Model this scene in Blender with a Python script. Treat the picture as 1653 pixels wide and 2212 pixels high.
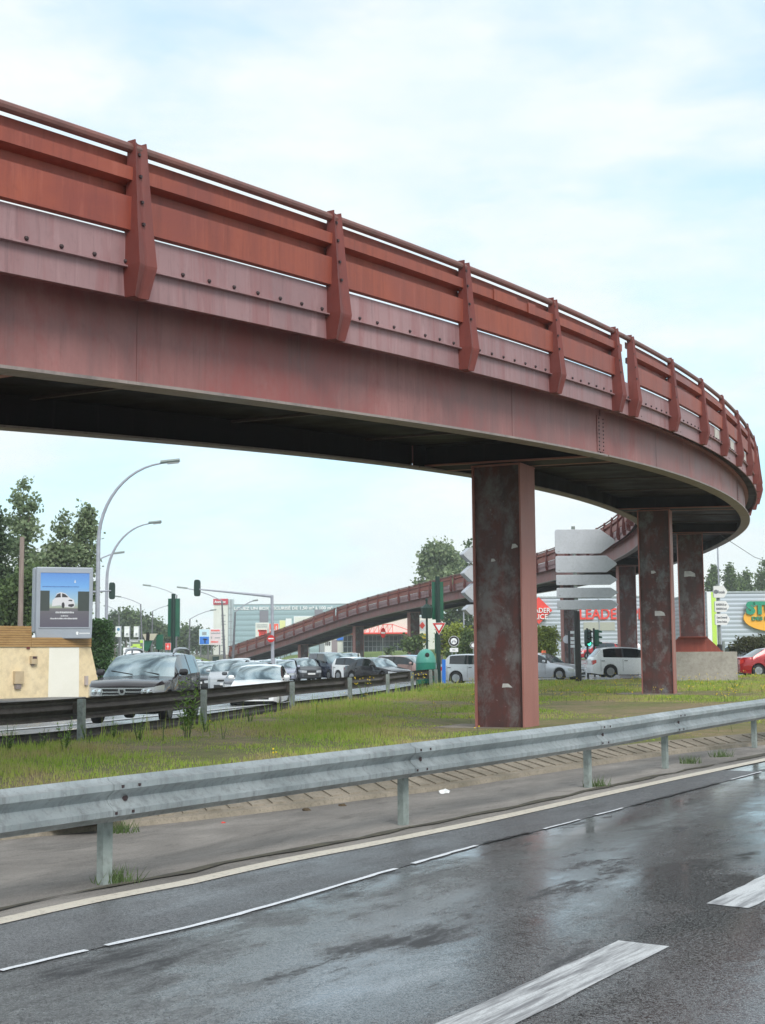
import bpy, bmesh, math, random
import numpy as np
from mathutils import Vector, Matrix

random.seed(7); RNG = np.random.default_rng(11)
SC = bpy.context.scene
for o in list(bpy.data.objects):
    bpy.data.objects.remove(o)
PI = math.pi
R = math.radians

# ------------------------------------------------------------------ camera
F = 2933.5            # focal length in the units below (picture 1653 x 2212)
H0 = 1412.0           # horizon row at the picture's centre column
ROLL = 0.0075
EYE = 1.6
PITCH = math.atan((H0 - 1106.0) / F)
cam_d = bpy.data.cameras.new('camera')
cam = bpy.data.objects.new('camera', cam_d)
SC.collection.objects.link(cam)
cam_d.sensor_fit = 'AUTO'; cam_d.sensor_width = 36.0
cam_d.lens = 36.0 * F / 2212.0
cam_d.clip_start = 0.1; cam_d.clip_end = 6000
cam.location = (0, 0, EYE)
cam.rotation_euler = (Matrix.Rotation(R(90) + PITCH, 3, 'X') @ Matrix.Rotation(-ROLL, 3, 'Z')).to_euler()
SC.camera = cam

# ------------------------------------------------------------------ sky, sun, exposure
SUN_EL, SUN_AZ = R(40), R(160)      # azimuth measured clockwise from +Y
W = bpy.data.worlds.new('World'); SC.world = W; W.use_nodes = True
nt = W.node_tree; nt.nodes.clear()
def wn(t, **k):
    n = nt.nodes.new(t)
    for a, b in k.items(): setattr(n, a, b)
    return n
out = wn('ShaderNodeOutputWorld'); bg = wn('ShaderNodeBackground')
sky = wn('ShaderNodeTexSky', sky_type='NISHITA', sun_disc=False)
sky.sun_elevation = SUN_EL; sky.sun_rotation = SUN_AZ
sky.air_density = 1.0; sky.dust_density = 1.5; sky.ozone_density = 1.5
tc = wn('ShaderNodeTexCoord'); mp = wn('ShaderNodeMapping')
mp.inputs['Scale'].default_value = (1.0, 1.0, 3.2); mp.inputs['Location'].default_value = (0.35, 0.1, 0.42)
n1 = wn('ShaderNodeTexNoise'); n1.inputs['Scale'].default_value = 3.1; n1.inputs['Detail'].default_value = 7; n1.inputs['Roughness'].default_value = 0.55; n1.inputs['Distortion'].default_value = 0.25
cr = wn('ShaderNodeValToRGB'); cr.color_ramp.elements[0].position = 0.36; cr.color_ramp.elements[1].position = 0.53
cr.color_ramp.elements[0].color = (0.62, 0.62, 0.62, 1); cr.color_ramp.elements[1].color = (0.97, 0.97, 0.97, 1)
n2 = wn('ShaderNodeTexNoise'); n2.inputs['Scale'].default_value = 5.5; n2.inputs['Detail'].default_value = 8; n2.inputs['Roughness'].default_value = 0.6
cr2 = wn('ShaderNodeValToRGB'); cr2.color_ramp.elements[0].position = 0.36; cr2.color_ramp.elements[1].position = 0.62
cr2.color_ramp.elements[0].color = (6.0, 6.85, 7.2, 1); cr2.color_ramp.elements[1].color = (7.1, 7.3, 7.3, 1)
mixs = wn('ShaderNodeMix', data_type='RGBA')
L = nt.links.new
skm = wn('ShaderNodeVectorMath', operation='MULTIPLY'); skm.inputs[1].default_value = (0.95, 1.95, 2.2)
L(sky.outputs[0], skm.inputs[0])
L(tc.outputs['Generated'], mp.inputs[0]); L(mp.outputs[0], n1.inputs['Vector']); L(mp.outputs[0], n2.inputs['Vector'])
L(n1.outputs[0], cr.inputs[0]); L(n2.outputs[0], cr2.inputs[0])
L(cr.outputs[0], mixs.inputs[0]); L(skm.outputs[0], mixs.inputs[6]); L(cr2.outputs[0], mixs.inputs[7])
L(mixs.outputs[2], bg.inputs[0]); bg.inputs[1].default_value = 0.1
L(bg.outputs[0], out.inputs[0])
sd = bpy.data.lights.new('sun', 'SUN'); sd.energy = 1.8; sd.angle = R(24); sd.color = (1.0, 0.96, 0.9)
sun = bpy.data.objects.new('sun', sd); SC.collection.objects.link(sun)
sun.rotation_euler = (R(90) - SUN_EL, 0, PI - SUN_AZ)
sun.location = (0, -10, 60)
SC.view_settings.view_transform = 'Standard'; SC.view_settings.look = 'None'
SC.view_settings.exposure = 0.54; SC.view_settings.gamma = 1.0; SC.view_settings.use_curve_mapping = False
SC.cycles.max_bounces = 6; SC.cycles.diffuse_bounces = 3; SC.cycles.glossy_bounces = 3; SC.cycles.transparent_max_bounces = 6

# ------------------------------------------------------------------ terrain and picture-to-ground helpers
def clamp(v, a, b): return max(a, min(b, v))
def G(x, y):
    z = 0.012 * clamp(x, -20, 20) + clamp((y - 40) / 40.0, 0, 1) * 0.012 * clamp(x, -15, 15)
    z += clamp((y - 95) / 25.0, 0, 1) * clamp((x - 8) / 8.0, 0, 1) * 0.6
    return z
def ray(u, v):
    a, b = u - 826.5, v - 1106.0
    c, s = math.cos(ROLL), math.sin(ROLL)
    U = c * a - s * b; V = s * a + c * b
    up = -V / F; r = U / F
    cp, sp = math.cos(PITCH), math.sin(PITCH)
    return Vector((r, cp - up * sp, sp + up * cp))
def gp(u, v, dz=0.0):
    d = ray(u, v); z = 0.0; P = None
    for _ in range(12):
        t = (z + dz - EYE) / d.z
        P = Vector((0, 0, EYE)) + d * t
        z = G(P.x, P.y)
    return P
def at(u, v, y):
    d = ray(u, v); t = y / d.y
    return Vector((0, 0, EYE)) + d * t
def xat(u, y): return at(u, 1411, y).x
def zat(v, y, u=826): return at(u, v, y).z

# ------------------------------------------------------------------ mesh helpers
COL = SC.collection
class MB:
    def __init__(s): s.v = []; s.f = []; s.m = []; s.sm = []
    def add(s, vs, fs, mi=0, smooth=False):
        o = len(s.v); s.v += [tuple(p) for p in vs]
        for f in fs: s.f.append([i + o for i in f]); s.m.append(mi); s.sm.append(smooth)
        return s
    def box(s, a, b, mi=0):
        x0, y0, z0 = a; x1, y1, z1 = b
        vs = [(x0,y0,z0),(x1,y0,z0),(x1,y1,z0),(x0,y1,z0),(x0,y0,z1),(x1,y0,z1),(x1,y1,z1),(x0,y1,z1)]
        return s.add(vs, [(0,3,2,1),(4,5,6,7),(0,1,5,4),(1,2,6,5),(2,3,7,6),(3,0,4,7)], mi)
    def cbox(s, c, d, mi=0, rot=None):
        hx, hy, hz = d[0]/2, d[1]/2, d[2]/2
        vs = [Vector(q) for q in [(-hx,-hy,-hz),(hx,-hy,-hz),(hx,hy,-hz),(-hx,hy,-hz),(-hx,-hy,hz),(hx,-hy,hz),(hx,hy,hz),(-hx,hy,hz)]]
        if rot: vs = [rot @ q for q in vs]
        c = Vector(c)
        return s.add([q + c for q in vs], [(0,3,2,1),(4,5,6,7),(0,1,5,4),(1,2,6,5),(2,3,7,6),(3,0,4,7)], mi)
    def tube(s, pts, rad, n=8, mi=0, caps=True, smooth=True):
        pts = [Vector(p) for p in pts]
        if not isinstance(rad, (list, tuple)): rad = [rad] * len(pts)
        vs = []; prev = None
        for i, p in enumerate(pts):
            t = (pts[min(i+1, len(pts)-1)] - pts[max(i-1, 0)]).normalized()
            if prev is None:
                a = Vector((0,0,1)) if abs(t.z) < 0.9 else Vector((1,0,0))
                nx = t.cross(a).normalized()
            else:
                nx = (prev - t * prev.dot(t)).normalized()
            prev = nx; ny = t.cross(nx)
            for k in range(n):
                an = 2*PI*k/n; vs.append(p + (nx*math.cos(an) + ny*math.sin(an))*rad[i])
        fs = [(i*n+k, i*n+(k+1)%n, (i+1)*n+(k+1)%n, (i+1)*n+k) for i in range(len(pts)-1) for k in range(n)]
        s.add(vs, fs, mi, smooth)
        if caps:
            o = len(s.v) - len(vs)
            s.f.append([o+k for k in range(n)][::-1]); s.m.append(mi); s.sm.append(False)
            s.f.append([o+(len(pts)-1)*n+k for k in range(n)]); s.m.append(mi); s.sm.append(False)
        return s
    def lathe(s, prof, c=(0,0,0), n=16, mi=0, axis='z', smooth=True):
        vs = []
        for r, h in prof:
            for k in range(n):
                a = 2*PI*k/n
                if axis == 'z': q = (r*math.cos(a), r*math.sin(a), h)
                elif axis == 'y': q = (r*math.cos(a), h, r*math.sin(a))
                else: q = (h, r*math.cos(a), r*math.sin(a))
                vs.append((q[0]+c[0], q[1]+c[1], q[2]+c[2]))
        fs = [(i*n+k, i*n+(k+1)%n, (i+1)*n+(k+1)%n, (i+1)*n+k) for i in range(len(prof)-1) for k in range(n)]
        s.add(vs, fs, mi, smooth); o = len(s.v)-len(vs)
        s.f.append([o+k for k in range(n)][::-1]); s.m.append(mi); s.sm.append(False)
        s.f.append([o+(len(prof)-1)*n+k for k in range(n)]); s.m.append(mi); s.sm.append(False)
        return s
    def prism(s, poly, y0, y1, mi=0, axis='y'):
        """poly of (a,b) extruded between y0 and y1 along axis"""
        n = len(poly)
        def P(a, b, h):
            return (a, h, b) if axis == 'y' else ((a, b, h) if axis == 'z' else (h, a, b))
        vs = [P(a, b, y0) for a, b in poly] + [P(a, b, y1) for a, b in poly]
        fs = [list(range(n)), list(range(n, 2*n))[::-1]] + [(i, i+n, (i+1)%n+n, (i+1)%n) for i in range(n)]
        return s.add(vs, fs, mi)
    def sweep(s, frames, prof, mi=0, closed=True, smooth=False, caps=True):
        """frames: list of (origin, side, up); prof: list of (side, up)"""
        n = len(prof); vs = []
        for o_, sd_, up_ in frames:
            for a, b in prof: vs.append(o_ + sd_*a + up_*b)
        m = n if closed else n-1
        fs = [(i*n+k, (i+1)*n+k, (i+1)*n+(k+1)%n, i*n+(k+1)%n) for i in range(len(frames)-1) for k in range(m)]
        s.add(vs, fs, mi, smooth)
        if closed and caps:
            o = len(s.v)-len(vs)
            s.f.append([o+k for k in range(n)]); s.m.append(mi); s.sm.append(False)
            s.f.append([o+(len(frames)-1)*n+k for k in range(n)][::-1]); s.m.append(mi); s.sm.append(False)
        return s
    def build(s, name, mats, parent=None, origin=None, fix=True):
        me = bpy.data.meshes.new(name)
        vs = s.v
        if origin is not None:
            ox, oy, oz = origin; vs = [(a-ox, b-oy, c-oz) for a, b, c in vs]
        me.from_pydata(vs, [], s.f)
        if not isinstance(mats, (list, tuple)): mats = [mats]
        for m in mats: me.materials.append(m)
        me.polygons.foreach_set('material_index', s.m)
        me.polygons.foreach_set('use_smooth', s.sm)
        if fix:
            bm = bmesh.new(); bm.from_mesh(me)
            bmesh.ops.recalc_face_normals(bm, faces=bm.faces)
            bm.to_mesh(me); bm.free()
        me.update()
        if any(s.sm):
            try: me.set_sharp_from_angle(angle=R(35))
            except Exception: pass
        o = bpy.data.objects.new(name, me); COL.objects.link(o)
        if parent is not None: o.parent = parent
        return o
def thing(name, label, cat, loc=(0,0,0), rz=0.0, group=None):
    o = bpy.data.objects.new(name, None); COL.objects.link(o)
    o.empty_display_size = 0.3
    o.location = loc; o.rotation_euler = (0, 0, rz)
    return tag(o, label, cat, group)
def tag(o, label, cat, group=None, kind=None):
    o['label'] = label
    if cat: o['category'] = cat
    if group: o['group'] = group
    if kind: o['kind'] = kind
    return o
def struct(o, label=None):
    o['kind'] = 'structure'
    if label: o['label'] = label
    return o
def dup(root, loc, rz, label, group=None):
    r = root.copy(); COL.objects.link(r); r.location = loc; r.rotation_euler = (0,0,rz); r['label'] = label
    if group: r['group'] = group
    for ch in list(root.children):
        c = ch.copy(); COL.objects.link(c); c.parent = r
        for g in list(ch.children):
            d = g.copy(); COL.objects.link(d); d.parent = c
    return r
def text_mb(txt, size, depth=0.01, align='CENTER', bold=0.0, sx=1.0):
    """letters standing in the XZ plane, facing -Y, centred on the origin's x, baseline at z=0"""
    cu = bpy.data.curves.new('t', 'FONT'); cu.body = txt; cu.size = size; cu.extrude = depth/2; cu.offset = bold*size
    cu.align_x = align; cu.resolution_u = 3
    ob = bpy.data.objects.new('t', cu); COL.objects.link(ob)
    dg = bpy.context.evaluated_depsgraph_get(); dg.update()
    me = bpy.data.meshes.new_from_object(ob.evaluated_get(dg))
    mb = MB()
    mb.add([(v.co.x*sx, -v.co.z, v.co.y) for v in me.vertices], [tuple(p.vertices) for p in me.polygons])
    bpy.data.objects.remove(ob); bpy.data.curves.remove(cu); bpy.data.meshes.remove(me)
    return mb
def shift(mb, d):
    mb.v = [(a+d[0], b+d[1], c+d[2]) for a, b, c in mb.v]; return mb

# ------------------------------------------------------------------ materials
def mat(name, col, rough=0.6, metal=0.0, emit=None, es=0.0, spec=0.5, coat=0.0):
    m = bpy.data.materials.new(name); m.use_nodes = True
    b = m.node_tree.nodes['Principled BSDF']
    b.inputs['Base Color'].default_value = (*col, 1); b.inputs['Roughness'].default_value = rough
    b.inputs['Metallic'].default_value = metal; b.inputs['Specular IOR Level'].default_value = spec
    if coat: b.inputs['Coat Weight'].default_value = coat; b.inputs['Coat Roughness'].default_value = 0.04
    if emit: b.inputs['Emission Color'].default_value = (*emit, 1); b.inputs['Emission Strength'].default_value = es
    return m
def nz(nt, scale, detail=6, rough=0.6, vec=None, dist=0.0):
    n = nt.nodes.new('ShaderNodeTexNoise'); n.inputs['Scale'].default_value = scale
    n.inputs['Detail'].default_value = detail; n.inputs['Roughness'].default_value = rough; n.inputs['Distortion'].default_value = dist
    if vec is not None: nt.links.new(vec, n.inputs['Vector'])
    return n.outputs[0]
def mapping(nt, vec, scale=(1,1,1), rot=(0,0,0)):
    n = nt.nodes.new('ShaderNodeMapping'); n.inputs['Scale'].default_value = scale; n.inputs['Rotation'].default_value = rot
    nt.links.new(vec, n.inputs[0]); return n.outputs[0]
def along(nt, vec, sx, sy, rot=-0.59):
    n = nt.nodes.new('ShaderNodeMapping'); n.vector_type = 'TEXTURE'; n.inputs['Scale'].default_value = (sx, sy, 1); n.inputs['Rotation'].default_value = (0, 0, rot)
    nt.links.new(vec, n.inputs[0]); return n.outputs[0]
def ramp(nt, fac, stops):
    n = nt.nodes.new('ShaderNodeValToRGB'); e = n.color_ramp.elements
    e[0].position = stops[0][0]; e[1].position = stops[-1][0]
    for p, c in stops[1:-1]: e.new(p)
    for i, (p, c) in enumerate(stops):
        e[i].position = p; e[i].color = (*c, 1) if isinstance(c, tuple) else (c, c, c, 1)
    nt.links.new(fac, n.inputs[0]); return n.outputs[0]
def mixc(nt, fac, a, b, mode='MIX'):
    n = nt.nodes.new('ShaderNodeMix'); n.data_type = 'RGBA'; n.blend_type = mode
    for s_, v in ((0, fac), (6, a), (7, b)):
        if isinstance(v, (int, float)): n.inputs[s_].default_value = v
        elif isinstance(v, tuple): n.inputs[s_].default_value = (*v, 1)
        else: nt.links.new(v, n.inputs[s_])
    return n.outputs[2]
def bump(nt, b, h, strength=0.3, dist=0.02):
    n = nt.nodes.new('ShaderNodeBump'); n.inputs['Strength'].default_value = strength; n.inputs['Distance'].default_value = dist
    nt.links.new(h, n.inputs['Height']); nt.links.new(n.outputs[0], b.inputs['Normal'])
def tcoord(nt, which='Object'):
    return nt.nodes.new('ShaderNodeTexCoord').outputs[which]
def noisy(name, c1, c2, scale=3.0, rough=0.7, lo=0.35, hi=0.65, stretch=(1,1,1), fine=None, bmp=0.0, metal=0.0, spec=0.5, rvar=0.0, coat=0.0):
    m = mat(name, c1, rough, metal, spec=spec, coat=coat); nt = m.node_tree; b = nt.nodes['Principled BSDF']
    vec = mapping(nt, tcoord(nt), stretch)
    f = nz(nt, scale, 8, 0.62, vec, 0.3)
    c = ramp(nt, f, [(lo, c1), (hi, c2)])
    if fine:
        g = nz(nt, scale*fine[0], 4, 0.6, vec)
        c = mixc(nt, ramp(nt, g, [(0.45, 0.0), (0.7, fine[2])]), c, fine[1])
    nt.links.new(c, b.inputs['Base Color'])
    if bmp: bump(nt, b, nz(nt, scale*12, 5, 0.6, vec), bmp, 0.01)
    if rvar:
        nt.links.new(ramp(nt, nz(nt, scale*2.3, 5, 0.6, vec), [(0.35, max(0.02, rough-rvar)), (0.65, min(1, rough+rvar))]), b.inputs['Roughness'])
    return m
M = {}
def steel(name, a, b_, streak, sc=0.6, sk=0.5, patch=None, rough=0.55):
    m = mat(name, a, rough); nt = m.node_tree; bs = nt.nodes['Principled BSDF']
    ob = tcoord(nt)
    f = nz(nt, sc, 7, 0.6, ob, 0.4)
    c = ramp(nt, f, [(0.34, a), (0.66, b_)])
    st = nz(nt, 2.2, 6, 0.65, mapping(nt, ob, (1.6, 1.6, 0.16)), 0.1)
    c = mixc(nt, ramp(nt, st, [(0.48, 0.0), (0.72, sk)]), c, streak)
    s2 = nz(nt, 5.5, 7, 0.7, mapping(nt, ob, (1.8, 1.8, 0.10)), 0.05)
    c = mixc(nt, ramp(nt, s2, [(0.54, 0.0), (0.70, sk*0.6)]), c, tuple(k*0.45 for k in a))
    s3 = nz(nt, 3.7, 7, 0.7, mapping(nt, ob, (1.4, 1.4, 0.12)), 0.05)
    c = mixc(nt, ramp(nt, s3, [(0.56, 0.0), (0.70, sk*0.45)]), c, tuple(min(1, k*1.35+0.05) for k in b_))
    sp = nz(nt, 9.0, 5, 0.7, ob)
    c = mixc(nt, ramp(nt, sp, [(0.55, 0.0), (0.8, 0.35)]), c, tuple(k*0.55 for k in a))
    if patch:
        pn = nz(nt, patch[1], 9, 0.72, mapping(nt, ob, (1, 1, 0.7)), 0.25)
        c = mixc(nt, ramp(nt, pn, [(patch[2]-0.03, 0.0), (patch[2]+0.11, 0.75)]), c, patch[0])
    if patch and len(patch) > 3:
        pn = nz(nt, patch[1]*4, 6, 0.6, ob, 0.1)
        c = mixc(nt, ramp(nt, pn, [(0.66, 0.0), (0.74, 0.7)]), c, patch[3])
    oi = nt.nodes.new('ShaderNodeObjectInfo'); c = mixc(nt, ramp(nt, oi.outputs['Random'], [(0.0, 0.0), (1.0, 0.30)]), c, tuple(k*0.62+0.01 for k in b_))
    nt.links.new(c, bs.inputs['Base Color'])
    nt.links.new(ramp(nt, f, [(0.3, rough-0.12), (0.7, rough+0.15)]), bs.inputs['Roughness'])
    bump(nt, bs, sp, 0.12, 0.01)
    return m
M['panel'] = steel('rust_red_panel_paint', (0.215, 0.038, 0.026), (0.34, 0.078, 0.043), (0.14, 0.030, 0.024), 0.55, 0.65)
M['post'] = steel('rust_red_post_paint', (0.135, 0.027, 0.022), (0.195, 0.040, 0.030), (0.085, 0.022, 0.020), 1.2, 0.5)
M['fascia'] = steel('mauve_fascia_paint', (0.25, 0.135, 0.14), (0.37, 0.215, 0.22), (0.24, 0.06, 0.058), 0.45, 0.75)
M['girder'] = steel('faded_red_girder_paint', (0.20, 0.062, 0.056), (0.40, 0.18, 0.17), (0.17, 0.095, 0.095), 0.5, 0.65, ((0.31, 0.055, 0.048), 0.6, 0.51))
M['flange'] = steel('grimy_flange_steel', (0.22, 0.175, 0.165), (0.32, 0.26, 0.235), (0.10, 0.085, 0.08), 1.0, 0.6)
M['soffit'] = steel('shade_toned_underside_steel', (0.012, 0.009, 0.011), (0.020, 0.014, 0.016), (0.008, 0.007, 0.008), 0.8, 0.5)  # near black: the shade beneath the deck is put into the colour
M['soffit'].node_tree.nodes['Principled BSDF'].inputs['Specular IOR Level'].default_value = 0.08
M['column'] = steel('blistered_column_paint', (0.055, 0.026, 0.025), (0.120, 0.034, 0.030), (0.042, 0.037, 0.039), 2.2, 0.85, ((0.19, 0.20, 0.205), 1.8, 0.510, (0.36, 0.30, 0.29)))
M['colside'] = steel('lit_toned_column_flange', (0.34, 0.125, 0.10), (0.42, 0.18, 0.155), (0.25, 0.09, 0.08), 0.7, 0.5)  # lighter red than the column front: light on the side plates painted in
M['tube'] = steel('weathered_handrail', (0.15, 0.06, 0.05), (0.22, 0.09, 0.075), (0.10, 0.07, 0.06), 2.0, 0.5)
M['bolt'] = mat('dark_bolt_steel', (0.035, 0.018, 0.02), 0.6)
M['galv'] = noisy('galvanised_steel', (0.33, 0.36, 0.37), (0.46, 0.49, 0.50), 2.2, 0.42, metal=0.55, fine=(6, (0.18, 0.19, 0.19), 0.5), bmp=0.05, rvar=0.1)
M['galvdark'] = noisy('stained_galvanised_steel', (0.045, 0.038, 0.034), (0.10, 0.088, 0.078), 1.6, 0.65, fine=(7, (0.04, 0.033, 0.03), 0.7), metal=0.2)
M['galvpost'] = noisy('grey_green_galvanised_post', (0.20, 0.235, 0.22), (0.30, 0.335, 0.32), 3, 0.5, fine=(5, (0.12, 0.13, 0.12), 0.6))
M['pole_grey'] = noisy('grey_lamp_paint', (0.30, 0.31, 0.36), (0.38, 0.39, 0.44), 4, 0.45)
M['pole_dark'] = noisy('dark_pole_paint', (0.10, 0.10, 0.115), (0.15, 0.15, 0.165), 4, 0.5)
M['pole_black'] = mat('black_pole_paint', (0.018, 0.018, 0.02), 0.45)
M['green'] = noisy('dark_green_enamel', (0.012, 0.085, 0.05), (0.018, 0.12, 0.07), 2, 0.4)
M['greendk'] = mat('blackish_green_enamel', (0.012, 0.035, 0.028), 0.45)
M['black'] = mat('matt_black', (0.012, 0.012, 0.013), 0.6)
M['white'] = mat('white_sign_paint', (0.80, 0.80, 0.80), 0.5)
M['signback'] = noisy('bare_aluminium_sign_back', (0.47, 0.49, 0.54), (0.52, 0.54, 0.59), 1.5, 0.5, metal=0.1, fine=(8, (0.36, 0.38, 0.4), 0.4))
M['red'] = mat('sign_red', (0.55, 0.02, 0.02), 0.45)
M['redbright'] = mat('shop_sign_red', (0.80, 0.06, 0.045), 0.5)
M['blue'] = mat('sign_blue', (0.02, 0.16, 0.60), 0.45)
M['yellow'] = mat('sign_yellow', (0.85, 0.62, 0.03), 0.5)
M['orange'] = mat('sign_orange', (0.90, 0.42, 0.03), 0.5)
M['shopgreen'] = mat('shop_letter_green', (0.01, 0.26, 0.15), 0.5)
M['lime'] = mat('lime_cladding', (0.50, 0.72, 0.10), 0.5)
M['rubber'] = mat('tyre_rubber', (0.02, 0.02, 0.022), 0.8)
M['rim'] = mat('alloy_rim', (0.45, 0.46, 0.48), 0.3, 0.8)
M['glass'] = mat('tinted_car_glass', (0.012, 0.016, 0.018), 0.04, 0.0, spec=0.6, coat=0.4)
M['shield'] = mat('windscreen_painted_reflection', (0.42, 0.50, 0.53), 0.09, 0.75)
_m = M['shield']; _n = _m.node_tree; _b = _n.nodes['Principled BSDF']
_n.links.new(ramp(_n, nz(_n, 1.1, 4, 0.5, tcoord(_n), 0.8), [(0.38, (0.10, 0.14, 0.16)), (0.5, (0.38, 0.47, 0.50)), (0.62, (0.55, 0.63, 0.65))]), _b.inputs['Base Color'])  # patchy sky reflection painted into the glass colour
M['chrome'] = mat('chrome_trim', (0.75, 0.76, 0.78), 0.15, 1.0)
M['lamp'] = mat('headlamp_glass', (0.62, 0.65, 0.68), 0.12, 0.35, coat=1.0)
M['tail'] = mat('tail_lamp_red', (0.60, 0.03, 0.02), 0.2, coat=1.0)
M['plate'] = mat('number_plate_white', (0.7, 0.7, 0.7), 0.5)
M['conc'] = noisy('stained_concrete', (0.33, 0.30, 0.265), (0.42, 0.385, 0.345), 1.6, 0.85, fine=(4, (0.22, 0.19, 0.165), 0.5), bmp=0.2)
M['glow_green'] = mat('lit_green_lens', (0.0, 0.3, 0.15), 0.3, emit=(0.05, 1.0, 0.55), es=3.0)
M['glow_head'] = mat('lit_headlamp', (0.9, 0.9, 0.85), 0.3, emit=(1.0, 0.93, 0.8), es=6.0)

# ================================================================== setting: ground, roads
def sheet(name, xs, ys, m, dz=0.0, hf=None, label=None):
    mb = MB(); vs = []; 
    for y in ys:
        for x in xs:
            z = G(x, y) + dz + (hf(x, y) if hf else 0)
            vs.append((x, y, z))
    n = len(xs); fs = [(j*n+i, j*n+i+1, (j+1)*n+i+1, (j+1)*n+i) for j in range(len(ys)-1) for i in range(n-1)]
    mb.add(vs, fs, 0, True); o = mb.build(name, m, fix=False)
    return struct(o, label)
def lin(a, b, n): return [a + (b-a)*i/(n-1) for i in range(n)]

# base earth and grass to the horizon
m = mat('field_grass', (0.08, 0.12, 0.03), 0.9); nt = m.node_tree; b = nt.nodes['Principled BSDF']; ob = tcoord(nt)
c = ramp(nt, nz(nt, 0.25, 8, 0.65, ob), [(0.35, (0.075, 0.12, 0.02)), (0.6, (0.14, 0.19, 0.035)), (0.75, (0.18, 0.19, 0.06))])
nt.links.new(c, b.inputs['Base Color']); bump(nt, b, nz(nt, 14, 6, 0.7, ob), 0.6, 0.05); M['field'] = m
xs = [-1500, -600, -200, -100, -60] + lin(-50, 50, 41) + [60, 100, 200, 600, 1500]
ys = [-60, -20, 0] + lin(10, 130, 49) + [160, 200, 260, 400, 900, 2500]
sheet('ground', xs, ys, M['field'], -0.10)

# --- wet asphalt
def asphalt(name, wet=True, base=(0.085, 0.087, 0.091), scale=1.0, drk=0.5, rotz=-0.59, rough=(0.10, 0.26, 0.46), grad=False):
    m = mat(name, base, 0.5); nt = m.node_tree; b = nt.nodes['Principled BSDF']; ob = tcoord(nt)
    al = along(nt, ob, 1.0, 3.0, rotz)        # stretched along the traffic
    big = nz(nt, 0.5*scale, 9, 0.6, al, 0.3)
    med = nz(nt, 2.0*scale, 12, 0.76, al, 0.15)
    trk = nz(nt, 1.1*scale, 4, 0.5, along(nt, ob, 1.0, 40.0, rotz), 0.0)     # wheel tracks
    grit = nz(nt, 120.0, 4, 0.85, ob); coarse = nz(nt, 45.0, 4, 0.8, ob)
    c = ramp(nt, big, [(0.33, tuple(k*0.72 for k in base)), (0.62, tuple(k*1.25 for k in base))])
    c = mixc(nt, ramp(nt, trk, [(0.40, 0.35), (0.55, 0.0)]), c, tuple(k*0.55 for k in base))
    c = mixc(nt, ramp(nt, grit, [(0.50, 0.0), (0.57, 0.9)]), c, (0.27, 0.275, 0.28))
    c = mixc(nt, ramp(nt, coarse, [(0.52, 0.0), (0.58, 0.7)]), c, (0.20, 0.202, 0.205))
    c = mixc(nt, ramp(nt, coarse, [(0.41, 0.8), (0.47, 0.0)]), c, (0.02, 0.02, 0.022))
    c = mixc(nt, ramp(nt, grit, [(0.40, 0.9), (0.49, 0.0)]), c, (0.012, 0.012, 0.013))
    ad = nt.nodes.new('ShaderNodeMath'); ad.operation = 'MULTIPLY_ADD'; nt.links.new(coarse, ad.inputs[0]); ad.inputs[1].default_value = 0.28; nt.links.new(med, ad.inputs[2])
    pm = ramp(nt, ad.outputs[0], [(0.700, 0.0), (0.765, drk)])
    c = mixc(nt, pm, c, (0.014, 0.014, 0.016))
    nt.links.new(c, b.inputs['Base Color'])
    if wet:
        w = mixc(nt, 0.40, med, nz(nt, 0.8*scale, 8, 0.6, ob, 0.4))
        if grad:      # the far and right part of the carriageway is soaked, the near left part has drained
            sp = nt.nodes.new('ShaderNodeSeparateXYZ'); nt.links.new(ob, sp.inputs[0])
            mr = nt.nodes.new('ShaderNodeMapRange'); mr.inputs[1].default_value = -2.5; mr.inputs[2].default_value = 2.0; mr.inputs[3].default_value = 0.055; mr.inputs[4].default_value = -0.075
            nt.links.new(sp.outputs[0], mr.inputs[0]); a2 = nt.nodes.new('ShaderNodeMath'); a2.operation = 'ADD'; nt.links.new(w, a2.inputs[0]); nt.links.new(mr.outputs[0], a2.inputs[1]); w = a2.outputs[0]
        nt.links.new(mixc(nt, pm, ramp(nt, w, [(0.38, rough[0]), (0.48, rough[1]), (0.58, rough[2])]), (0.5, 0.5, 0.5)), b.inputs['Roughness'])
        hb = nt.nodes.new('ShaderNodeMath'); hb.operation = 'MULTIPLY'; nt.links.new(grit, hb.inputs[0]); nt.links.new(ramp(nt, w, [(0.38, 0.08), (0.56, 1.0)]), hb.inputs[1])
        bump(nt, b, hb.outputs[0], 0.32, 0.003)
        b.inputs['Specular IOR Level'].default_value = 0.6
    else:
        b.inputs['Roughness'].default_value = 0.6; bump(nt, b, grit, 0.4, 0.003)
    return m
M['asphalt_near'] = asphalt('wet_asphalt', drk=0.85, grad=True, rough=(0.05, 0.15, 0.44))
M['asphalt_far'] = asphalt('damp_asphalt', True, (0.11, 0.112, 0.115), 0.5, 0.3, 0.0)
M['asphalt_strip'] = asphalt('older_asphalt_strip', False, (0.15, 0.145, 0.15), 1.5, 0.3)
M['asphalt_edge'] = asphalt('smooth_dark_edge_asphalt', True, (0.055, 0.053, 0.060), 1.2, 0.3, rough=(0.32, 0.42, 0.5))

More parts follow.
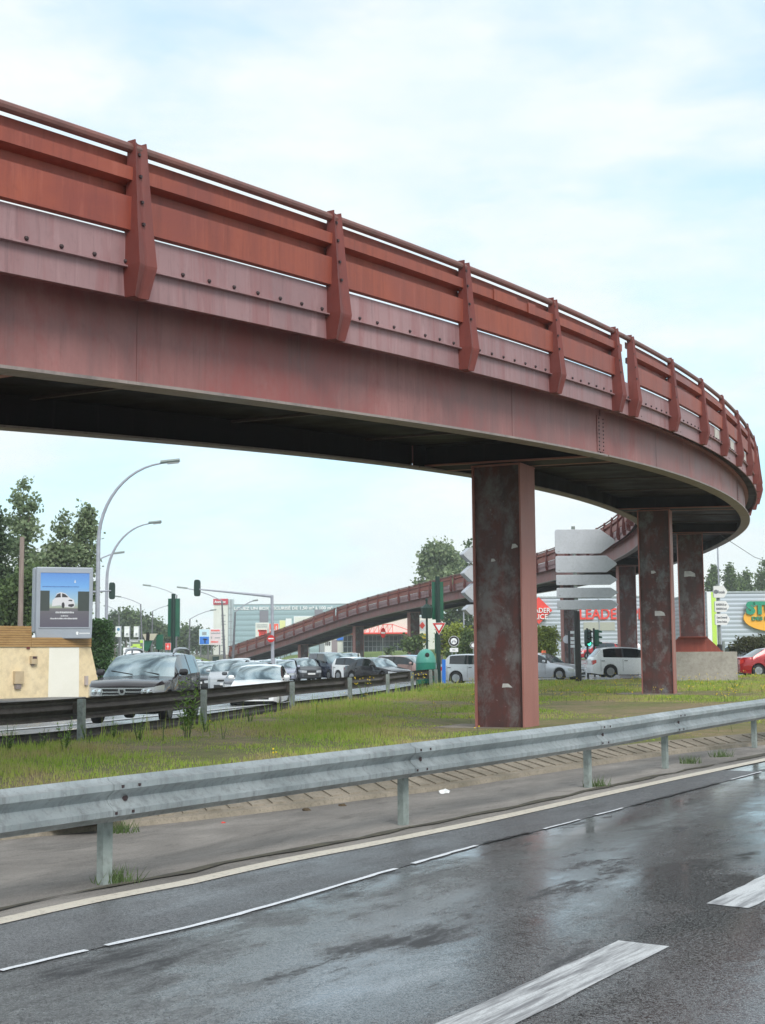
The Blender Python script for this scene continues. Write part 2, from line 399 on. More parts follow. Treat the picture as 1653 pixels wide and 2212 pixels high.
# cream edge line, traced on the ground
def strip_pts(px): return [gp(u, v) for u, v in px]
def resample(P, step=0.5):
    P = [Vector((p.x, p.y, 0)) for p in P]; out_ = [P[0]]; 
    n = len(P); d = [0]
    for i in range(1, n): d.append(d[-1] + (P[i]-P[i-1]).length)
    T = d[-1]; k = max(2, int(T/step)+1)
    def cr_(i, t):
        p0, p1, p2, p3 = P[max(i-1,0)], P[i], P[i+1], P[min(i+2, n-1)]
        return 0.5*((2*p1) + (p2-p0)*t + (2*p0-5*p1+4*p2-p3)*t*t + (3*p1-p0-3*p2+p3)*t**3)
    res = []
    for q in range(k):
        s_ = T*q/(k-1); i = 0
        while i < n-2 and d[i+1] < s_: i += 1
        res.append(cr_(i, (s_-d[i])/max(1e-6, d[i+1]-d[i])))
    return res
def extend(P, a=0.0, b=0.0):
    if a: P = [P[0] + (P[0]-P[3]).normalized()*a] + P
    if b: P = P + [P[-1] + (P[-1]-P[-4]).normalized()*b]
    return P
def ribbon(P, offs, dzs, n_mi=None, jitter=0.0):
    """P plan points; offs list of lateral offsets (left positive); returns MB following the ground"""
    mb = MB(); vs = []
    for i, p in enumerate(P):
        t = (P[min(i+1, len(P)-1)] - P[max(i-1, 0)]); t.z = 0; t.normalize(); nrm = Vector((-t.y, t.x, 0))
        for a, dz in zip(offs, dzs):
            q = p + nrm*(a + (random.uniform(-jitter, jitter) if jitter else 0))
            vs.append((q.x, q.y, G(q.x, q.y)+dz))
    n = len(offs)
    fs = [(i*n+k, (i+1)*n+k, (i+1)*n+k+1, i*n+k+1) for i in range(len(P)-1) for k in range(n-1)]
    mb.add(vs, fs, 0, False); return mb
line = resample(strip_pts([(0,1992),(200,1947),(400,1909),(600,1864),(827,1820),(1027,1779),(1227,1734.6),(1427,1690),(1653,1642)]), 0.4)
dirs = (line[-1]-line[-8]).normalized(); dir0 = (line[6]-line[0]).normalized()
LINE = [line[0]-dir0*30, line[0]-dir0*12, line[0]-dir0*4] + line + [line[-1]+dirs*k for k in (3, 8, 16, 30, 60)]
# near carriageway: from the line outwards to the right
o = ribbon(LINE, [0.30, -2, -5, -9, -16, -40], [0.0]*6).build('near_road', M['asphalt_near'], fix=False); struct(o, 'wet dark asphalt carriageway nearest the viewer')
m = mat('worn_cream_road_paint', (0.62, 0.56, 0.46), 0.55); nt = m.node_tree; b = nt.nodes['Principled BSDF']; ob = tcoord(nt)
c = mixc(nt, ramp(nt, nz(nt, 22, 7, 0.7, ob), [(0.52, 0.0), (0.70, 0.75)]), (0.60, 0.54, 0.455), (0.20, 0.17, 0.15)); nt.links.new(c, b.inputs['Base Color']); M['cream'] = m
o = ribbon(LINE, [0.085, -0.085], [0.009, 0.009], jitter=0.006).build('cream_edge_line', M['cream'], fix=False); struct(o)
def worn_white(name, amt, c0=(0.66, 0.67, 0.68)):
    m = mat(name, c0, 0.4); nt = m.node_tree; b = nt.nodes['Principled BSDF']; ob = tcoord(nt)
    al = along(nt, ob, 0.10, 1.6)
    f1 = ramp(nt, nz(nt, 1.3, 8, 0.75, al), [(amt, 0.0), (amt+0.14, 0.9)])
    f2 = ramp(nt, nz(nt, 90, 4, 0.8, ob), [(0.52, 0.0), (0.66, 0.8)])
    c = mixc(nt, f1, c0, (0.14, 0.14, 0.15)); c = mixc(nt, f2, c, (0.22, 0.22, 0.23))
    nt.links.new(c, b.inputs['Base Color']); return m
M['wornwhite'] = worn_white('worn_white_road_paint', 0.45, (0.58, 0.59, 0.60))
M['thinwhite'] = worn_white('thin_white_road_paint', 0.56, (0.78, 0.80, 0.84))
tl = resample(strip_pts([(0,2099),(250,2040),(500,1981),(827,1886),(1037,1826),(1168,1794),(1352,1745),(1648,1667)]), 0.12)
TL = [tl[0]-(tl[16]-tl[0]).normalized()*6] + tl
k1 = int(len(TL)*0.60)
def nearest(P, q):
    return min(P, key=lambda p: (p-q).length_squared)
LD = []
for a, c_ in zip(LINE[:-1], LINE[1:]):
    n_ = max(1, int((c_-a).length/0.12)); LD += [a.lerp(c_, k/n_) for k in range(n_)]
LD = [p - Vector((-dir0.y, dir0.x, 0))*0.08 for p in LD]
mb = MB()
def iu(u):
    cp, sp = math.cos(PITCH), math.sin(PITCH)
    return min(range(len(TL)), key=lambda i: abs(826.5 + F*TL[i].x/(TL[i].y*cp - EYE*sp) - u))
for a_, b_ in ((-400, 214), (240, 866), (882, 1040)):
    q = ribbon(TL[iu(a_):iu(b_)], [0.024, -0.024], [0.008]*2, jitter=0.007); mb.add(q.v, q.f)
for a_, b_ in ((1168, 1262), (1285, 1352), (1572, 1646)):
    q = ribbon(TL[iu(a_):iu(b_)], [0.016, -0.016], [0.008]*2, jitter=0.006); mb.add(q.v, q.f)
struct(mb.build('thin_white_line', M['thinwhite'], fix=False))
# smoother darker strip of asphalt between the cream line and the thin line
mb = MB(); vs = []; q0 = []
for p in TL[::4]:
    a = nearest(LD, p); vs += [(a.x, a.y, G(a.x, a.y)+0.004), (p.x, p.y, G(p.x, p.y)+0.004)]
mb.add(vs, [(2*i, 2*i+1, 2*i+3, 2*i+2) for i in range(len(vs)//2-1)]); struct(mb.build('asphalt_edge_strip', M['asphalt_edge'], fix=False))
M['seam'] = mat('tar_seam', (0.012, 0.012, 0.013), 0.35)
mb = MB()
for a_, b_ in ((1044, 1160), (1360, 1560)):
    q = ribbon(TL[iu(a_):iu(b_)], [0.022, -0.022], [0.008]*2, jitter=0.016); mb.add(q.v, q.f)
struct(mb.build('tar_seam', M['seam'], fix=False))
def mark(px, dz=0.004, sub=14):
    P = [gp(u, v) for u, v in px]; mb = MB(); vs = []
    for i in range(sub+1):
        t = i/sub; a = P[0].lerp(P[3], t); c = P[1].lerp(P[2], t)
        for q in (0, 0.5, 1):
            p = a.lerp(c, q)
            p = p + Vector((random.uniform(-.006,.006), random.uniform(-.006,.006), 0))
            vs.append((p.x, p.y, G(p.x, p.y)+dz))
    mb.add(vs, [(i*3+k, i*3+k+1, (i+1)*3+k+1, (i+1)*3+k) for i in range(sub) for k in range(2)]); return mb
# broken lane line: the two dashes in view and the ones before and after on the same line
mb = mark([(1337,2033),(1447,2046),(735,2404),(540,2398)])
q = mark([(1700,1868),(1745,1903),(1617,1963),(1525,1953)]); mb.add(q.v, q.f)
struct(mb.build('lane_dashes', M['wornwhite'], fix=False), 'two worn broad white lane dashes on the wet road')

# verge slab between the line and the ribbed gutter, left of the line
gut_lo = resample(strip_pts([(0,1817),(320,1785),(570,1757),(827,1724),(977,1705),(1152,1676),(1452,1631),(1653,1610)]), 0.4)
gl0 = (gut_lo[0]-gut_lo[6]).normalized(); gl1 = (gut_lo[-1]-gut_lo[-6]).normalized()
GUT = [gut_lo[0]+gl0*26, gut_lo[0]+gl0*8] + gut_lo + [gut_lo[-1]+gl1*k for k in (3, 8, 16, 30, 60)]
def nearest(P, q):
    return min(P, key=lambda p: (p-q).length_squared)
m = mat('stained_verge_concrete', (0.25, 0.22, 0.195), 0.8); nt = m.node_tree; b = nt.nodes['Principled BSDF']; ob = tcoord(nt)
al = along(nt, ob, 1.0, 3.0)
c = ramp(nt, nz(nt, 0.9, 9, 0.68, al, 0.5), [(0.36, (0.14, 0.128, 0.118)), (0.5, (0.24, 0.218, 0.20)), (0.62, (0.33, 0.30, 0.275))])
c = mixc(nt, ramp(nt, nz(nt, 60, 4, 0.8, ob), [(0.5, 0.0), (0.72, 0.5)]), c, (0.38, 0.34, 0.3))
c = mixc(nt, ramp(nt, nz(nt, 75, 4, 0.8, ob), [(0.3, 0.8), (0.48, 0.0)]), c, (0.05, 0.043, 0.038))
c = mixc(nt, ramp(nt, nz(nt, 5, 8, 0.75, al, 0.4), [(0.55, 0.0), (0.66, 0.6)]), c, (0.10, 0.09, 0.08))
nt.links.new(c, b.inputs['Base Color']); bump(nt, b, nz(nt, 50, 5, 0.8, ob), 0.7, 0.008); M['verge'] = m
mb = MB(); vs = []; npt = len(LINE)
for i, p in enumerate(LINE):
    t = (LINE[min(i+1, npt-1)]-LINE[max(i-1, 0)]).normalized(); nrm = Vector((-t.y, t.x, 0))
    a = p + nrm*0.09; w_ = min(3.2, max(0.8, (nearest(GUT, p)-p).length + 0.25))
    e = p + nrm*w_
    for k in range(4):
        q = a.lerp(e, k/3); vs.append((q.x, q.y, G(q.x, q.y) + (0.006 if k else 0.003)))
mb.add(vs, [(i*4+k, (i+1)*4+k, (i+1)*4+k+1, i*4+k+1) for i in range(npt-1) for k in range(3)])
struct(mb.build('concrete_verge', M['verge'], fix=False), 'stained concrete verge between guardrail and edge line')
# dark crack line with moss between verge and asphalt
o = ribbon([p for p in LINE], [0.36, 0.28], [0.014, 0.014], jitter=0.05).build('verge_crack', noisy('mossy_crack', (0.045, 0.04, 0.032), (0.10, 0.09, 0.06), 6, 0.9), fix=False); struct(o)

# ribbed gutter blocks (rising kerb with diagonal ribs)
m = mat('kerb_block_concrete', (0.27, 0.23, 0.185), 0.85); nt = m.node_tree; b = nt.nodes['Principled BSDF']; ob = tcoord(nt)
c = ramp(nt, nz(nt, 1.5, 8, 0.7, ob), [(0.35, (0.17, 0.145, 0.11)), (0.65, (0.32, 0.27, 0.215))])
c = mixc(nt, ramp(nt, nz(nt, 30, 5, 0.8, ob), [(0.3, 0.7), (0.5, 0.0)]), c, (0.08, 0.075, 0.04))
nt.links.new(c, b.inputs['Base Color']); bump(nt, b, nz(nt, 40, 5, 0.8, ob), 0.5, 0.008); M['kerb'] = m
mb = MB(); P = resample(GUT, 0.28); n = len(P); vs = []
def nrm_at(P, i):
    t = (P[min(i+1, len(P)-1)]-P[max(i-1, 0)]); t.z = 0; t.normalize(); return Vector((-t.y, t.x, 0)), t
for i, p in enumerate(P):
    nr, t = nrm_at(P, i)
    for a, dz in ((0, 0.0), (0.02, 0.055), (0.10, 0.065), (0.55, 0.135), (0.72, 0.14), (0.75, 0.02)):
        q = p + nr*a; vs.append((q.x, q.y, G(q.x, q.y)+dz))
mb.add(vs, [(i*6+k, (i+1)*6+k, (i+1)*6+k+1, i*6+k+1) for i in range(n-1) for k in range(5)])
for i in range(2, n-1):                         # slanting ribs on the slope
    nr, t = nrm_at(P, i); p = P[i]
    a = p + nr*0.12 - t*0.06; c_ = p + nr*0.54 + t*0.10; hw = t*0.085
    za = G(a.x, a.y); zc = G(c_.x, c_.y)
    A = [a-hw, a+hw, c_+hw, c_-hw]
    lo = [(q.x, q.y, z+h) for q, z, h in zip(A, (za, za, zc, zc), (0.060, 0.060, 0.128, 0.128))]
    hi = [(q.x, q.y, z+h) for q, z, h in zip(A, (za, za, zc, zc), (0.082, 0.082, 0.150, 0.150))]
    mb.add(lo+hi, [(4,5,6,7),(0,1,5,4),(1,2,6,5),(2,3,7,6),(3,0,4,7)])
struct(mb.build('ribbed_kerb', M['kerb']), 'low sloping kerb of ribbed concrete blocks')

# --- far road
xs = [-140, -90, -60] + lin(-50, 60, 45) + [80, 140]
ys = [14] + lin(18, 122, 53)
sheet('far_road', xs, ys, M['asphalt_far'], -0.03, label='damp grey junction carriageway beyond the grass island')
mb = MB()
for y0, y1, xa, xb, xc, xd in ((118, 330, -42, 6, -75, -40),):
    vs = []
    for i in range(12):
        t = i/11; y = y0+(y1-y0)*t; a = xa+(xc-xa)*t; c_ = xb+(xd-xb)*t
        vs += [(a, y, G(a, y)-0.02), (c_, y, G(c_, y)-0.02)]
    mb.add(vs, [(2*i, 2*i+1, 2*i+3, 2*i+2) for i in range(11)])
struct(mb.build('avenue', M['asphalt_far'], fix=False))

# --- grass island between the two roads
RAILB = [Vector((x, y, 0)) for x, y in ((-26, 4), (-15, 15), (-10.5, 20.5), (-7.4, 24.3), (-6.1, 26.5), (-4.38, 32.2), (-2.88, 39.6), (-1.36, 44.9), (0.0, 50.8), (0.95, 56), (1.75, 60), (2.4, 61.8))]
left_edge = [p + Vector((0.30, -0.55, 0)) for p in RAILB[:-1]] + [RAILB[-1] + Vector((0.2, 0.4, 0))]
back = [Vector((x, y, 0)) for x, y in ((4, 63.8), (8, 65), (13, 65.5), (20, 66.5), (30, 69), (45, 74), (62, 82), (80, 92))]
inner = [p for p in resample([g + nrm_at(GUT, i)[0]*0.74 for i, g in enumerate(GUT)], 1.0)]
outline = left_edge + back
def isl_hf(x, y): return 0.10
# triangulate the island on a grid of points clipped by the outline
def inside(poly, x, y):
    c = False; j = len(poly)-1
    for i in range(len(poly)):
        xi, yi, xj, yj = poly[i].x, poly[i].y, poly[j].x, poly[j].y
        if (yi > y) != (yj > y) and x < (xj-xi)*(y-yi)/(yj-yi)+xi: c = not c
        j = i
    return c
ISL = resample(left_edge + back, 1.0) + inner[::-1]
bm = bmesh.new()
vv = [bm.verts.new((p.x, p.y, 0)) for p in ISL]
ed = [bm.edges.new((vv[i], vv[(i+1) % len(vv)])) for i in range(len(vv))]
bmesh.ops.triangle_fill(bm, edges=ed, use_beauty=True, use_dissolve=False)
for _ in range(2): bmesh.ops.subdivide_edges(bm, edges=[e for e in bm.edges if e.calc_length() > 2.0], cuts=1, use_grid_fill=False)
bmesh.ops.triangulate(bm, faces=bm.faces)
def noise2(x, y): return math.sin(x*0.7+1.3)*math.sin(y*0.43+0.4) + 0.5*math.sin(x*1.9+y*1.1)
def isl_z(x, y): return G(x, y) + 0.075 + 0.025*noise2(x, y)
bset = set()
for v in bm.verts:
    e_ = any(len(e.link_faces) < 2 for e in v.link_edges)
    v.co.z = G(v.co.x, v.co.y) + 0.08 if e_ else isl_z(v.co.x, v.co.y)
# kerb skirt
ext = bmesh.ops.extrude_edge_only(bm, edges=[e for e in bm.edges if len(e.link_faces) == 1])
for v in [g for g in ext['geom'] if isinstance(g, bmesh.types.BMVert)]: v.co.z -= 0.25
bmesh.ops.recalc_face_normals(bm, faces=bm.faces)
me = bpy.data.meshes.new('grass_island'); bm.to_mesh(me); bm.free()
m = mat('island_turf', (0.12, 0.14, 0.04), 0.95); nt = m.node_tree; b = nt.nodes['Principled BSDF']; ob = tcoord(nt)
c = ramp(nt, nz(nt, 0.35, 8, 0.7, ob, 0.5), [(0.32, (0.15, 0.18, 0.035)), (0.47, (0.22, 0.20, 0.07)), (0.60, (0.32, 0.23, 0.13)), (0.75, (0.36, 0.27, 0.17))])
c = mixc(nt, ramp(nt, nz(nt, 6, 8, 0.75, ob), [(0.4, 0.0), (0.7, 0.6)]), c, (0.07, 0.065, 0.03))
nt.links.new(c, b.inputs['Base Color']); bump(nt, b, nz(nt, 25, 6, 0.8, ob), 0.8, 0.04); M['turf'] = m
me.materials.append(m); o = bpy.data.objects.new('grass_island', me); COL.objects.link(o); struct(o, 'grassy traffic island under the viaduct')
# white line on the far road beyond the dark guardrail
wl = resample(strip_pts([(-60,1583),(0,1576),(125,1566),(463,1532),(640,1514),(827,1494)]), 1.0)
struct(ribbon(wl, [0.19, -0.19], [-0.012, -0.012]).build('far_edge_line', M['wornwhite'], fix=False))
rbs = resample(RAILB, 0.8)
struct(ribbon(rbs, [0.9, 0.4, 0.0, -0.55], [-0.020]*4).build('dark_gutter', noisy('black_gutter', (0.014, 0.014, 0.015), (0.032, 0.030, 0.028), 1.2, 0.9, spec=0.08), fix=False), 'dark gutter strip under the far guardrail')  # near-black matt strip along the rail line
# pavement in front of the yellow wall
mb = MB(); mb.box((-60, 53.2, -0.6), (-12.6, 57.9, 0)); o = mb.build('pavement', M['asphalt_strip'], origin=(0,0,0)); 
for v in o.data.vertices:
    if v.co.z > -0.3: v.co.z = G(v.co.x, v.co.y)+0.10
struct(o)
# grass banks behind the ramp
def bank(name, x0, x1, y0, y1, h, label):
    xs = lin(x0, x1, 24); ys = lin(y0, y1, 8)
    def hf(x, y):
        tx = min((x-x0)/6, (x1-x)/6, 1); ty = min((y-y0)/12.0, 1)
        return max(0, h*max(0, tx)*max(0, ty)) + 0.05*noise2(x*0.6, y)
    return sheet(name, xs, ys, M['field'], -0.12, hf, label)
bank('grass_bank', -20, 22, 196, 232, 2.1, 'mown green bank behind the foot of the ramp')
bank('grass_bank', -46, -22, 178, 240, 1.9, 'small mown bank left of the ramp foot')

# ================================================================== viaduct
HD = [0.874, 0.7414, 0.5996, 0.4475, 0.2947, 0.1461, -0.0061, -0.1313, -0.24, -0.336, -0.4114, -0.4595, -0.487]
EL = [1.9405, 3.4075, 4.8903, 6.3097, 7.1901, 7.8208, 7.9399, 7.8549, 7.7262, 7.2094, 6.027, 3.8077, 1.5055]
HP, WID, REC, GD, TILT = 1.5469, 4.9593, 0.4766, 0.8198, -0.0146
def cubic(v, h=20.0):
    n = len(v); A = np.eye(n)*4 + np.eye(n, k=1) + np.eye(n, k=-1); A[0] = 0; A[0,0] = 1; A[-1] = 0; A[-1,-1] = 1
    d = np.zeros(n); v = np.array(v); d[1:-1] = 6*(v[2:]-2*v[1:-1]+v[:-2])/h**2; Mx = np.linalg.solve(A, d)
    def f(S):
        i = int(clamp(int(S/h), 0, n-2)); t = S/h-i
        return float((1-t)*v[i]+t*v[i+1]+h*h/6*(((1-t)**3-(1-t))*Mx[i]+(t**3-t)*Mx[i+1]))
    return f
fh, fz = cubic(HD), cubic(EL)
DS = 0.5; PX, PY = [-33.5796], [-18.113]
for i in range(int(244/DS)):
    a, b_ = fh(i*DS), fh((i+1)*DS)
    PX.append(PX[-1]+(math.sin(a)+math.sin(b_))/2*DS); PY.append(PY[-1]+(math.cos(a)+math.cos(b_))/2*DS)
def path(s):
    i = int(clamp(s/DS, 0, len(PX)-2)); t = s/DS-i
    x = PX[i]+(PX[i+1]-PX[i])*t; y = PY[i]+(PY[i+1]-PY[i])*t; th = fh(s)
    return Vector((x, y, fz(s))), Vector((math.cos(th), -math.sin(th), 0)), Vector((math.sin(th), math.cos(th), 0))
def frame(s):
    p, sd_, fw = path(s); e = 1e-2
    side = (sd_ + Vector((0, 0, TILT))); return p, side, Vector((0, 0, 1))
def frames(s0, s1, step=1.0):
    n = max(2, int(round((s1-s0)/step))+1); return [frame(s0+(s1-s0)*i/(n-1)) for i in range(n)]
M['flange2'] = mat('soffit_rib_steel', (0.085, 0.06, 0.06), 0.6)
VO = Vector((3.0, 28.0, G(3, 28)))
via = thing('viaduct', 'rust red steel road viaduct curving overhead from the left and ramping down in the distance', 'viaduct', VO)
def vb(mb, name, m, label=None):
    o = mb.build(name, m, via, origin=VO)
    if label: o['label'] = label
    return o
HW = WID/2; GO_ = HW-REC
S0, S1 = 22.0, 242.5
JOINTS = [S0, 57.97, 94.6, 131.0, 167.5, 204.0, S1]
def bolt(mb, q, d, r_, h_, mi=1):
    d = Vector(d).normalized(); mb.tube([q, q + d*h_*0.6, q + d*h_], [r_, r_*0.95, r_*0.45], 7, mi=mi, smooth=True)
# main girders and fascia, span by span
for k in range(len(JOINTS)-1):
    a, b_ = JOINTS[k]+0.04, JOINTS[k+1]-0.04
    fr = frames(a, b_, 1.0)
    for sg, nm in ((1, 'outer'), (-1, 'inner')):
        c = GO_*sg
        mb = MB(); t = 0.012
        mb.sweep(fr, [(c-t, -GD+0.035), (c+t, -GD+0.035), (c+t, 0.10), (c-t, 0.10)])
        mb.sweep([frame(a + (b_-a)*i/40) for i in range(0)] or fr, [(c-0.14, 0.10), (c+0.14, 0.10), (c+0.14, 0.13), (c-0.14, 0.13)])
        mb.sweep(fr, [(c-sg*(t+0.006), -GD+0.036), (c-sg*(t+0.001), -GD+0.036), (c-sg*(t+0.001), 0.09), (c-sg*(t+0.006), 0.09)], 1)  # thin skin on the inner web, coloured with the painted underside shade
        # web seams
        for s_ in np.arange(a+4.2, b_-2, 9.1):
            s_ = float(s_); f2 = frames(s_-0.012, s_+0.012, 0.02); q = c+sg*(t+0.004)
            mb.sweep(f2, [(c+sg*t, -GD+0.05), (q, -GD+0.05), (q, 0.08), (c+sg*t, 0.08)])
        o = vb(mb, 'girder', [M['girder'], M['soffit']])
        mb = MB(); mb.sweep(fr, [(c-0.17, -GD), (c+0.17, -GD), (c+0.17, -GD+0.032), (c-0.17, -GD+0.032)])
        vb(mb, 'bottom_flange', M['flange'])
        # fascia: lower plate, ledge, upper plate, with bolt heads
        f_ = HW*sg; g = sg
        mb = MB()
        mb.sweep(fr, [(f_-g*0.05, 0.0), (f_-g*0.02, 0.0), (f_-g*0.02, 0.30), (f_-g*0.05, 0.30)])
        mb.sweep(fr, [(f_-g*0.30, 0.285), (f_+g*0.045, 0.285), (f_+g*0.045, 0.302), (f_-g*0.30, 0.302)])
        mb.sweep(fr, [(f_-g*0.02, 0.302), (f_+g*0.005, 0.302), (f_-g*0.005, 0.635), (f_-g*0.035, 0.635)])
        near = (sg > 0 and a < 100) or (sg < 0 and a > 90)
        if near:
            for s_ in np.arange(a+0.3, b_, 0.42):
                p, sd_, up = frame(float(s_)); fw = path(float(s_))[2]
                q = p + sd_*(f_+g*0.012) + up*0.345
                bolt(mb, q - sd_*g*0.016, sd_*g, 0.024, 0.034)
            rr = random.Random(k*5+sg)
            for s_ in np.arange(a+1.3, b_-1, 3.42):
                for off in (0, 0.16 if rr.random() < .5 else 0.0):
                    for hh in (0.07, 0.235):
                        p, sd_, up = frame(float(s_)+off)
                        bolt(mb, p + sd_*(f_-g*0.022) + up*hh, sd_*g, 0.013, 0.012)
        vb(mb, 'fascia', [M['fascia'], M['bolt']])
    # deck slab (its soffit is what shows from below)
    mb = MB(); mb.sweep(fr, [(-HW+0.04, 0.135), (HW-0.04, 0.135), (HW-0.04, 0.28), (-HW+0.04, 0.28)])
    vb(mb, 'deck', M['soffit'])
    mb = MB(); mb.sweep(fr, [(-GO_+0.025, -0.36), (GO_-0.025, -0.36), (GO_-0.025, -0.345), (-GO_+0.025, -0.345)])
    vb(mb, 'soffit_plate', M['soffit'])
# bolted girder splices seen on the outer face
for s_ in (57.97, 76.5, 94.6, 131.0, 149, 167.5, 186, 204.0, 222):
    for sg in (1, -1):
        f2 = frames(s_-0.22, s_+0.22, 0.44); c = GO_*sg; mb = MB()
        mb.sweep(f2, [(c+sg*0.0165, -GD+0.10), (c+sg*0.03, -GD+0.10), (c+sg*0.03, -0.02), (c+sg*0.0165, -0.02)], 0)
        for d_ in (-0.13, 0.13):
            for hh in np.arange(-GD+0.14, -0.04, 0.075):
                p, sd_, up = frame(s_+d_); bolt(mb, p + sd_*(c+sg*0.03) + up*float(hh), sd_*sg, 0.017, 0.016)
        vb(mb, 'splice_plate', [M['girder'], M['bolt']])

# cross beams under the deck
COLS = [(24.5, -0.8), (42.5, -0.8), (59.0, -0.40), (77.8, -0.78), (94.4, -0.1), (121.5, -0.5), (141.3, 0), (163, 0), (186.2, 0), (203, 0), (221.0, 0)]
col_s = [c[0] for c in COLS]
s_ = S0+2
while s_ < 225:
    if min(abs(s_-c) for c in col_s) > 1.6:
        mb = MB(); p, sd_, up = frame(s_); fw = path(s_)[2]
        f2 = [(p + sd_*(GO_-0.02), fw, up), (p - sd_*(GO_-0.02), fw, up)]
        mb.sweep(f2, [(-0.03, -0.40), (0.03, -0.40), (0.03, -0.362), (-0.03, -0.362)])
        vb(mb, 'soffit_rib', M['flange2'])
    s_ += 4.55
# brackets under the deck overhang are the posts' own feet
# parapets: posts, corrugated panels, handrail
def post_mb(s_, sg):
    p, sd_, up = frame(s_); fw = path(s_)[2]; f_ = HW*sg
    mb = MB()
    # (height, outward front, half width)
    st = [(-0.02, 0.12, 0.10), (0.27, 0.20, 0.125), (0.30, 0.205, 0.127), (0.75, 0.155, 0.11), (HP+0.02, 0.085, 0.085)]
    P = lambda d, h, w: p + sd_*(f_+sg*d) + up*h + fw*w
    vs = []
    for h, d, w in st:
        vs += [P(-0.02, h, -w), P(d*0.98, h, -w), P(d-0.035, h, -w*0.15), P(d-0.035, h, w*0.15), P(d*0.98, h, w), P(-0.02, h, w)]
    fs = [(i*6+k, (i+1)*6+k, (i+1)*6+(k+1)%6, i*6+(k+1)%6) for i in range(len(st)-1) for k in range(6)]
    fs += [(0, 1, 2, 3, 4, 5), tuple(24+k for k in range(6))]
    mb.add(vs, fs)
    # channel lips above the cap, and bolts on the face
    for w in (-0.085, 0.085):
        c = P(0.03, HP+0.028, w*0.93); mb.cbox(c, (0.10, 0.014, 0.025), 0, rot=Matrix.Rotation(-fh(s_), 3, 'Z'))
    for h in (1.45, 1.22, 0.95, 0.72):
        d = 0.16 if h < .8 else (0.125 if h < 1 else 0.09)
        d = 0.205 + (0.085-0.205)*(h-0.30)/(HP-0.30)
        mb.cbox(P(d-0.028, h, -0.01), (0.03, 0.03, 0.028), 1, rot=Matrix.Rotation(-fh(s_), 3, 'Z'))
    return mb
PANEL = [(-0.075, 1.468), (-0.075, 1.345), (0.065, 1.31), (0.065, 1.175), (-0.075, 1.150), (-0.075, 1.045), (0.06, 1.005), (0.06, 0.665), (0.0, 0.655)]
PANEL = PANEL + [(a-0.006 if 0 < i else a, b_) for i, (a, b_) in enumerate(PANEL[::-1])]
def panel_mb(s0, s1, sg, z_off=0.0, band=None):
    f_ = HW*sg; fr = frames(s0, s1, 0.6)
    outer = PANEL[:9]; prof = [(f_+sg*(a), b_+z_off) for a, b_ in outer] + [(f_+sg*(a-0.012), b_+z_off) for a, b_ in outer[::-1]]
    mb = MB(); mb.sweep(fr, prof); return mb
posts_out = [30.0]
near_posts = [23.4, 26.85, 30.25, 33.65, 37.05, 40.45, 43.88, 47.36, 50.80, 54.18, 57.45, 58.50, 61.70, 64.99, 68.1, 71.3, 74.5, 77.7, 80.9, 84.1, 87.3, 90.5, 94.1, 95.1, 98.6]
far_posts = []
s_ = 101.0
fj = [131.0, 167.5, 204.0]
segs = [100.5] + fj + [241.8]
for a, b_ in zip(segs[:-1], segs[1:]):
    a2 = a + (0.5 if a in fj else 0); b2 = b_ - (0.5 if b_ in fj else 0)
    n = int(round((b2-a2)/3.3)); far_posts += [a2+(b2-a2)*i/n for i in range(n+1)]
rr = random.Random(3)
def rail(posts, sg, jitter):
    for i, s_ in enumerate(posts):
        o = vb(post_mb(s_, sg), 'parapet_post', [M['post'], M['bolt']])
        if i+1 < len(posts) and posts[i+1]-s_ > 1.3:
            vb(panel_mb(s_+0.0, posts[i+1]-0.004, sg, rr.uniform(-0.006, 0.006)), 'parapet_panel', M['panel'])
        elif i+1 < len(posts):
            vb(panel_mb(s_+0.0, s_+0.35, sg), 'parapet_panel', M['panel'])
rail(near_posts, 1, 0)
rail(far_posts, -1, 0)
# parapets on the other sides of the deck (long plain runs, mostly hidden)
for sg, a, b_ in ((-1, S0, 100.0), (1, 99.2, 241.8)):
    vb(panel_mb(a, b_, sg), 'parapet_panel', M['panel'])
    mb = MB()
    for q in np.arange(a+1, b_, 6.8):
        pm = post_mb(float(q), sg); mb.add(pm.v, pm.f)
    o = vb(mb, 'rear_parapet_posts', M['post']); o['kind'] = 'stuff'
for sg in (1, -1):
    for k in range(len(JOINTS)-1):
        fr = frames(JOINTS[k], JOINTS[k+1]-0.02, 0.8); c = HW*sg
        mb = MB(); mb.tube([p + sd_*(c+sg*0.02) + up*(HP-0.035) for p, sd_, up in fr], 0.05, 10)
        vb(mb, 'handrail', M['tube'])
# sliding cover plates over the upper band near the expansion joint
for a, b_ in ((51.7, 52.55), (53.0, 53.3)):
    f2 = frames(a, b_, 0.3); f_ = HW+0.072; mb = MB()
    mb.sweep(f2, [(f_, 1.16), (f_+0.012, 1.16), (f_+0.012, 1.33), (f_, 1.33)])
    vb(mb, 'cover_plate', M['panel'])
M['lime_patch'] = noisy('limescale_patch', (0.42, 0.36, 0.33), (0.60, 0.56, 0.50), 5, 0.7)
for a in (66.9, 69.8, 73.2, 76.0):               # pale lime streaked patches near the bend
    f2 = frames(a, a+0.75, 0.3); f_ = HW+0.010; mb = MB()
    mb.sweep(f2, [(f_, 0.36), (f_+0.006, 0.36), (f_, 0.60), (f_-0.006, 0.60)])
    vb(mb, 'repair_patch', M['lime_patch'])
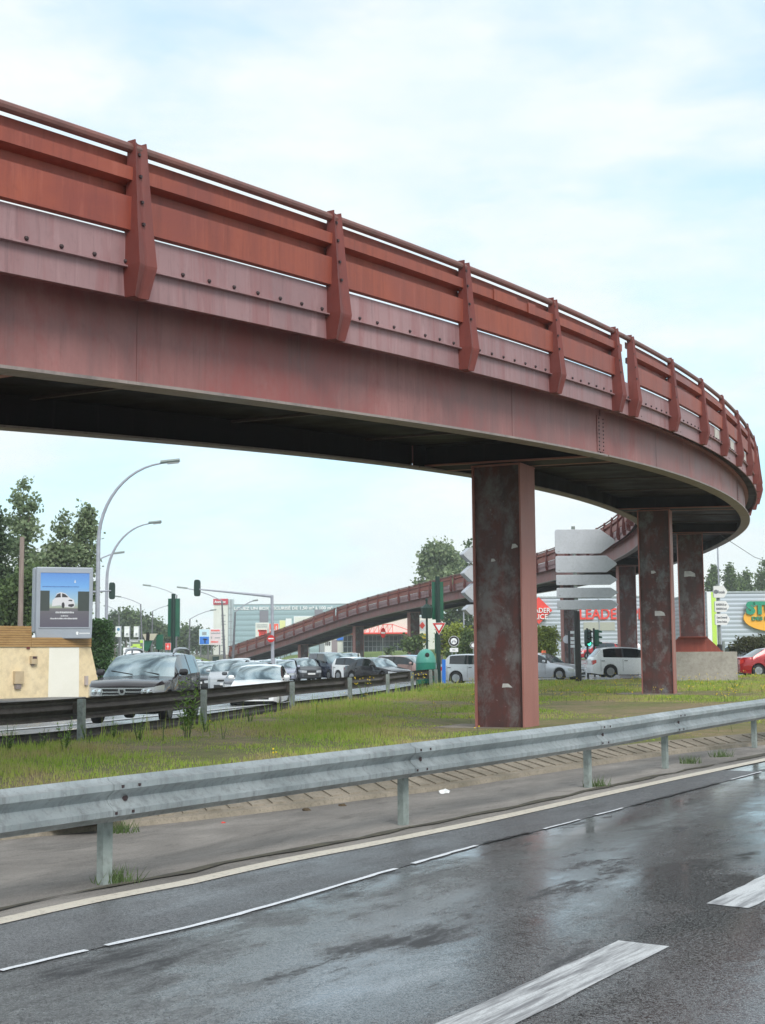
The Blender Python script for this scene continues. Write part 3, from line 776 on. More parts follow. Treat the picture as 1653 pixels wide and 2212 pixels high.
# columns
def column(s_, lat, kind=0):
    p, sd_, fw = path(s_); c = p + sd_*lat; g0 = isl_z(c.x, c.y) if c.y < 66 else G(c.x, c.y)
    zt = p.z - GD + lat*TILT; w2, d2 = 0.53, 0.43
    if kind == 0 and s_ > 90: w2, d2 = 0.56, 0.44
    mb = MB(); zb = g0 - 0.2
    if abs(s_-94.4) < .5: zb = g0 + 1.32
    B = lambda a, b_, z: Vector((c.x, c.y, 0)) + sd_*a + fw*b_ + Vector((0, 0, z))
    def bx(a0, a1, b0, b1, z0, z1, mi):
        vs = [B(a, b_, z) for z in (z0, z1) for a, b_ in ((a0, b0), (a1, b0), (a1, b1), (a0, b1))]
        mb.add(vs, [(0,3,2,1),(4,5,6,7),(0,1,5,4),(1,2,6,5),(2,3,7,6),(3,0,4,7)], mi)
    t = 0.035
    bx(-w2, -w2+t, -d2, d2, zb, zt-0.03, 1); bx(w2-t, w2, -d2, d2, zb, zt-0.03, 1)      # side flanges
    bx(-w2+t, w2-t, -d2+0.07, -d2+0.09, zb, zt-0.03, 0); bx(-w2+t, w2-t, d2-0.09, d2-0.07, zb, zt-0.03, 0)
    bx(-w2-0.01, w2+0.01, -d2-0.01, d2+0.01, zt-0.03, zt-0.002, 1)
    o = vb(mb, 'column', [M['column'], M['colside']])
    # transverse cap beam between the girders
    mb = MB(); up = Vector((0, 0, 1)); q = Vector((p.x, p.y, p.z)) ; ss = sd_ + Vector((0, 0, TILT))
    f2 = [(q + ss*(GO_-0.03), fw, up), (q - ss*(GO_-0.03), fw, up)]
    for e in (-0.42, 0.42):
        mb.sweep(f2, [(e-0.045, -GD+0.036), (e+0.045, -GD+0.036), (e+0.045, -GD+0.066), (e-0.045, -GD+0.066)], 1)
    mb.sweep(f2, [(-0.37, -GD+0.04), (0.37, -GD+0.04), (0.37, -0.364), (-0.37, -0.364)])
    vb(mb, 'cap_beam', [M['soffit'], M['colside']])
    return c, sd_, fw, g0, zb
for s_, lat in COLS[1:]:
    c, sd_, fw, g0, zb = column(s_, lat)
    if abs(s_-94.4) < .5:
        # gusseted steel shoe on a concrete plinth
        B = lambda a, b_, z: Vector((c.x, c.y, 0)) + sd_*a + fw*b_ + Vector((0, 0, z))
        def bxm(mb, a0, a1, b0, b1, z0, z1, mi=0):
            vs = [B(a, b_, z) for z in (z0, z1) for a, b_ in ((a0, b0), (a1, b0), (a1, b1), (a0, b1))]
            mb.add(vs, [(0,3,2,1),(4,5,6,7),(0,1,5,4),(1,2,6,5),(2,3,7,6),(3,0,4,7)], mi)
        mb = MB(); bxm(mb, -1.25, 1.25, -1.25, 1.25, zb-0.04, zb)
        for b_ in (-0.50, 0.46):
            vs = [B(a, b_+d, z) for d in (0, 0.03) for a, z in ((-1.2, zb), (1.2, zb), (1.12, zb+0.12), (0.60, zb+0.62), (-0.60, zb+0.62), (-1.12, zb+0.12))]
            mb.add(vs, [(0,1,2,3,4,5), (11,10,9,8,7,6)] + [(i, i+6, (i+1)%6+6, (i+1)%6) for i in range(6)])
        bxm(mb, -0.62, 0.62, -0.9, 0.9, zb+0.60, zb+0.63)
        vb(mb, 'column_shoe', M['panel'])
        mb = MB(); bxm(mb, -1.75, 1.75, -2.6, 2.4, g0-0.3, zb-0.042); vb(mb, 'plinth', M['conc'])
    elif c.y < 50:
        mb = MB(); B = lambda a, b_, z: Vector((c.x, c.y, 0)) + sd_*a + fw*b_ + Vector((0, 0, z))
        w_ = 0.72
        vs = [B(a, b_, z) for z in (g0-0.3, g0+0.015) for a, b_ in ((-w_-0.6, -w_), (w_, -w_), (w_, w_), (-w_-0.6, w_))]
        mb.add(vs, [(0,3,2,1),(4,5,6,7),(0,1,5,4),(1,2,6,5),(2,3,7,6),(3,0,4,7)]); vb(mb, 'footing', M['kerb'])
def scrap(s_, lat, u, v, w, h, label):
    p, sd_, fw = path(s_); c = p + sd_*lat; d2 = 0.43 if s_ < 90 else 0.44; q = c - fw*(d2-0.07); d = ray(u, v); o0 = Vector((0, 0, EYE))
    n = Vector((fw.x, fw.y, 0)); t = ((q-o0).dot(n))/d.dot(n); P0 = o0 + d*t - n*0.004; rr = random.Random(int(u)); mb = MB()
    pts = [(-w/2, -h/2), (0, -h/2*rr.uniform(.5, 1)), (w/2, -h/2*rr.uniform(.2, 1)), (w/2*rr.uniform(.5, 1), h*0.1), (w*0.1, h/2), (-w/2*rr.uniform(.7, 1), h/2)]
    mb.add([P0 + sd_*a + Vector((0, 0, 1))*b_ for a, b_ in pts] + [P0 - n*0.004 + sd_*a + Vector((0, 0, 1))*b_ for a, b_ in pts], [tuple(range(6)), tuple(range(6, 12))[::-1]] + [(i, i+6, (i+1)%6+6, (i+1)%6) for i in range(6)])
    vb(mb, 'torn_paper', M['scrap'], label)
M['scrap'] = noisy('torn_poster_paper', (0.42, 0.40, 0.40), (0.58, 0.56, 0.55), 6, 0.8)
scrap(59.0, -0.4, 1096, 1481, 0.22, 0.08, 'torn white paper scrap low on the column'); scrap(59.0, -0.4, 1112, 1180, 0.14, 0.10, 'small pale flake'); scrap(59.0, -0.4, 1066, 1210, 0.10, 0.06, 'small pale flake')
scrap(77.8, -0.78, 1426, 1325, 0.34, 0.16, 'torn white sticker with a tapering tail'); scrap(77.8, -0.78, 1412, 1236, 0.16, 0.10, 'small pale flake')
scrap(94.4, -0.1, 1490, 1240, 0.50, 0.26, 'large torn pale patch')
# abutment wall where the ramp meets the ground
p, sd_, fw = path(242.5)
mb = MB(); fr = [ (path(242.5)[0]*1.0, sd_, Vector((0,0,1))), (path(242.5)[0] + fw*14, sd_, Vector((0,0,1)))]
mb.sweep(fr, [(-HW-0.5, -3.5), (HW, -3.5), (HW, 0.4), (-HW-0.5, 0.4)])
ab = mb.build('retaining_wall', M['conc']); tag(ab, 'low concrete retaining wall where the red ramp reaches the ground', 'wall')

# ================================================================== guardrails
WPROF = [(0.0, 0.02), (0.015, 0.0), (0.03, 0.02), (0.082, 0.045), (0.085, 0.085), (0.03, 0.125), (0.012, 0.155), (0.03, 0.185), (0.085, 0.225), (0.082, 0.265), (0.03, 0.29), (0.015, 0.312), (0.0, 0.295)]
def wbeam(P, top, side, thick=0.005, scale=1.0, zf=G):
    """P plan points of the beam's back; side: +1 corrugation bulges to the right of travel"""
    fr = []
    for i, p in enumerate(P):
        nr, t = nrm_at(P, i); n_ = -nr*side
        fr.append((Vector((p.x, p.y, zf(p.x, p.y)+top-0.312*scale)), n_, Vector((0, 0, 1))))
    face = [(a*scale, b_*scale) for a, b_ in WPROF[1:12]]
    prof = face + [(a-thick*1.5, b_) for a, b_ in face[::-1]]
    mb = MB(); mb.sweep(fr, prof, smooth=True); return mb, fr
pp = [gp(226, 1911), gp(872, 1783), gp(1271, 1702), gp(1438, 1661)]
d0 = (pp[1]-pp[0]).normalized(); d3 = (pp[3]-pp[2]).normalized()
d4 = (d3*1.0 + Vector((0.02, 0, 0))).normalized()
PP = [pp[0]-d0*12, pp[0]-d0*8, pp[0]-d0*4] + pp + [pp[3]+d4*4, pp[3]+d4*8, pp[3]+d4*12, pp[3]+d4*16]
PP = [Vector((p.x, p.y, 0)) for p in PP]
RP = resample(PP, 0.5)
RPo = [p + (-nrm_at(RP, i)[0])*0.17 for i, p in enumerate(RP)]
gr = thing('guardrail', 'pale galvanised guardrail running along the wet road in the foreground', 'guardrail', (pp[1].x, pp[1].y, G(pp[1].x, pp[1].y)))
GO3 = gr.location.copy()
# beam sections overlap at every second post
tot = len(RPo)
mb, fr = wbeam(RPo, 0.775, 1)
m = mat('galvanised_beam', (0.4, 0.42, 0.43), 0.42, 0.5); nt = m.node_tree; b = nt.nodes['Principled BSDF']; ob = tcoord(nt)
c = ramp(nt, nz(nt, 1.6, 8, 0.65, ob), [(0.35, (0.27, 0.30, 0.31)), (0.65, (0.44, 0.47, 0.48))])
st = nz(nt, 3.0, 6, 0.7, mapping(nt, ob, (5, 5, 0.6), (0, 0, 0)))
c = mixc(nt, ramp(nt, st, [(0.48, 0.0), (0.70, 0.75)]), c, (0.20, 0.205, 0.205))
c = mixc(nt, ramp(nt, nz(nt, 26, 5, 0.7, ob), [(0.58, 0.0), (0.75, 0.6)]), c, (0.13, 0.125, 0.12))
nt.links.new(c, b.inputs['Base Color']); nt.links.new(ramp(nt, nz(nt, 7, 6, 0.6, ob), [(0.3, 0.32), (0.7, 0.55)]), b.inputs['Roughness'])
bump(nt, b, nz(nt, 5, 5, 0.6, ob), 0.12, 0.02); M['beam'] = m
mb.build('beam', M['beam'], gr, origin=GO3)
for i, p in enumerate(PP):
    if i > 8: continue
    nr, t = nrm_at(PP, i); g0 = G(p.x, p.y); up = Vector((0, 0, 1))
    mb = MB(); B = lambda a, b_, z: Vector((p.x, p.y, g0+z)) - nr*a + t*b_
    def bq(mb, a0, a1, b0, b1, z0, z1, mi=0):
        vs = [B(a, b_, z) for z in (z0, z1) for a, b_ in ((a0, b0), (a1, b0), (a1, b1), (a0, b1))]
        mb.add(vs, [(0,3,2,1),(4,5,6,7),(0,1,5,4),(1,2,6,5),(2,3,7,6),(3,0,4,7)], mi)
    bq(mb, -0.035, 0.03, -0.045, -0.040, -0.2, 0.70); bq(mb, -0.035, -0.030, -0.040, 0.045, -0.2, 0.70); bq(mb, 0.025, 0.030, -0.040, 0.045, -0.2, 0.70)
    mb.build('post', M['galvpost'], gr, origin=GO3)
    mb = MB(); bq(mb, 0.031, 0.165, -0.04, 0.04, 0.50, 0.72); mb.build('spacer', M['galv'], gr, origin=GO3)
    mb = MB()
    def oval(a, b_, z, s=1.0):
        mb.cbox(B(a, b_, z), (0.040*s, 0.016*s, 0.018*s), 0, rot=Matrix.Rotation(math.atan2(t.y, t.x)+0.5, 3, 'Z'))
    # splice: lap edge strip and its bolts, on every second post from the first
    if i in (3, 4, 5, 6, 7):
        for b_ in (-0.13, 0.03):
            oval(0.17+0.083, b_+0.06, 0.775-0.065, 1.1); oval(0.17+0.083, b_, 0.775-0.245, 1.1)
        oval(0.17+0.012, 0.02, 0.775-0.157, 1.9)
        bolts_ = mb
        j = min(range(len(RPo)), key=lambda q: (RPo[q]-(p-nr*0.17)).length)
        mb2 = MB(); n2, t2 = nrm_at(RPo, j); fr2 = []
        for dd in (-0.16, 0.17):
            q = p - nr*0.172 + t*dd; fr2.append((Vector((q.x, q.y, G(q.x, q.y)+0.775-0.312)), -n2, up))
        face = [(a+0.004, b2) for a, b2 in WPROF[1:12]]; mb2.sweep(fr2, face + [(a-0.003, b2) for a, b2 in face[::-1]], smooth=True); mb2.add(bolts_.v, bolts_.f, 1)
        mb2.build('lap_joint', [M['beam'], M['bolt']], gr, origin=GO3)
# dark rail on the far side of the island, seen from behind
gl = thing('guardrail', 'dark stained guardrail seen from behind along the far side of the grass island', 'guardrail', (-4.8, 35, G(-4.8, 35)))
GO4 = gl.location.copy()
RB = resample(RAILB, 0.7)
mb, fr = wbeam(RB, 0.85, -1, scale=1.32)
mb.build('beam', M['galvdark'], gl, origin=GO4)
frl = []
for i, p in enumerate(RB):
    nr, t = nrm_at(RB, i); frl.append((Vector((p.x, p.y, G(p.x, p.y)-0.1)), nr, Vector((0, 0, 1))))
mb = MB(); mb.sweep(frl, [(-0.004, 0), (0.004, 0), (0.004, 0.20), (0.045, 0.24), (0.045, 0.30), (0.004, 0.35), (-0.004, 0.35), (0.036, 0.30), (0.036, 0.24), (-0.004, 0.20)], smooth=False)
mb.build('lower_plate', M['galvdark'], gl, origin=GO4)
d_ = [0]
for i in range(1, len(RB)): d_.append(d_[-1] + (RB[i]-RB[i-1]).length)
for u in (-320, 152, 425, 613, 738, 824, 877, 918, 985):
    j = min(range(len(RB)-1), key=lambda q: abs(826.5 + F*RB[q].x/RB[q].y - u))
    p = RB[j]; nr, t = nrm_at(RB, j); g0 = G(p.x, p.y)
    B = lambda a, b_, z: Vector((p.x, p.y, g0+z)) + nr*(-a) + t*b_
    lean = 0.10 if u > 870 else 0.0
    mb = MB(); 
    def bq2(mb, a0, a1, b0, b1, z0, z1):
        vs = [B(a, b_ - lean*z, z) for z in (z0, z1) for a, b_ in ((a0, b0), (a1, b0), (a1, b1), (a0, b1))]
        mb.add(vs, [(0,3,2,1),(4,5,6,7),(0,1,5,4),(1,2,6,5),(2,3,7,6),(3,0,4,7)])
    bq2(mb, 0.10, 0.22, -0.06, 0.06, -0.2, 0.84)
    mb.build('post', M['galvpost'], gl, origin=GO4)
    mb = MB(); bq2(mb, 0.0, 0.10, -0.06, 0.06, 0.55, 0.78); mb.build('spacer', M['galvdark'], gl, origin=GO4)

# ================================================================== cars
def interp(pts, x):
    if x >= pts[0][0]: return pts[0][1]
    for (x0, z0), (x1, z1) in zip(pts, pts[1:]):
        if x >= x1: return z0 + (z1-z0)*(x0-x)/(x0-x1) if x0 != x1 else z1
    return pts[-1][1]
# profiles: x from front (+) to rear (-), top line; cowl, roof front, roof rear, tail base; all as fractions / metres
KIND = {
 'hatch':  dict(L=4.0, W=1.72, H=1.47, hood=(0.68, 0.92), cowl=0.24, rf=0.03, rr=-0.40, tb=-0.485, belt=0.95, tail=1.00, gc=0.16, rw=0.30),
 'small':  dict(L=3.0, W=1.66, H=1.50, hood=(0.78, 0.98), cowl=0.29, rf=0.08, rr=-0.42, tb=-0.49, belt=0.98, tail=1.02, gc=0.17, rw=0.29),
 'sedan':  dict(L=4.4, W=1.74, H=1.42, hood=(0.66, 0.90), cowl=0.20, rf=0.03, rr=-0.22, tb=-0.36, belt=0.92, tail=0.98, gc=0.15, rw=0.30),
 'estate': dict(L=4.5, W=1.76, H=1.46, hood=(0.68, 0.93), cowl=0.22, rf=0.05, rr=-0.42, tb=-0.485, belt=0.94, tail=0.99, gc=0.15, rw=0.31),
 'mpv':    dict(L=4.4, W=1.80, H=1.62, hood=(0.78, 1.05), cowl=0.28, rf=0.06, rr=-0.42, tb=-0.49, belt=1.02, tail=1.08, gc=0.17, rw=0.32),
 'suv':    dict(L=4.3, W=1.84, H=1.63, hood=(0.93, 1.08), cowl=0.19, rf=0.03, rr=-0.42, tb=-0.485, belt=1.10, tail=1.14, gc=0.26, rw=0.35),
 'van':    dict(L=4.2, W=1.82, H=1.82, hood=(0.85, 1.12), cowl=0.27, rf=0.12, rr=-0.48, tb=-0.495, belt=1.12, tail=1.12, gc=0.18, rw=0.32),
}
PAINT = {}
def paint(name, c, metal=0.0, rough=0.22):
    if name not in PAINT: PAINT[name] = noisy(name + '_car_paint', c, tuple(min(0.92, k*1.06) for k in c), 2, rough, metal=metal, coat=0.5, fine=(9, tuple(k*0.75 for k in c), 0.35))
    return PAINT[name]
WHITE = lambda: paint('white', (0.86, 0.87, 0.88)); SILVER = lambda: paint('silver', (0.52, 0.54, 0.57), 0.5, 0.28)
BLACK = lambda: paint('black', (0.018, 0.018, 0.022), 0.0, 0.15); BLUE = lambda: paint('midnight_blue', (0.014, 0.020, 0.05), 0.0, 0.2)
GREY = lambda: paint('grey', (0.09, 0.095, 0.105), 0.2, 0.25); RED = lambda: paint('red', (0.36, 0.012, 0.016), 0.2, 0.2)
LILAC = lambda: paint('blue_silver', (0.36, 0.38, 0.48), 0.5, 0.25); BEIGE = lambda: paint('rosy_beige', (0.42, 0.29, 0.27), 0.2, 0.3)
BROWN = lambda: paint('dark_brown_grey', (0.030, 0.026, 0.030), 0.0, 0.2); SKYB = lambda: paint('pale_blue', (0.28, 0.50, 0.68), 0.2, 0.25)
def car(kind, x, y, head, pnt, label, group='cars queuing at the junction', name='car', detail=False, lights=None, extra=None, zoff=0.0, Lx=None):
    k = KIND[kind]; Lg = Lx or k['L']; Wd = k['W']/2; H = k['H']; gc = k['gc']
    t = thing(name, label, 'car', (x, y, G(x, y)-0.03+zoff), R(head), group)
    xc, xrf, xrr, xtb = k['cowl']*Lg, k['rf']*Lg, k['rr']*Lg, k['tb']*Lg
    fw_, rw_ = 0.315*Lg, -0.30*Lg; wr = k['rw']; ar = wr + 0.055
    top = [(Lg/2, k['hood'][0]-0.06), (Lg/2-0.06, k['hood'][0]), (Lg*0.42, k['hood'][0]+0.08), (xc+0.35, k['hood'][1]-0.05), (xc, k['hood'][1]), ((xc+xrf)/2, k['hood'][1]+(H-k['hood'][1])*0.58), (xrf, H-0.055), (xrf-0.35, H-0.012), ((xrf+xrr)/2, H), (xrr+0.3, H-0.02), (xrr, H-0.07), (xtb, k['tail']), (-Lg/2+0.02, k['tail']-0.06), (-Lg/2, k['tail']-0.12)]
    if kind == 'sedan': top = top[:-3] + [(xtb, k['tail']), (-Lg/2+0.12, k['tail']-0.02), (-Lg/2, k['tail']-0.12)]
    belt = [(Lg/2, k['hood'][0]-0.10), (Lg/2-0.06, k['hood'][0]-0.06), (xc, k['hood'][1]-0.05), (xrf, k['belt']), (xrr, k['belt']+0.04), (xtb, k['tail']-0.04), (-Lg/2, k['tail']-0.16)]
    # stations
    st = {Lg/2, Lg/2-0.05, Lg/2-0.16, Lg/2-0.34, -Lg/2, -Lg/2+0.05, -Lg/2+0.16}
    for wx in (fw_, rw_):
        for a in np.linspace(-1, 1, 9): st.add(round(wx + float(math.sin(a*PI/2))*ar, 4))
    st |= {xc+0.35, xc, (xc+xrf)/2, xrf, xrr, xtb, (xrr+xtb)/2}
    a0 = xc - 0.28*(xc-xrf)                                # front of the side glass
    bp = xrf-0.40*(xrf-xrr)-0.05                          # B pillar
    cp = xrr+0.28 if kind in ('mpv', 'suv', 'estate', 'van') else xrr+0.05
    st |= {a0, bp+0.04, bp-0.04, cp+0.03, cp-0.03, xrf-0.3, cp-0.5}
    xs_ = sorted({round(v, 3) for v in st if -Lg/2 <= v <= Lg/2}, reverse=True)
    xs_ = [v for i, v in enumerate(xs_) if i == 0 or xs_[i-1]-v > 0.012]
    rows = []
    for X in xs_:
        u = abs(X)/(Lg/2); w = Wd*(1-0.035*u**2-0.16*max(0, (u-0.80)/0.20)**2.2)
        if kind == 'van' and X < 0: w = Wd*(1-0.02*u**2-0.05*max(0, (u-0.9)/0.1)**2)
        zt, zb = interp(top, X), interp(belt, X); zb = min(zb, zt-0.03)
        gl_ = clamp((zt-zb-0.05)/(H-k['belt']-0.05), 0, 1)
        z0 = gc + 0.07*max(0, (u-0.85)/0.15)
        for wx in (fw_, rw_):
            dx = abs(X-wx)
            if dx < ar: z0 = max(z0, wr + math.sqrt(max(0, ar*ar-dx*dx)) - 0.0)
        z1 = max(z0+0.03, gc+0.14); z2 = max(z1+0.03, (gc+zb)/2+0.06)
        z2 = min(z2, zb-0.02)
        tuck = (0.87 if kind == 'van' else 0.80)
        w4 = w*(0.95*(1-gl_)+tuck*gl_); w5 = w*(0.62*(1-gl_)+0.55*gl_)
        rows.append([(w*0.965, z0), (w, z1), (w*1.0, z2), (w*0.985, zb), (w4, zt-0.045*gl_-0.015*(1-gl_)), (w5, zt), (0, zt+0.022)])
    nr_ = 7; N = 2*nr_-1
    vs = []
    for X, rw in zip(xs_, rows):
        for yy, zz in rw: vs.append((X, yy, zz))
        for yy, zz in rw[-2::-1]: vs.append((X, -yy, zz))
    body, side_g, shield, back = MB(), MB(), MB(), MB()
    sets = {'b': [], 'wl': [], 's': [], 'r': [], 'p': []}
    for i in range(len(xs_)-1):
        xm = (xs_[i]+xs_[i+1])/2
        for j in range(N-1):
            jj = j if j < nr_-1 else N-2-j
            f = (i*N+j, (i+1)*N+j, (i+1)*N+j+1, i*N+j+1); key = 'b'
            if jj == 3 and xm < a0 and xm > xrr+0.02 - (0.0 if kind != 'sedan' else 0):
                if not (bp-0.04 < xm < bp+0.04) and not (cp-0.03 < xm < cp+0.03): key = 'wl'
                elif bp-0.04 < xm < bp+0.04: key = 'p'
                if kind == 'van' and xm < bp: key = 'b'
            if jj in (4, 5) and xrf < xm < xc: key = 's'
            if jj in (4, 5) and xtb < xm < xrr and kind != 'van': key = 'r'
            sets[key].append(f)
    def sub(fl, m_, nm, par, inset=0.0):
        if not fl: return None
        used = sorted({q for f in fl for q in f}); mp_ = {q: i for i, q in enumerate(used)}
        mb = MB(); mb.add([vs[q] for q in used], [tuple(mp_[q] for q in f) for f in fl], 0, True)
        return mb.build(nm, m_, par)
    # body with end caps
    used = vs; mb = MB(); mb.add(vs, sets['b'], 0, True)
    mb.add([vs[q] for q in range(N)], [tuple(range(N))]); mb.add([vs[(len(xs_)-1)*N+q] for q in range(N)], [tuple(range(N))[::-1]])
    mb.build('body', pnt, t)
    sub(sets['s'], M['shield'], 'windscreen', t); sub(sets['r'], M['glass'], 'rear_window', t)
    for sg in (1, -1):
        fl = [f for f in sets['wl'] if vs[f[0]][1]*sg > 0]
        sub(fl, M['glass'], 'side_windows', t)
    for sg in (1, -1): sub([f for f in sets['p'] if vs[f[0]][1]*sg > 0], M['black'], 'door_pillar', t)
    # dark interior floor, seats and underbody
    mb = MB(); mb.box((-Lg/2+0.12, -Wd*0.80, gc-0.02), (Lg/2-0.12, Wd*0.80, gc+0.30), 0)
    for wx in (fw_, rw_): mb.box((wx-ar+0.02, -Wd*0.80, gc+0.27), (wx+ar-0.02, Wd*0.80, wr+ar+0.02), 0)
    mb.build('underbody', M['black'], t)
    for wx in (fw_, rw_):
        for sg in (1, -1):
            w_ = MB(); w_.lathe([(wr*0.62, -0.08), (wr*0.97, -0.09), (wr, -0.06), (wr, 0.06), (wr*0.97, 0.09), (wr*0.62, 0.08)], (0, 0, 0), 20, axis='y')
            w_ = shift(w_, (wx, sg*(Wd*0.985-0.10), wr)); wo = w_.build('wheel', M['rubber'], t)
            r_ = MB(); r_.lathe([(0.05, 0.0), (wr*0.60, 0.0), (wr*0.60, 0.01)], (0, 0, 0), 16, axis='y', mi=1)
            for q in range(5):
                an = q*2*PI/5; r_.cbox((math.cos(an)*wr*0.33, 0.012, math.sin(an)*wr*0.33), (wr*0.60, 0.02, wr*0.16), 0, rot=Matrix.Rotation(-an, 3, 'Y'))
            r_.lathe([(wr*0.56, 0.0), (wr*0.63, 0.0), (wr*0.63, 0.022), (wr*0.56, 0.022)], (0, 0, 0), 16, axis='y')
            if sg < 0: r_.v = [(a, -b_, c) for a, b_, c in r_.v]
            r_ = shift(r_, (wx, sg*(Wd*0.985-0.012), wr)); r_.build('rim', [M['rim'], M['black']], wo)
    hz = k['hood'][0]; xf = Lg/2
    # headlamps wrap the front corners
    def fw_at(X): 
        u = abs(X)/(Lg/2); return Wd*(1-0.035*u**2-0.16*max(0, (u-0.80)/0.20)**2.2)
    for sg in (1, -1):
        mb = MB(); P = []
        for X in (xf+0.004, xf-0.05, xf-0.16, xf-0.34):
            w = fw_at(min(X, xf))*1.0+0.004; P.append((X, w))
        hh = 0.20 if detail or kind == 'suv' else 0.16
        zt_ = hz-0.075; vs2 = [(xf+0.012, sg*(P[0][1]-0.34), zt_-0.03), (xf+0.012, sg*(P[0][1]-0.32), zt_-hh)]
        for (X, w), dzt, dzb in zip(P, (0.0, 0.02, 0.03, 0.05), (0, 0.01, 0.03, 0.09)):
            vs2 += [(X, sg*w, zt_+dzt), (X, sg*w, zt_-hh+dzb)]
        mb.add(vs2, [(2*i, 2*i+2, 2*i+3, 2*i+1) for i in range(4)], 0, True)
        ho = mb.build('headlamp', M['glow_head'] if lights else M['lamp'], t)
        if detail:
            for q in (0.10, 0.24):
                b2 = MB(); b2.lathe([(0.062, -0.01), (0.066, 0.012), (0.045, 0.016)], (0, 0, 0), 14, axis='x'); shift(b2, (xf+0.008, sg*(P[0][1]-q), zt_-hh*0.55)); b2.build('reflector', M['chrome'], ho)
    # grille, bumper intake, plate
    mb = MB(); gw = Wd*0.50
    if detail:
        mb.box((xf+0.002, -gw, hz-0.27), (xf+0.012, gw, hz-0.09), 0)
        go = mb.build('grille', M['black'], t)
        ch = MB()
        for z_ in (hz-0.105, hz-0.185, hz-0.255): ch.box((xf+0.012, -gw-0.01, z_-0.013), (xf+0.028, gw+0.01, z_+0.013))
        for s_ in (-1, 1): ch.box((xf+0.0125, s_*(gw+0.012)-0.012, hz-0.27), (xf+0.0275, s_*(gw+0.012)+0.012, hz-0.09))
        ch.prism([(-0.085, hz-0.10), (0.085, hz-0.10), (0.085, hz-0.19), (0.035, hz-0.27), (-0.035, hz-0.27), (-0.085, hz-0.19)], xf+0.0285, xf+0.036, axis='x')
        ch.build('chrome_bars', M['chrome'], go)
        em = MB(); em.prism([(-0.045, hz-0.13), (0.045, hz-0.13), (0.045, hz-0.18), (0.018, hz-0.215), (-0.018, hz-0.215), (-0.045, hz-0.18)], xf+0.037, xf+0.039, axis='x'); em.build('emblem', M['black'], go)
    else:
        mb.box((xf+0.002, -gw, hz-0.20), (xf+0.010, gw, hz-0.11), 0)
        mb.box((xf-0.01, -Wd*0.62, gc+0.12), (xf+0.008, Wd*0.62, gc+0.26), 0)
        mb.build('grille', M['black'], t)
    mb = MB(); mb.box((xf+0.011, -0.26, gc+0.24), (xf+0.018, 0.26, gc+0.35)); mb.build('number_plate', M['plate'], t)
    mb = MB(); mb.box((-xf-0.014, -0.26, 0.62), (-xf-0.004, 0.26, 0.73)); mb.build('number_plate', M['plate'], t)
    # tail lamps
    for sg in (1, -1):
        mb = MB(); w = fw_at(-xf)+0.004; w2 = fw_at(-xf+0.16)+0.004; zz = k['tail']-0.20
        mb.add([(-xf-0.010, sg*(w-0.22), zz+0.02), (-xf-0.010, sg*(w-0.20), zz-0.16), (-xf-0.004, sg*w, zz+0.04), (-xf-0.004, sg*w, zz-0.17), (-xf+0.16, sg*w2, zz+0.07), (-xf+0.16, sg*w2, zz-0.08)], [(0,2,3,1), (2,4,5,3)], 0, True)
        mb.build('tail_lamp', M['tail'], t)
    # mirrors
    for sg in (1, -1):
        mb = MB(); mx = a0-0.12; 
        mb.lathe([(0.02, -0.11), (0.075, -0.085), (0.085, 0.0), (0.075, 0.085), (0.02, 0.11)], (0, 0, 0), 10, axis='y')
        mb.v = [(a*0.75, b_, c*0.95) for a, b_, c in mb.v]
        shift(mb, (mx, sg*(Wd+0.10), k['belt']+0.07)); mb.cbox((mx, sg*(Wd-0.01), k['belt']+0.03), (0.06, 0.14, 0.03))
        mb.build('mirror', pnt if kind != 'van' else M['black'], t)
    # door seams and handles, black pillars trim
    mb = MB()
    for sg in (1, -1):
        for X in (a0-0.10, bp, cp-0.1 if kind != 'small' else bp):
            w = Wd*(1-0.035*(abs(X)/(Lg/2))**2)
            mb.box((X-0.006, min(sg*(w-0.002), sg*(w+0.0025)), gc+0.16), (X+0.006, max(sg*(w-0.002), sg*(w+0.0025)), k['belt']-0.06))
        for X in (bp+0.16, cp+0.02):
            w = Wd*(1-0.035*(abs(X)/(Lg/2))**2)
            mb.box((X-0.09, min(sg*(w-0.01), sg*(w+0.022)), k['belt']-0.15), (X+0.07, max(sg*(w-0.01), sg*(w+0.022)), k['belt']-0.12))
    mb.build('door_trim', M['black'] if pnt not in (PAINT.get('black'),) else M['rubber'], t)
    mb = MB(); mb.tube([(xrr+0.45, 0, H), (xrr+0.38, 0, H+0.16)], 0.006, 5); mb.build('aerial', M['black'], t)
    if kind == 'suv':
        for sg in (1, -1):
            mb = MB(); yy = Wd*0.66
            mb.tube([(xrf-0.25, sg*yy, H-0.02), (xrf-0.40, sg*yy, H+0.075), (xrf-0.8, sg*yy, H+0.10), (xrr+0.5, sg*yy, H+0.095), (xrr+0.2, sg*yy, H+0.06), (xrr+0.08, sg*yy, H-0.03)], [0.022, 0.036, 0.038, 0.038, 0.036, 0.022], 8)
            mb.build('roof_rail', M['rim'], t)
    if lights == 'fog':
        pass
    if extra: extra(t, k, Lg, Wd, H)
    return t

def wipers(t, k, Lg, Wd, H):
    mb = MB(); xc = k['cowl']*Lg; xrf = k['rf']*Lg; z0 = k['hood'][1]; n = Vector((-(0), 0, 1))
    for y0 in (-0.15, 0.5):
        a = Vector((xc-0.02, y0, z0+0.045)); c = Vector((xc-0.14, y0-0.55, z0+0.13)); mb.tube([a, c], 0.010, 5)
    mb.build('wipers', M['black'], t)
    mb = MB(); mb.cbox((xf_ := (xc+xrf)/2+0.0, 0.0, 0), (0,0,0)) if False else None
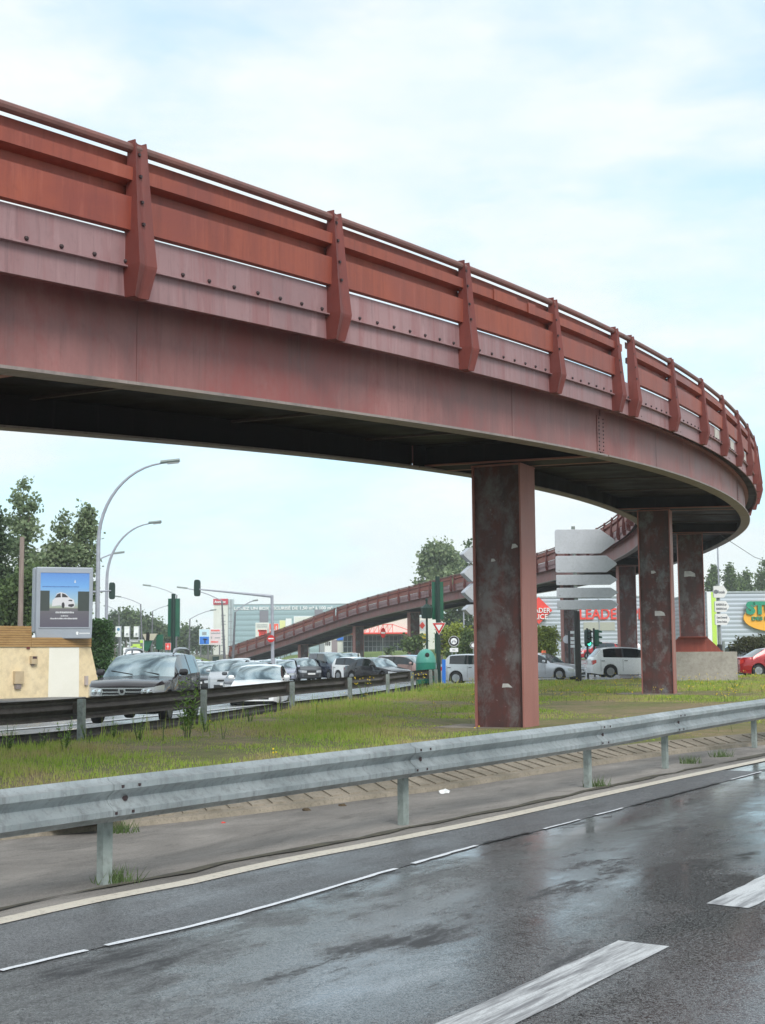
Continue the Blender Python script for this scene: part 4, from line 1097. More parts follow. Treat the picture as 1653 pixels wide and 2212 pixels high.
    # mirror behind the screen, tax discs
def fogl(t, k, Lg, Wd, H):
    mb = MB(); mb.lathe([(0.07, -0.01), (0.075, 0.014), (0.03, 0.02)], (0,0,0), 12, axis='x'); shift(mb, (Lg/2+0.02, -Wd*0.68, k['gc']+0.22)); mb.build('fog_lamp', M['glow_head'], t)
def taxi(t, k, Lg, Wd, H):
    mb = MB(); mb.prism([(-0.16, 0), (0.16, 0), (0.12, 0.13), (-0.12, 0.13)], -0.0, 0.12); 
    mb.v = [(b_, a, c+H) for a, b_, c in mb.v]; mb.build('taxi_lamp', mat('taxi_lamp_orange', (0.85, 0.16, 0.06), 0.4), t)

car('suv', -5.75, 33.3, -95.5, BROWN(), 'large dark brown compact crossover with silver roof rails and chrome grille, nearest the yellow wall', detail=True, extra=wipers, zoff=0.13)
car('sedan', xat(564, 48.2), 48.2, -92, WHITE(), 'white saloon facing the viewer just behind the dark guardrail', zoff=-0.08)
car('estate', xat(541, 57), 57, -92, GREY(), 'dark grey estate car directly behind the white saloon', zoff=-0.05)
car('mpv', xat(499, 67), 67, -90, SILVER(), 'silver people carrier between the black saloon and the dark grey estate', zoff=-0.06)
car('sedan', xat(437, 78), 78, -89, BLACK(), 'black older saloon facing the viewer just right of the crossover', zoff=-0.1)
car('hatch', xat(464, 95), 95, -89, LILAC(), 'blue silver hatchback behind the black saloon')
car('hatch', xat(438, 111), 111, -88, WHITE(), 'small white hatchback far back beside the blue silver hatchback')
car('mpv', xat(418, 127), 127, -88, SILVER(), 'silver people carrier farthest back in the left lane by the green bank')
car('hatch', xat(534, 79), 79, -90, WHITE(), 'white hatchback in the middle lane behind the dark grey estate')
car('estate', xat(574, 90), 90, -90, SILVER(), 'silver estate car whose roof shows right behind the white saloon')
car('sedan', xat(614, 91), 91, -88, LILAC(), 'blue silver saloon between the white saloon and the tiny grey city car')
car('small', xat(656, 92), 92, -66, GREY(), 'tiny grey city car turned slightly to the right beside the dark blue van')
car('van', xat(717, 92), 92, -62, BLUE(), 'dark blue small van with one lit fog lamp', extra=fogl, name='small_van')
car('hatch', xat(778, 87), 87, -48, WHITE(), 'white hatchback between the dark blue van and the black saloon')
car('sedan', xat(815, 80), 80, -48, BLACK(), 'black saloon facing right behind the curve of the dark guardrail')
car('hatch', xat(884, 82), 82, -30, BEIGE(), 'rosy beige hatchback left of the green dome container')
car('hatch', xat(905, 90), 90, -22, SKYB(), 'pale blue hatchback half hidden by the green dome container')
car('hatch', xat(662, 152), 152, 95, WHITE(), 'white hatchback driving away beneath the ramp beside a column', 'cars driving away')
car('van', xat(756, 132), 132, -95, WHITE(), 'white van whose roof shows above the dark blue van', 'cars driving away', name='small_van')
car('hatch', xat(839, 119), 119, 82, SILVER(), 'silver hatchback seen from behind next to the blue chevron board', 'cars driving away')
car('hatch', 4.95, 68.5, -14, SILVER(), 'silver hatchback just left of the nearest column', 'cars crossing behind the island')
car('sedan', 8.45, 72.5, -34, SILVER(), 'silver taxi saloon with an orange roof lamp between two columns', 'cars crossing behind the island', extra=taxi)
car('hatch', 12.2, 67.2, 4, WHITE(), 'white rounded hatchback seen from the side between the arrow sign post and a column', 'cars crossing behind the island', Lx=4.2, zoff=0.14)
car('sedan', 19.7, 68.2, 4, RED(), 'red saloon at the right edge beyond the concrete plinth', 'cars crossing behind the island')
car('hatch', xat(1287, 122), 122, 200, RED(), 'red hatchback behind the traffic lights in front of the grey store', 'cars parked at the stores')
car('hatch', xat(1303, 132), 132, 190, WHITE(), 'white hatchback parked left of the other two in front of the grey store', 'cars parked at the stores')
car('hatch', xat(1342, 134), 134, 185, SILVER(), 'silver hatchback parked right in front of the grey store', 'cars parked at the stores')
car('hatch', xat(1577, 104), 104, 175, GREY(), 'dark hatchback parked by the foot of the white direction signs', 'cars parked at the stores')
car('hatch', xat(246, 100), 100, -88, SILVER(), 'silver hatchback between the climbing bush and the crossover', zoff=0.2)
car('hatch', xat(486, 104), 104, -90, SILVER(), 'silver hatchback whose roof shows between the black saloon and the people carrier')
car('mpv', xat(519, 100), 100, -90, WHITE(), 'white people carrier far back in the middle lane')
car('hatch', xat(592, 108), 108, -88, WHITE(), 'white hatchback far back under the foot of the traffic light mast')
car('estate', xat(641, 108), 108, -86, SILVER(), 'silver estate car behind the tiny grey city car')
car('sedan', xat(694, 110), 110, -84, LILAC(), 'blue silver saloon behind the dark blue van')
car('hatch', xat(744, 100), 100, -60, SILVER(), 'silver hatchback just behind the dark blue van on its right')
def box_van(x, y, head, label):
    t = thing('box_van', label, 'van', (x, y, G(x, y)), R(head))
    mb = MB(); mb.box((-3.0, -1.05, 0.75), (0.9, 1.05, 3.0)); mb.build('cargo_box', M['white'], t)
    mb = MB(); mb.prism([(0.95, 0.35), (2.75, 0.35), (2.75, 1.05), (2.45, 1.25), (1.85, 2.15), (0.95, 2.2)], -0.98, 0.98); mb.build('cab', WHITE(), t)
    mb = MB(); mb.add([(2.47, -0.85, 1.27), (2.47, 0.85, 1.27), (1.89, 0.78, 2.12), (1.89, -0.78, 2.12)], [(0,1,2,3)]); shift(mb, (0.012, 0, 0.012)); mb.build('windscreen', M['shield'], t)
    mb = MB(); mb.box((-3.0, -0.9, 0.45), (0.93, 0.9, 0.74)); mb.build('chassis', M['black'], t)
    for wx in (-1.9, 2.0):
        for sg in (1, -1):
            w_ = MB(); w_.lathe([(0.2, -0.11), (0.36, -0.11), (0.36, 0.11), (0.2, 0.11)], (wx, sg*0.92, 0.36), 16, axis='y'); w_.build('wheel', M['rubber'], t)
box_van(xat(287, 170), 170, -86, 'white box van far back left behind the green signal heads')

# ================================================================== wall, billboard, buildings
WY0, WY1 = 56.0, 60.5
def wx_(u, y): return xat(u, y)
# wall plan line: from u=0 (y=56) to u=200 (y=59.5)
pA = Vector((xat(0, 56.0), 56.0, 0)); pB = Vector((xat(219, 59.8), 59.8, 0)); wd = (pB-pA).normalized(); wn_ = Vector((wd.y, -wd.x, 0))   # normal toward the viewer
def wpt(s, h, d=0): p = pA + wd*s - wn_*(-d); return Vector((p.x, p.y, h))
def s_at(u):   # distance along wall at picture column u
    k = (u-826.5)/F; return (k*pA.y - pA.x)/(wd.x - k*wd.y)
def h_at(u, v): s = s_at(u); y = (pA + wd*s).y; return zat(v, y, u)
wl_o = Vector((pA.x, pA.y, 0)); 
wall = thing('wall', 'pale yellow rendered wall with an ochre boarded top and a whitewashed patch', 'wall', (pA.x, pA.y, G(pA.x, pA.y)))
WO = wall.location.copy()
def wprism(poly, d0, d1):   # poly of (s,h)
    mb = MB(); n = len(poly)
    vs = [wpt(s, h, d0) for s, h in poly] + [wpt(s, h, d1) for s, h in poly]
    mb.add(vs, [tuple(range(n)), tuple(range(n, 2*n))[::-1]] + [(i, i+n, (i+1)%n+n, (i+1)%n) for i in range(n)]); return mb
hT = h_at(100, 1398); hE = h_at(218, 1480)
M['yellow_render'] = noisy('yellow_render', (0.74, 0.58, 0.35), (0.82, 0.67, 0.44), 0.55, 0.85, fine=(5, (0.40, 0.30, 0.19), 0.4), bmp=0.15)
M['whitewash'] = noisy('whitewash_patch', (0.82, 0.78, 0.68), (0.86, 0.82, 0.73), 0.8, 0.85, bmp=0.1)
M['ochre'] = noisy('ochre_board', (0.36, 0.20, 0.07), (0.46, 0.28, 0.11), 1.2, 0.7, stretch=(1, 1, 5), fine=(5, (0.24, 0.13, 0.05), 0.5))
wprism([(-18, -0.6), (s_at(216), -0.6), (s_at(216), hE), (s_at(197), hT), (-18, hT)], -0.35, 0.0).build('rendered_wall', M['yellow_render'], wall, origin=WO)
wprism([(s_at(107), G(-17, 58)+0.11), (s_at(173), G(-15, 58)+0.11), (s_at(172), hT-0.01), (s_at(108), hT-0.01)], 0.0, 0.006).build('whitewashed_patch', M['whitewash'], wall, origin=WO)
def boards(s0, s1, h0, h1, n):
    mb = MB(); dh = (h1-h0)/n
    for i in range(n):
        a = h0+i*dh; q = wprism([(s0, a+0.012), (s1, a+0.012), (s1, a+dh-0.004), (s0, a+dh-0.004)], -0.30, 0.05+0.0*i); mb.add(q.v, q.f)
    q = wprism([(s0, h0+0.005), (s1, h0+0.005), (s1, h1-0.01), (s0, h1-0.01)], -0.28, 0.03); mb.add(q.v, q.f, 1); return mb
h1_ = h_at(30, 1352); h2_ = h_at(120, 1377)
boards(-18, s_at(68), hT, h1_, 9).build('boarding', [M['ochre'], mat('dark_board_gap', (0.12, 0.06, 0.025), 0.8)], wall, origin=WO)
boards(s_at(68)+0.01, s_at(197), hT, h2_, 4).build('boarding', [M['ochre'], bpy.data.materials['dark_board_gap']], wall, origin=WO)
def wbox(name, u0, u1, v0, v1, d, m, label, cat):
    o = wprism([(s_at(u0), h_at(u0, v1)), (s_at(u1), h_at(u1, v1)), (s_at(u1), h_at(u1, v0)), (s_at(u0), h_at(u0, v0))], 0.006, d); return o
M['boxpaint'] = noisy('ochre_box_paint', (0.46, 0.35, 0.22), (0.54, 0.42, 0.27), 3, 0.7)
c0 = wpt(s_at(40), 1.3); t = thing('utility_box', 'shallow tan electricity cabinet low on the yellow wall with a rusty stub below', 'box', c0)
wbox('', 31, 50, 1450, 1477, 0.16, None, '', '').build('cabinet', M['boxpaint'], t, origin=c0)
wbox('', 34, 46, 1478, 1488, 0.12, None, '', '').build('stub', M['flange'], t, origin=c0)
c0 = wpt(s_at(73), 2.0); t = thing('utility_box', 'small tan meter box higher on the yellow wall beside the whitewashed patch', 'box', c0)
wbox('', 66, 79, 1417, 1434, 0.16, None, '', '').build('cabinet', M['boxpaint'], t, origin=c0)
wbox('', 68, 77, 1418, 1423, 0.166, None, '', '').build('window', M['column'], t, origin=c0)
wbox('', 69, 74, 1435, 1438, 0.10, None, '', '').build('bracket', M['flange'], t, origin=c0)
o = wbox('', 59, 65, 1397, 1402, 0.05, None, '', '').build('vent', M['post']); tag(o, 'small brown vent cover on the yellow wall just under the boarding', 'vent')
o = wbox('', 184, 190, 1460, 1480, 0.10, None, '', '').build('junction_box', mat('pinkish_grey_plastic', (0.45, 0.38, 0.36), 0.6)); tag(o, 'slim pinkish grey junction box near the right end of the yellow wall', 'box')
for q, (u0, v0, v1) in enumerate(((53, 1450, 1476), (84, 1398, 1492))):
    pass
# light box billboard standing on the wall
bc = at(129, 1372, 58.3); rzb = R(21)
bb = thing('billboard', 'grey double cased light box billboard with a car poster standing on the yellow wall', 'billboard', (bc.x+0.15, bc.y+0.1, h2_-0.07), rzb)
Wb, Hb = 2.33, zat(1222, 58.3, 129) - h2_
M['bbgrey'] = noisy('billboard_grey_metal', (0.30, 0.325, 0.37), (0.34, 0.365, 0.41), 1, 0.42, metal=0.1)
mb = MB()
mb.prism([(-Wb/2, 0.02), (Wb/2, 0.02), (Wb/2+0.02, 0.5), (Wb/2+0.03, Hb), (-Wb/2-0.03, Hb), (-Wb/2-0.03, 0.35)], -0.17, 0.17)
o = mb.build('front_case', M['bbgrey'], bb)
bv = o.modifiers.new('bevel', 'BEVEL'); bv.width = 0.04; bv.segments = 3; bv.limit_method = 'ANGLE'
mb = MB(); mb.box((-Wb/2-0.10, 0.18, 0.3), (Wb/2-0.05, 0.80, Hb-0.01)); o = mb.build('rear_case', M['bbgrey'], bb)
bv = o.modifiers.new('bevel', 'BEVEL'); bv.width = 0.03; bv.segments = 2; bv.limit_method = 'ANGLE'
PW, PH = 1.03, 0.0; z0p, z1p = Hb*0.165, Hb*0.92
mb = MB()
for a, b_, c_, d_2 in ((-PW-0.05, z0p-0.05, -PW, z1p+0.05), (PW, z0p-0.05, PW+0.05, z1p+0.05)): mb.box((a, -0.20, b_), (c_, -0.165, d_2))
for a, c_ in ((z0p-0.05, z0p), (z1p, z1p+0.05)): mb.box((-PW+0.001, -0.199, a), (PW-0.001, -0.166, c_))
mb.build('window_frame', M['bbgrey'], bb)
# the poster: sky, dark hedges, road, small white car, lines of lettering (flat print)
mp_ = mat('poster_print', (0.3, 0.45, 0.7), 0.35); nt = mp_.node_tree; b = nt.nodes['Principled BSDF']
sepz = nt.nodes.new('ShaderNodeSeparateXYZ'); nt.links.new(tcoord(nt), sepz.inputs[0])
mr = nt.nodes.new('ShaderNodeMapRange'); mr.inputs[1].default_value = z0p; mr.inputs[2].default_value = z1p; nt.links.new(sepz.outputs[2], mr.inputs[0])
nt.links.new(ramp(nt, mr.outputs[0], [(0.0, (0.10, 0.09, 0.12)), (0.25, (0.12, 0.11, 0.13)), (0.34, (0.15, 0.14, 0.15)), (0.36, (0.35, 0.38, 0.28)), (0.46, (0.35, 0.48, 0.55)), (0.75, (0.16, 0.36, 0.68)), (1.0, (0.11, 0.25, 0.60))]), b.inputs['Base Color'])
mb = MB(); mb.box((-PW, -0.182, z0p), (PW, -0.176, z1p)); po = mb.build('poster', mp_, bb)
dkp = mat('poster_dark_hedge', (0.045, 0.055, 0.05), 0.4); ph = z1p-z0p
for a, c_, t_ in ((-PW, -0.64, 0.67), (0.55, PW, 0.66)):
    mb = MB(); mb.box((a, -0.185, z0p+ph*0.30), (c_, -0.183, z0p+ph*t_)); mb.build('poster_hedge', dkp, po)
mb = MB(); pz = z0p+ph*0.36; yy = -0.186   # little white car seen three quarters on
mb.add([(x_-0.12, yy, pz+z_) for x_, z_ in ((-0.42, 0.05), (-0.40, 0.30), (-0.30, 0.40), (-0.22, 0.60), (-0.05, 0.66), (0.15, 0.60), (0.33, 0.42), (0.50, 0.33), (0.55, 0.12), (0.50, 0.0), (0.12, 0.02), (-0.08, 0.10))], [tuple(range(12))])
mb.build('poster_car', mat('poster_white', (0.62, 0.60, 0.62), 0.4), po)
mb = MB()
mb.add([(x_-0.12, yy-0.002, pz+z_) for x_, z_ in ((-0.30, 0.42), (-0.20, 0.57), (-0.07, 0.62), (-0.05, 0.44))], [(0,1,2,3)])
mb.add([(x_-0.12, yy-0.002, pz+z_) for x_, z_ in ((0.0, 0.44), (0.0, 0.61), (0.13, 0.57), (0.27, 0.44))], [(0,1,2,3)])
mb.add([(x_-0.12, yy-0.002, pz+z_) for x_, z_ in ((0.26, 0.06), (0.28, 0.14), (0.50, 0.16), (0.51, 0.07), (0.40, 0.02))], [(0,1,2,3,4)])
mb.add([(x_-0.12, yy-0.002, pz+z_) for x_, z_ in ((0.26, 0.29), (0.30, 0.34), (0.44, 0.33), (0.42, 0.27))], [(0,1,2,3)])
for cx in (0.05,):
    mb.add([(cx-0.12+0.065*math.cos(a), yy-0.003, pz+0.10+0.13*math.sin(a)) for a in np.linspace(0, 2*PI, 14)[:-1]], [tuple(range(13))])
mb.build('poster_car_glass', mat('poster_black', (0.04, 0.035, 0.04), 0.4), po)
mb = MB(); rr = random.Random(4)
def dashes(z, x0, x1, h):
    x = x0
    while x < x1:
        w = rr.uniform(0.02, 0.045); mb.box((x, -0.188, z+rr.uniform(0, .006)), (x+w, -0.186, z+h*rr.uniform(.7, 1.0))); x += w+rr.uniform(0.008, 0.02)
dashes(z0p+ph*0.255, -0.38, 0.36, 0.085); dashes(z0p+ph*0.195, -0.16, 0.12, 0.06); dashes(z0p+ph*0.145, -0.60, 0.52, 0.065)
mb.prism([(0.38, z0p+ph*0.82), (0.46, z0p+ph*0.82), (0.42, z0p+ph*0.88)], -0.188, -0.186)
mb.build('poster_lettering', mat('poster_lettering_white', (0.62, 0.62, 0.64), 0.5), po)
mb = MB(); dashes(z0p+ph*0.735, -0.95, 0.60, 0.05); mb.build('poster_slogan', mat('poster_slogan_blue', (0.07, 0.14, 0.36), 0.5), po)
mb = MB(); mb.prism([(0.50, 0.20), (0.58, 0.17), (0.60, 0.30), (0.54, 0.33), (0.49, 0.29)], -0.176, -0.172)
x = 0.64
while x < 1.06: mb.box((x, -0.175, 0.22), (x+0.03, -0.171, 0.27)); x += 0.045
mb.build('maker_mark', M['white'], bb)

# ---------------- buildings
def bld(name, label, u0, u1, vt, y, depth, m, zb=-0.6, rows=None):
    x0, x1 = xat(u0, y), xat(u1, y); zt = zat(vt, y, (u0+u1)/2)
    t = thing(name, label, 'building', ((x0+x1)/2, y, 0.0)); cx = (x0+x1)/2
    mb = MB(); mb.box((x0-cx, 0, zb), (x1-cx, depth, zt)); mb.build('walls', m, t)
    mb = MB(); mb.box((x0-cx-0.08, -0.08, zt-0.02), (x1-cx+0.08, depth+0.08, zt+0.16)); mb.build('roof_edge', M['galv'], t)
    return t, cx, x0, x1, zt
def corrug(name, c, period=0.3, axis=2):
    m = mat(name, c, 0.5, 0.15); nt = m.node_tree; b = nt.nodes['Principled BSDF']; ob = tcoord(nt)
    w = nt.nodes.new('ShaderNodeTexWave'); w.wave_type = 'BANDS'; w.bands_direction = 'XYZ'[axis]; w.inputs['Scale'].default_value = 0.314/period*1.0
    nt.links.new(ob, w.inputs[0])
    cc = mixc(nt, ramp(nt, w.outputs['Fac'], [(0.05, 0.55), (0.35, 0.0)]), c, tuple(k*0.55 for k in c))
    cc = mixc(nt, ramp(nt, nz(nt, 0.25, 6, 0.6, ob), [(0.4, 0.0), (0.7, 0.25)]), cc, tuple(k*0.8 for k in c))
    nt.links.new(cc, b.inputs['Base Color']); bump(nt, b, w.outputs['Fac'], 0.5, 0.05); return m
M['corr_teal'] = corrug('grey_teal_cladding', (0.33, 0.44, 0.47), 1.1)
M['corr_grey'] = corrug('light_grey_corrugated_cladding', (0.46, 0.50, 0.56), 0.42)
M['window'] = mat('dark_shop_glass', (0.03, 0.045, 0.055), 0.08, coat=0.6)
M['mullion'] = mat('grey_mullion', (0.30, 0.32, 0.34), 0.5)
# self storage block
Y = 285
t, cx, x0, x1, zt = bld('storage_building', 'grey teal self storage block with white lettering along its top', 503, 752, 1306, Y, 40, M['corr_teal'])
def letters(t, txt, u0, u1, vb, vt_, y, m, cx, name='lettering', bold=0.01, depth=0.12, dy=-0.1):
    xa, xb = xat(u0, y), xat(u1, y); za = zat(vb, y, (u0+u1)/2); zb_ = zat(vt_, y, (u0+u1)/2)
    mb = text_mb(txt, 1.0, depth, 'LEFT', bold)
    X = [v[0] for v in mb.v]; Z = [v[2] for v in mb.v]; 
    sx_ = (xb-xa)/(max(X)-min(X)); sz = (zb_-za)/(max(Z)-min(Z)); mx = min(X); mz = min(Z)
    mb.v = [((a-mx)*sx_+xa-cx, b_+dy, (c-mz)*sz+za) for a, b_, c in mb.v]
    return mb.build(name, m, t, fix=False)
letters(t, 'LOUEZ UN BOX S\u00c9CURIS\u00c9 DE 1,50 m\u00b2 \u00e0 100 m\u00b2', 506, 719, 1318.5, 1308.5, Y, M['white'], cx, bold=0.035)
for u0, u1, va, vb_ in ((561, 580, 1319, 1352), (680, 698, 1317, 1335)):
    mb = MB(); mb.box((xat(u0, Y)-cx, -0.12, zat(vb_, Y, u0)), (xat(u1, Y)-cx, -0.02, zat(va, Y, u0))); o = mb.build('dark_panel', mat('mauve_grey_panel', (0.21, 0.20, 0.23), 0.5), t)
mb = MB(); mb.box((xat(505, Y)-cx-0.2, -0.16, zat(1413, Y, 510)), (xat(505, Y)-cx-0.1, -0.04, zat(1306, Y, 510))); mb.build('downpipe', M['mullion'], t)
# white tower with a red head sign
Y = 282
x0, x1 = xat(461, Y), xat(492, Y); x2 = xat(502, Y); zt = zat(1294, Y, 480)
t = thing('sign_tower', 'tall white sign tower with a red head panel left of the storage block', 'sign tower', ((x0+x1)/2, Y, 0)); cx = (x0+x1)/2
M['cream_panel'] = noisy('cream_white_panel', (0.66, 0.66, 0.60), (0.74, 0.74, 0.68), 0.4, 0.6)
mb = MB(); mb.box((x0-cx, 0, -0.5), (x1-cx, 2.5, zt)); mb.build('white_front', M['cream_panel'], t)
mb = MB(); mb.box((x1-cx+0.01, 0.4, -0.5), (x2-cx, 3.5, zt)); mb.build('glazed_side', mat('pale_glazing', (0.50, 0.58, 0.60), 0.3), t)
mb = MB()
for i in range(9): mb.box((x1-cx+0.02, 0.3, i*1.4), (x2-cx-0.02, 0.395, i*1.4+0.12))
for x_ in (x1-cx+0.02, (x1+x2)/2-cx, x2-cx-0.2): mb.box((x_, 0.25, 0), (x_+0.12, 0.296, zt-0.1))
mb.build('glazing_bars', M['mullion'], t)
mb = MB(); mb.box((x0-cx-0.05, -0.2, zat(1306, Y, 480)), (x1-cx+0.05, -0.02, zt+0.05)); ho = mb.build('head_panel', mat('dark_red_panel', (0.50, 0.03, 0.06), 0.5), t)
letters(t, 'Annexx', 463, 488, 1303, 1297, Y, M['white'], cx, bold=0.03, dy=-0.3)
mb = MB(); rr = random.Random(9)
for zz in np.arange(1.0, zat(1325, Y, 480), 0.62):
    if rr.random() < 0.7: mb.box((0.1, -0.1, float(zz)), (rr.uniform(0.5, 1.2), -0.02, float(zz)+0.16))
mb.build('small_marks', M['mullion'], t)
# red-canopied white store
Y = 238
t, cx, x0, x1, zt = bld('store', 'white store with a dark glazed front under a red lattice canopy', 690, 1052, 1334, Y, 30, M['cream_panel'])
def panel(t, cx, u0, u1, va, vb_, y, m, nm, d0=-0.12, d1=-0.02):
    mb = MB(); um = (u0+u1)/2; mb.box((xat(u0, y)-cx, d0, zat(vb_, y, um)), (xat(u1, y)-cx, d1, zat(va, y, um))); return mb.build(nm, m, t)
g_ = panel(t, cx, 742, 873, 1373, 1409, Y, M['window'], 'shop_window')
mb = MB()
for u in range(742, 874, 9): x_ = xat(u, Y)-cx; mb.box((x_-0.05, -0.2, zat(1409, Y, 800)), (x_+0.05, -0.125, zat(1373, Y, 800)))
for v in (1385, 1397): z_ = zat(v, Y, 800); mb.box((xat(742, Y)-cx, -0.19, z_-0.05), (xat(873, Y)-cx, -0.126, z_+0.05))
mb.build('window_bars', M['mullion'], g_)
panel(t, cx, 702, 716, 1384, 1412, Y, M['white'], 'white_door'); panel(t, cx, 717, 729, 1382, 1412, Y, mat('greyish_poster', (0.3, 0.24, 0.26), 0.5), 'poster_panel')
panel(t, cx, 728, 742, 1373, 1383, Y, M['blue'], 'blue_sign', -0.3, -0.2); panel(t, cx, 690, 701, 1386, 1412, Y, M['mullion'], 'grey_panel')
for q in range(3): 
    mb = MB(); a = xat(704.5+q*4, Y)-cx; mb.prism([(a-0.12, zat(1386, Y, 710)), (a+0.12, zat(1386, Y, 710)), (a+0.12, zat(1393, Y, 710)), (a, zat(1396, Y, 710)), (a-0.12, zat(1393, Y, 710))], -0.16, -0.13); mb.build('arrow_mark', M['black'], t)
mb = MB(); za = zat(1368.5, Y, 800); xa, xb = xat(764, Y)-cx, xat(898, Y)-cx
mb.box((xa-1.0, -3.6, za-0.14), (xb, -0.02, za+0.12))
mb.build('red_canopy', M['redbright'], t)
mb = MB(); zr = zat(1350, Y, 800)
mb.tube([(xa+2, -3.3, zr), (xb-4, -3.3, zr)], 0.07, 6)
for i in range(0, 7):
    xx = xa+2+(xb-xa-6)*i/6; mb.tube([(xx, -3.3, zr), (xx, -3.3, za+0.1)], 0.05, 5)
    if i < 6: mb.tube([(xx, -3.3, za+0.1), (xx+(xb-xa-6)/6, -3.3, zr)], 0.045, 5)
mb.tube([(xb-4, -3.3, zr), (xb-0.2, -3.3, za+0.1)], 0.06, 5)
mb.build('lattice', M['redbright'], t)
mb = MB(); xx = xat(891, Y)-cx; mb.tube([(xx, -0.2, zat(1384, Y)), (xx, -0.2, zt)], 0.12, 8); mb.build('downpipe', M['pole_dark'], t)
# leader store
Y = 152
t, cx, x0, x1, zt = bld('supermarket', 'long light grey corrugated supermarket with big red lettering seen between the columns', 1095, 1410, 1291, Y, 35, M['corr_grey'], zb=-0.5)
letters(t, 'LEADER', 1254, 1352, 1338, 1314, Y, M['redbright'], cx, bold=0.02, dy=-0.1); letters(t, 'PRICE', 1364, 1450, 1338, 1314, Y, M['redbright'], cx, bold=0.02, dy=-0.1)
mb = MB(); a = xat(1165, Y)-cx; zc = zat(1319, Y, 1165); h_ = 29*Y/F
mb.prism([(a-h_, zc), (a, zc-h_), (a+h_, zc), (a, zc+h_)], -0.42, -0.12); do = mb.build('diamond_sign', M['redbright'], t)
o = letters(t, 'LEADER', 1142, 1190, 1324, 1313.5, Y, M['white'], cx, dy=-0.5, bold=0.01); o2 = letters(t, 'PRICE', 1147, 1184, 1338, 1327, Y, M['white'], cx, dy=-0.5, bold=0.01)
panel(t, cx, 1262, 1330, 1344, 1362, Y, mat('beige_base_band', (0.42, 0.42, 0.36), 0.6), 'base_band', -0.05, -0.01)
for u in (1222, 1296):
    mb = MB(); mb.box((xat(u, Y)-cx-0.06, -0.09, 0), (xat(u, Y)-cx+0.06, -0.02, zt)); mb.build('downpipe', M['mullion'], t)
# discount store at the right edge
Y = 132
t, cx, x0, x1, zt = bld('discount_store', 'grey corrugated discount store with a lime corner and an orange oval sign', 1531, 1840, 1280, Y, 40, M['corr_grey'], zb=-0.5)
panel(t, cx, 1530, 1539, 1279, 1400, Y, M['white'], 'white_corner', -0.22, -0.03); panel(t, cx, 1539.3, 1549, 1279, 1400, Y, M['lime'], 'lime_corner', -0.22, -0.03); panel(t, cx, 1549.3, 1553, 1279, 1400, Y, M['white'], 'white_strip', -0.2, -0.03)
mb = MB(); zc = zat(1331, Y, 1650); n = 40; pts = []
for i in range(n):
    a = 2*PI*i/n; pts.append((xat(1700, Y)-cx + 4.15*math.cos(a), zc + 1.55*math.sin(a) + 0.30*math.cos(a)*0.6))
mb.prism(pts, -0.4, -0.1); so = mb.build('oval_sign', M['orange'], t)
def bigtext(txt, u0, u1, vb, vt_, m, dy, b_=0.05): return letters(t, txt, u0, u1, vb, vt_, Y, m, cx, dy=dy, bold=b_)
bigtext('STO', 1612, 1684, 1328, 1299, M['shopgreen'], -0.55, 0.07)
bigtext('DES MA', 1624, 1672, 1340, 1332, M['shopgreen'], -0.5, 0.03)
panel(t, cx, 1643, 1690, 1351, 1361, Y, M['mullion'], 'wall_vent')

# ---------------- distant billboards, flags, signs
def board(name, label, u0, u1, va, vb_, y, face, legs=2, cat='billboard', marks=None, foot=True):
    x0, x1 = xat(u0, y), xat(u1, y); um = (u0+u1)/2; zt, zb_ = zat(va, y, um), zat(vb_, y, um); cx = (x0+x1)/2
    t = thing(name, label, cat, (cx, y, G(cx, y)-0.1)); oz = t.location.z
    mb = MB(); mb.box((x0-cx, 0, zb_-oz), (x1-cx, 0.25, zt-oz)); mb.build('frame', M['white'], t)
    e = (x1-x0)*0.03
    mb = MB(); mb.box((x0-cx+e, -0.03, zb_-oz+e), (x1-cx-e, -0.001, zt-oz-e)); fo = mb.build('face', face, t)
    for i in range(legs):
        xx = (x0-cx)+(x1-x0)*(0.5 if legs == 1 else (0.15+0.7*i/(legs-1))); mb = MB(); mb.box((xx-0.09, 0.03, 0), (xx+0.09, 0.2, zb_-oz-0.01)); mb.build('leg', M['pole_dark'], t)
    if marks:
        for nm, m_, fr_ in marks:
            mb = MB()
            for a, b_, c, d in fr_:
                mb.box((x0-cx+(x1-x0)*a, -0.06, zb_-oz+(zt-zb_)*b_), (x0-cx+(x1-x0)*c, -0.035, zb_-oz+(zt-zb_)*d))
            mb.build(nm, m_, t)
    return t
def rows(x0, x1, zs, h, seed=1):
    rr = random.Random(seed); out_ = []
    for z in zs:
        x = x0
        while x < x1-0.03:
            w = rr.uniform(0.03, 0.07); out_.append((x, z, min(x+w, x1), z+h*rr.uniform(.75, 1))); x += w+0.02
    return out_
paleb = mat('pale_blue_print', (0.55, 0.72, 0.82), 0.5); pink = mat('pale_pink_print', (0.72, 0.60, 0.62), 0.5)
board('billboard', 'billboard with pale blue upper and strong blue lower half, left of the white tower', 430, 453, 1359, 1393, 205, paleb, marks=[('lower_half', M['blue'], [(0.06, 0.05, 0.94, 0.52)]), ('white_figure', M['white'], [(0.50, 0.10, 0.62, 0.40), (0.40, 0.30, 0.75, 0.38)]), ('grey_mark', M['mullion'], [(0.3, 0.62, 0.7, 0.82)])])
board('billboard', 'white and red text billboard beside the pale blue one', 453.6, 478, 1358, 1393, 206, pink, marks=[('red_rows', M['redbright'], rows(0.1, 0.9, (0.84,), 0.10, 3) + rows(0.1, 0.75, (0.14,), 0.10, 5)), ('grey_rows', M['mullion'], rows(0.1, 0.9, (0.68,), 0.09, 4) + [(0.12, 0.36, 0.17, 0.52), (0.07, 0.46, 0.22, 0.49)] + rows(0.45, 0.9, (0.40,), 0.08, 6))])
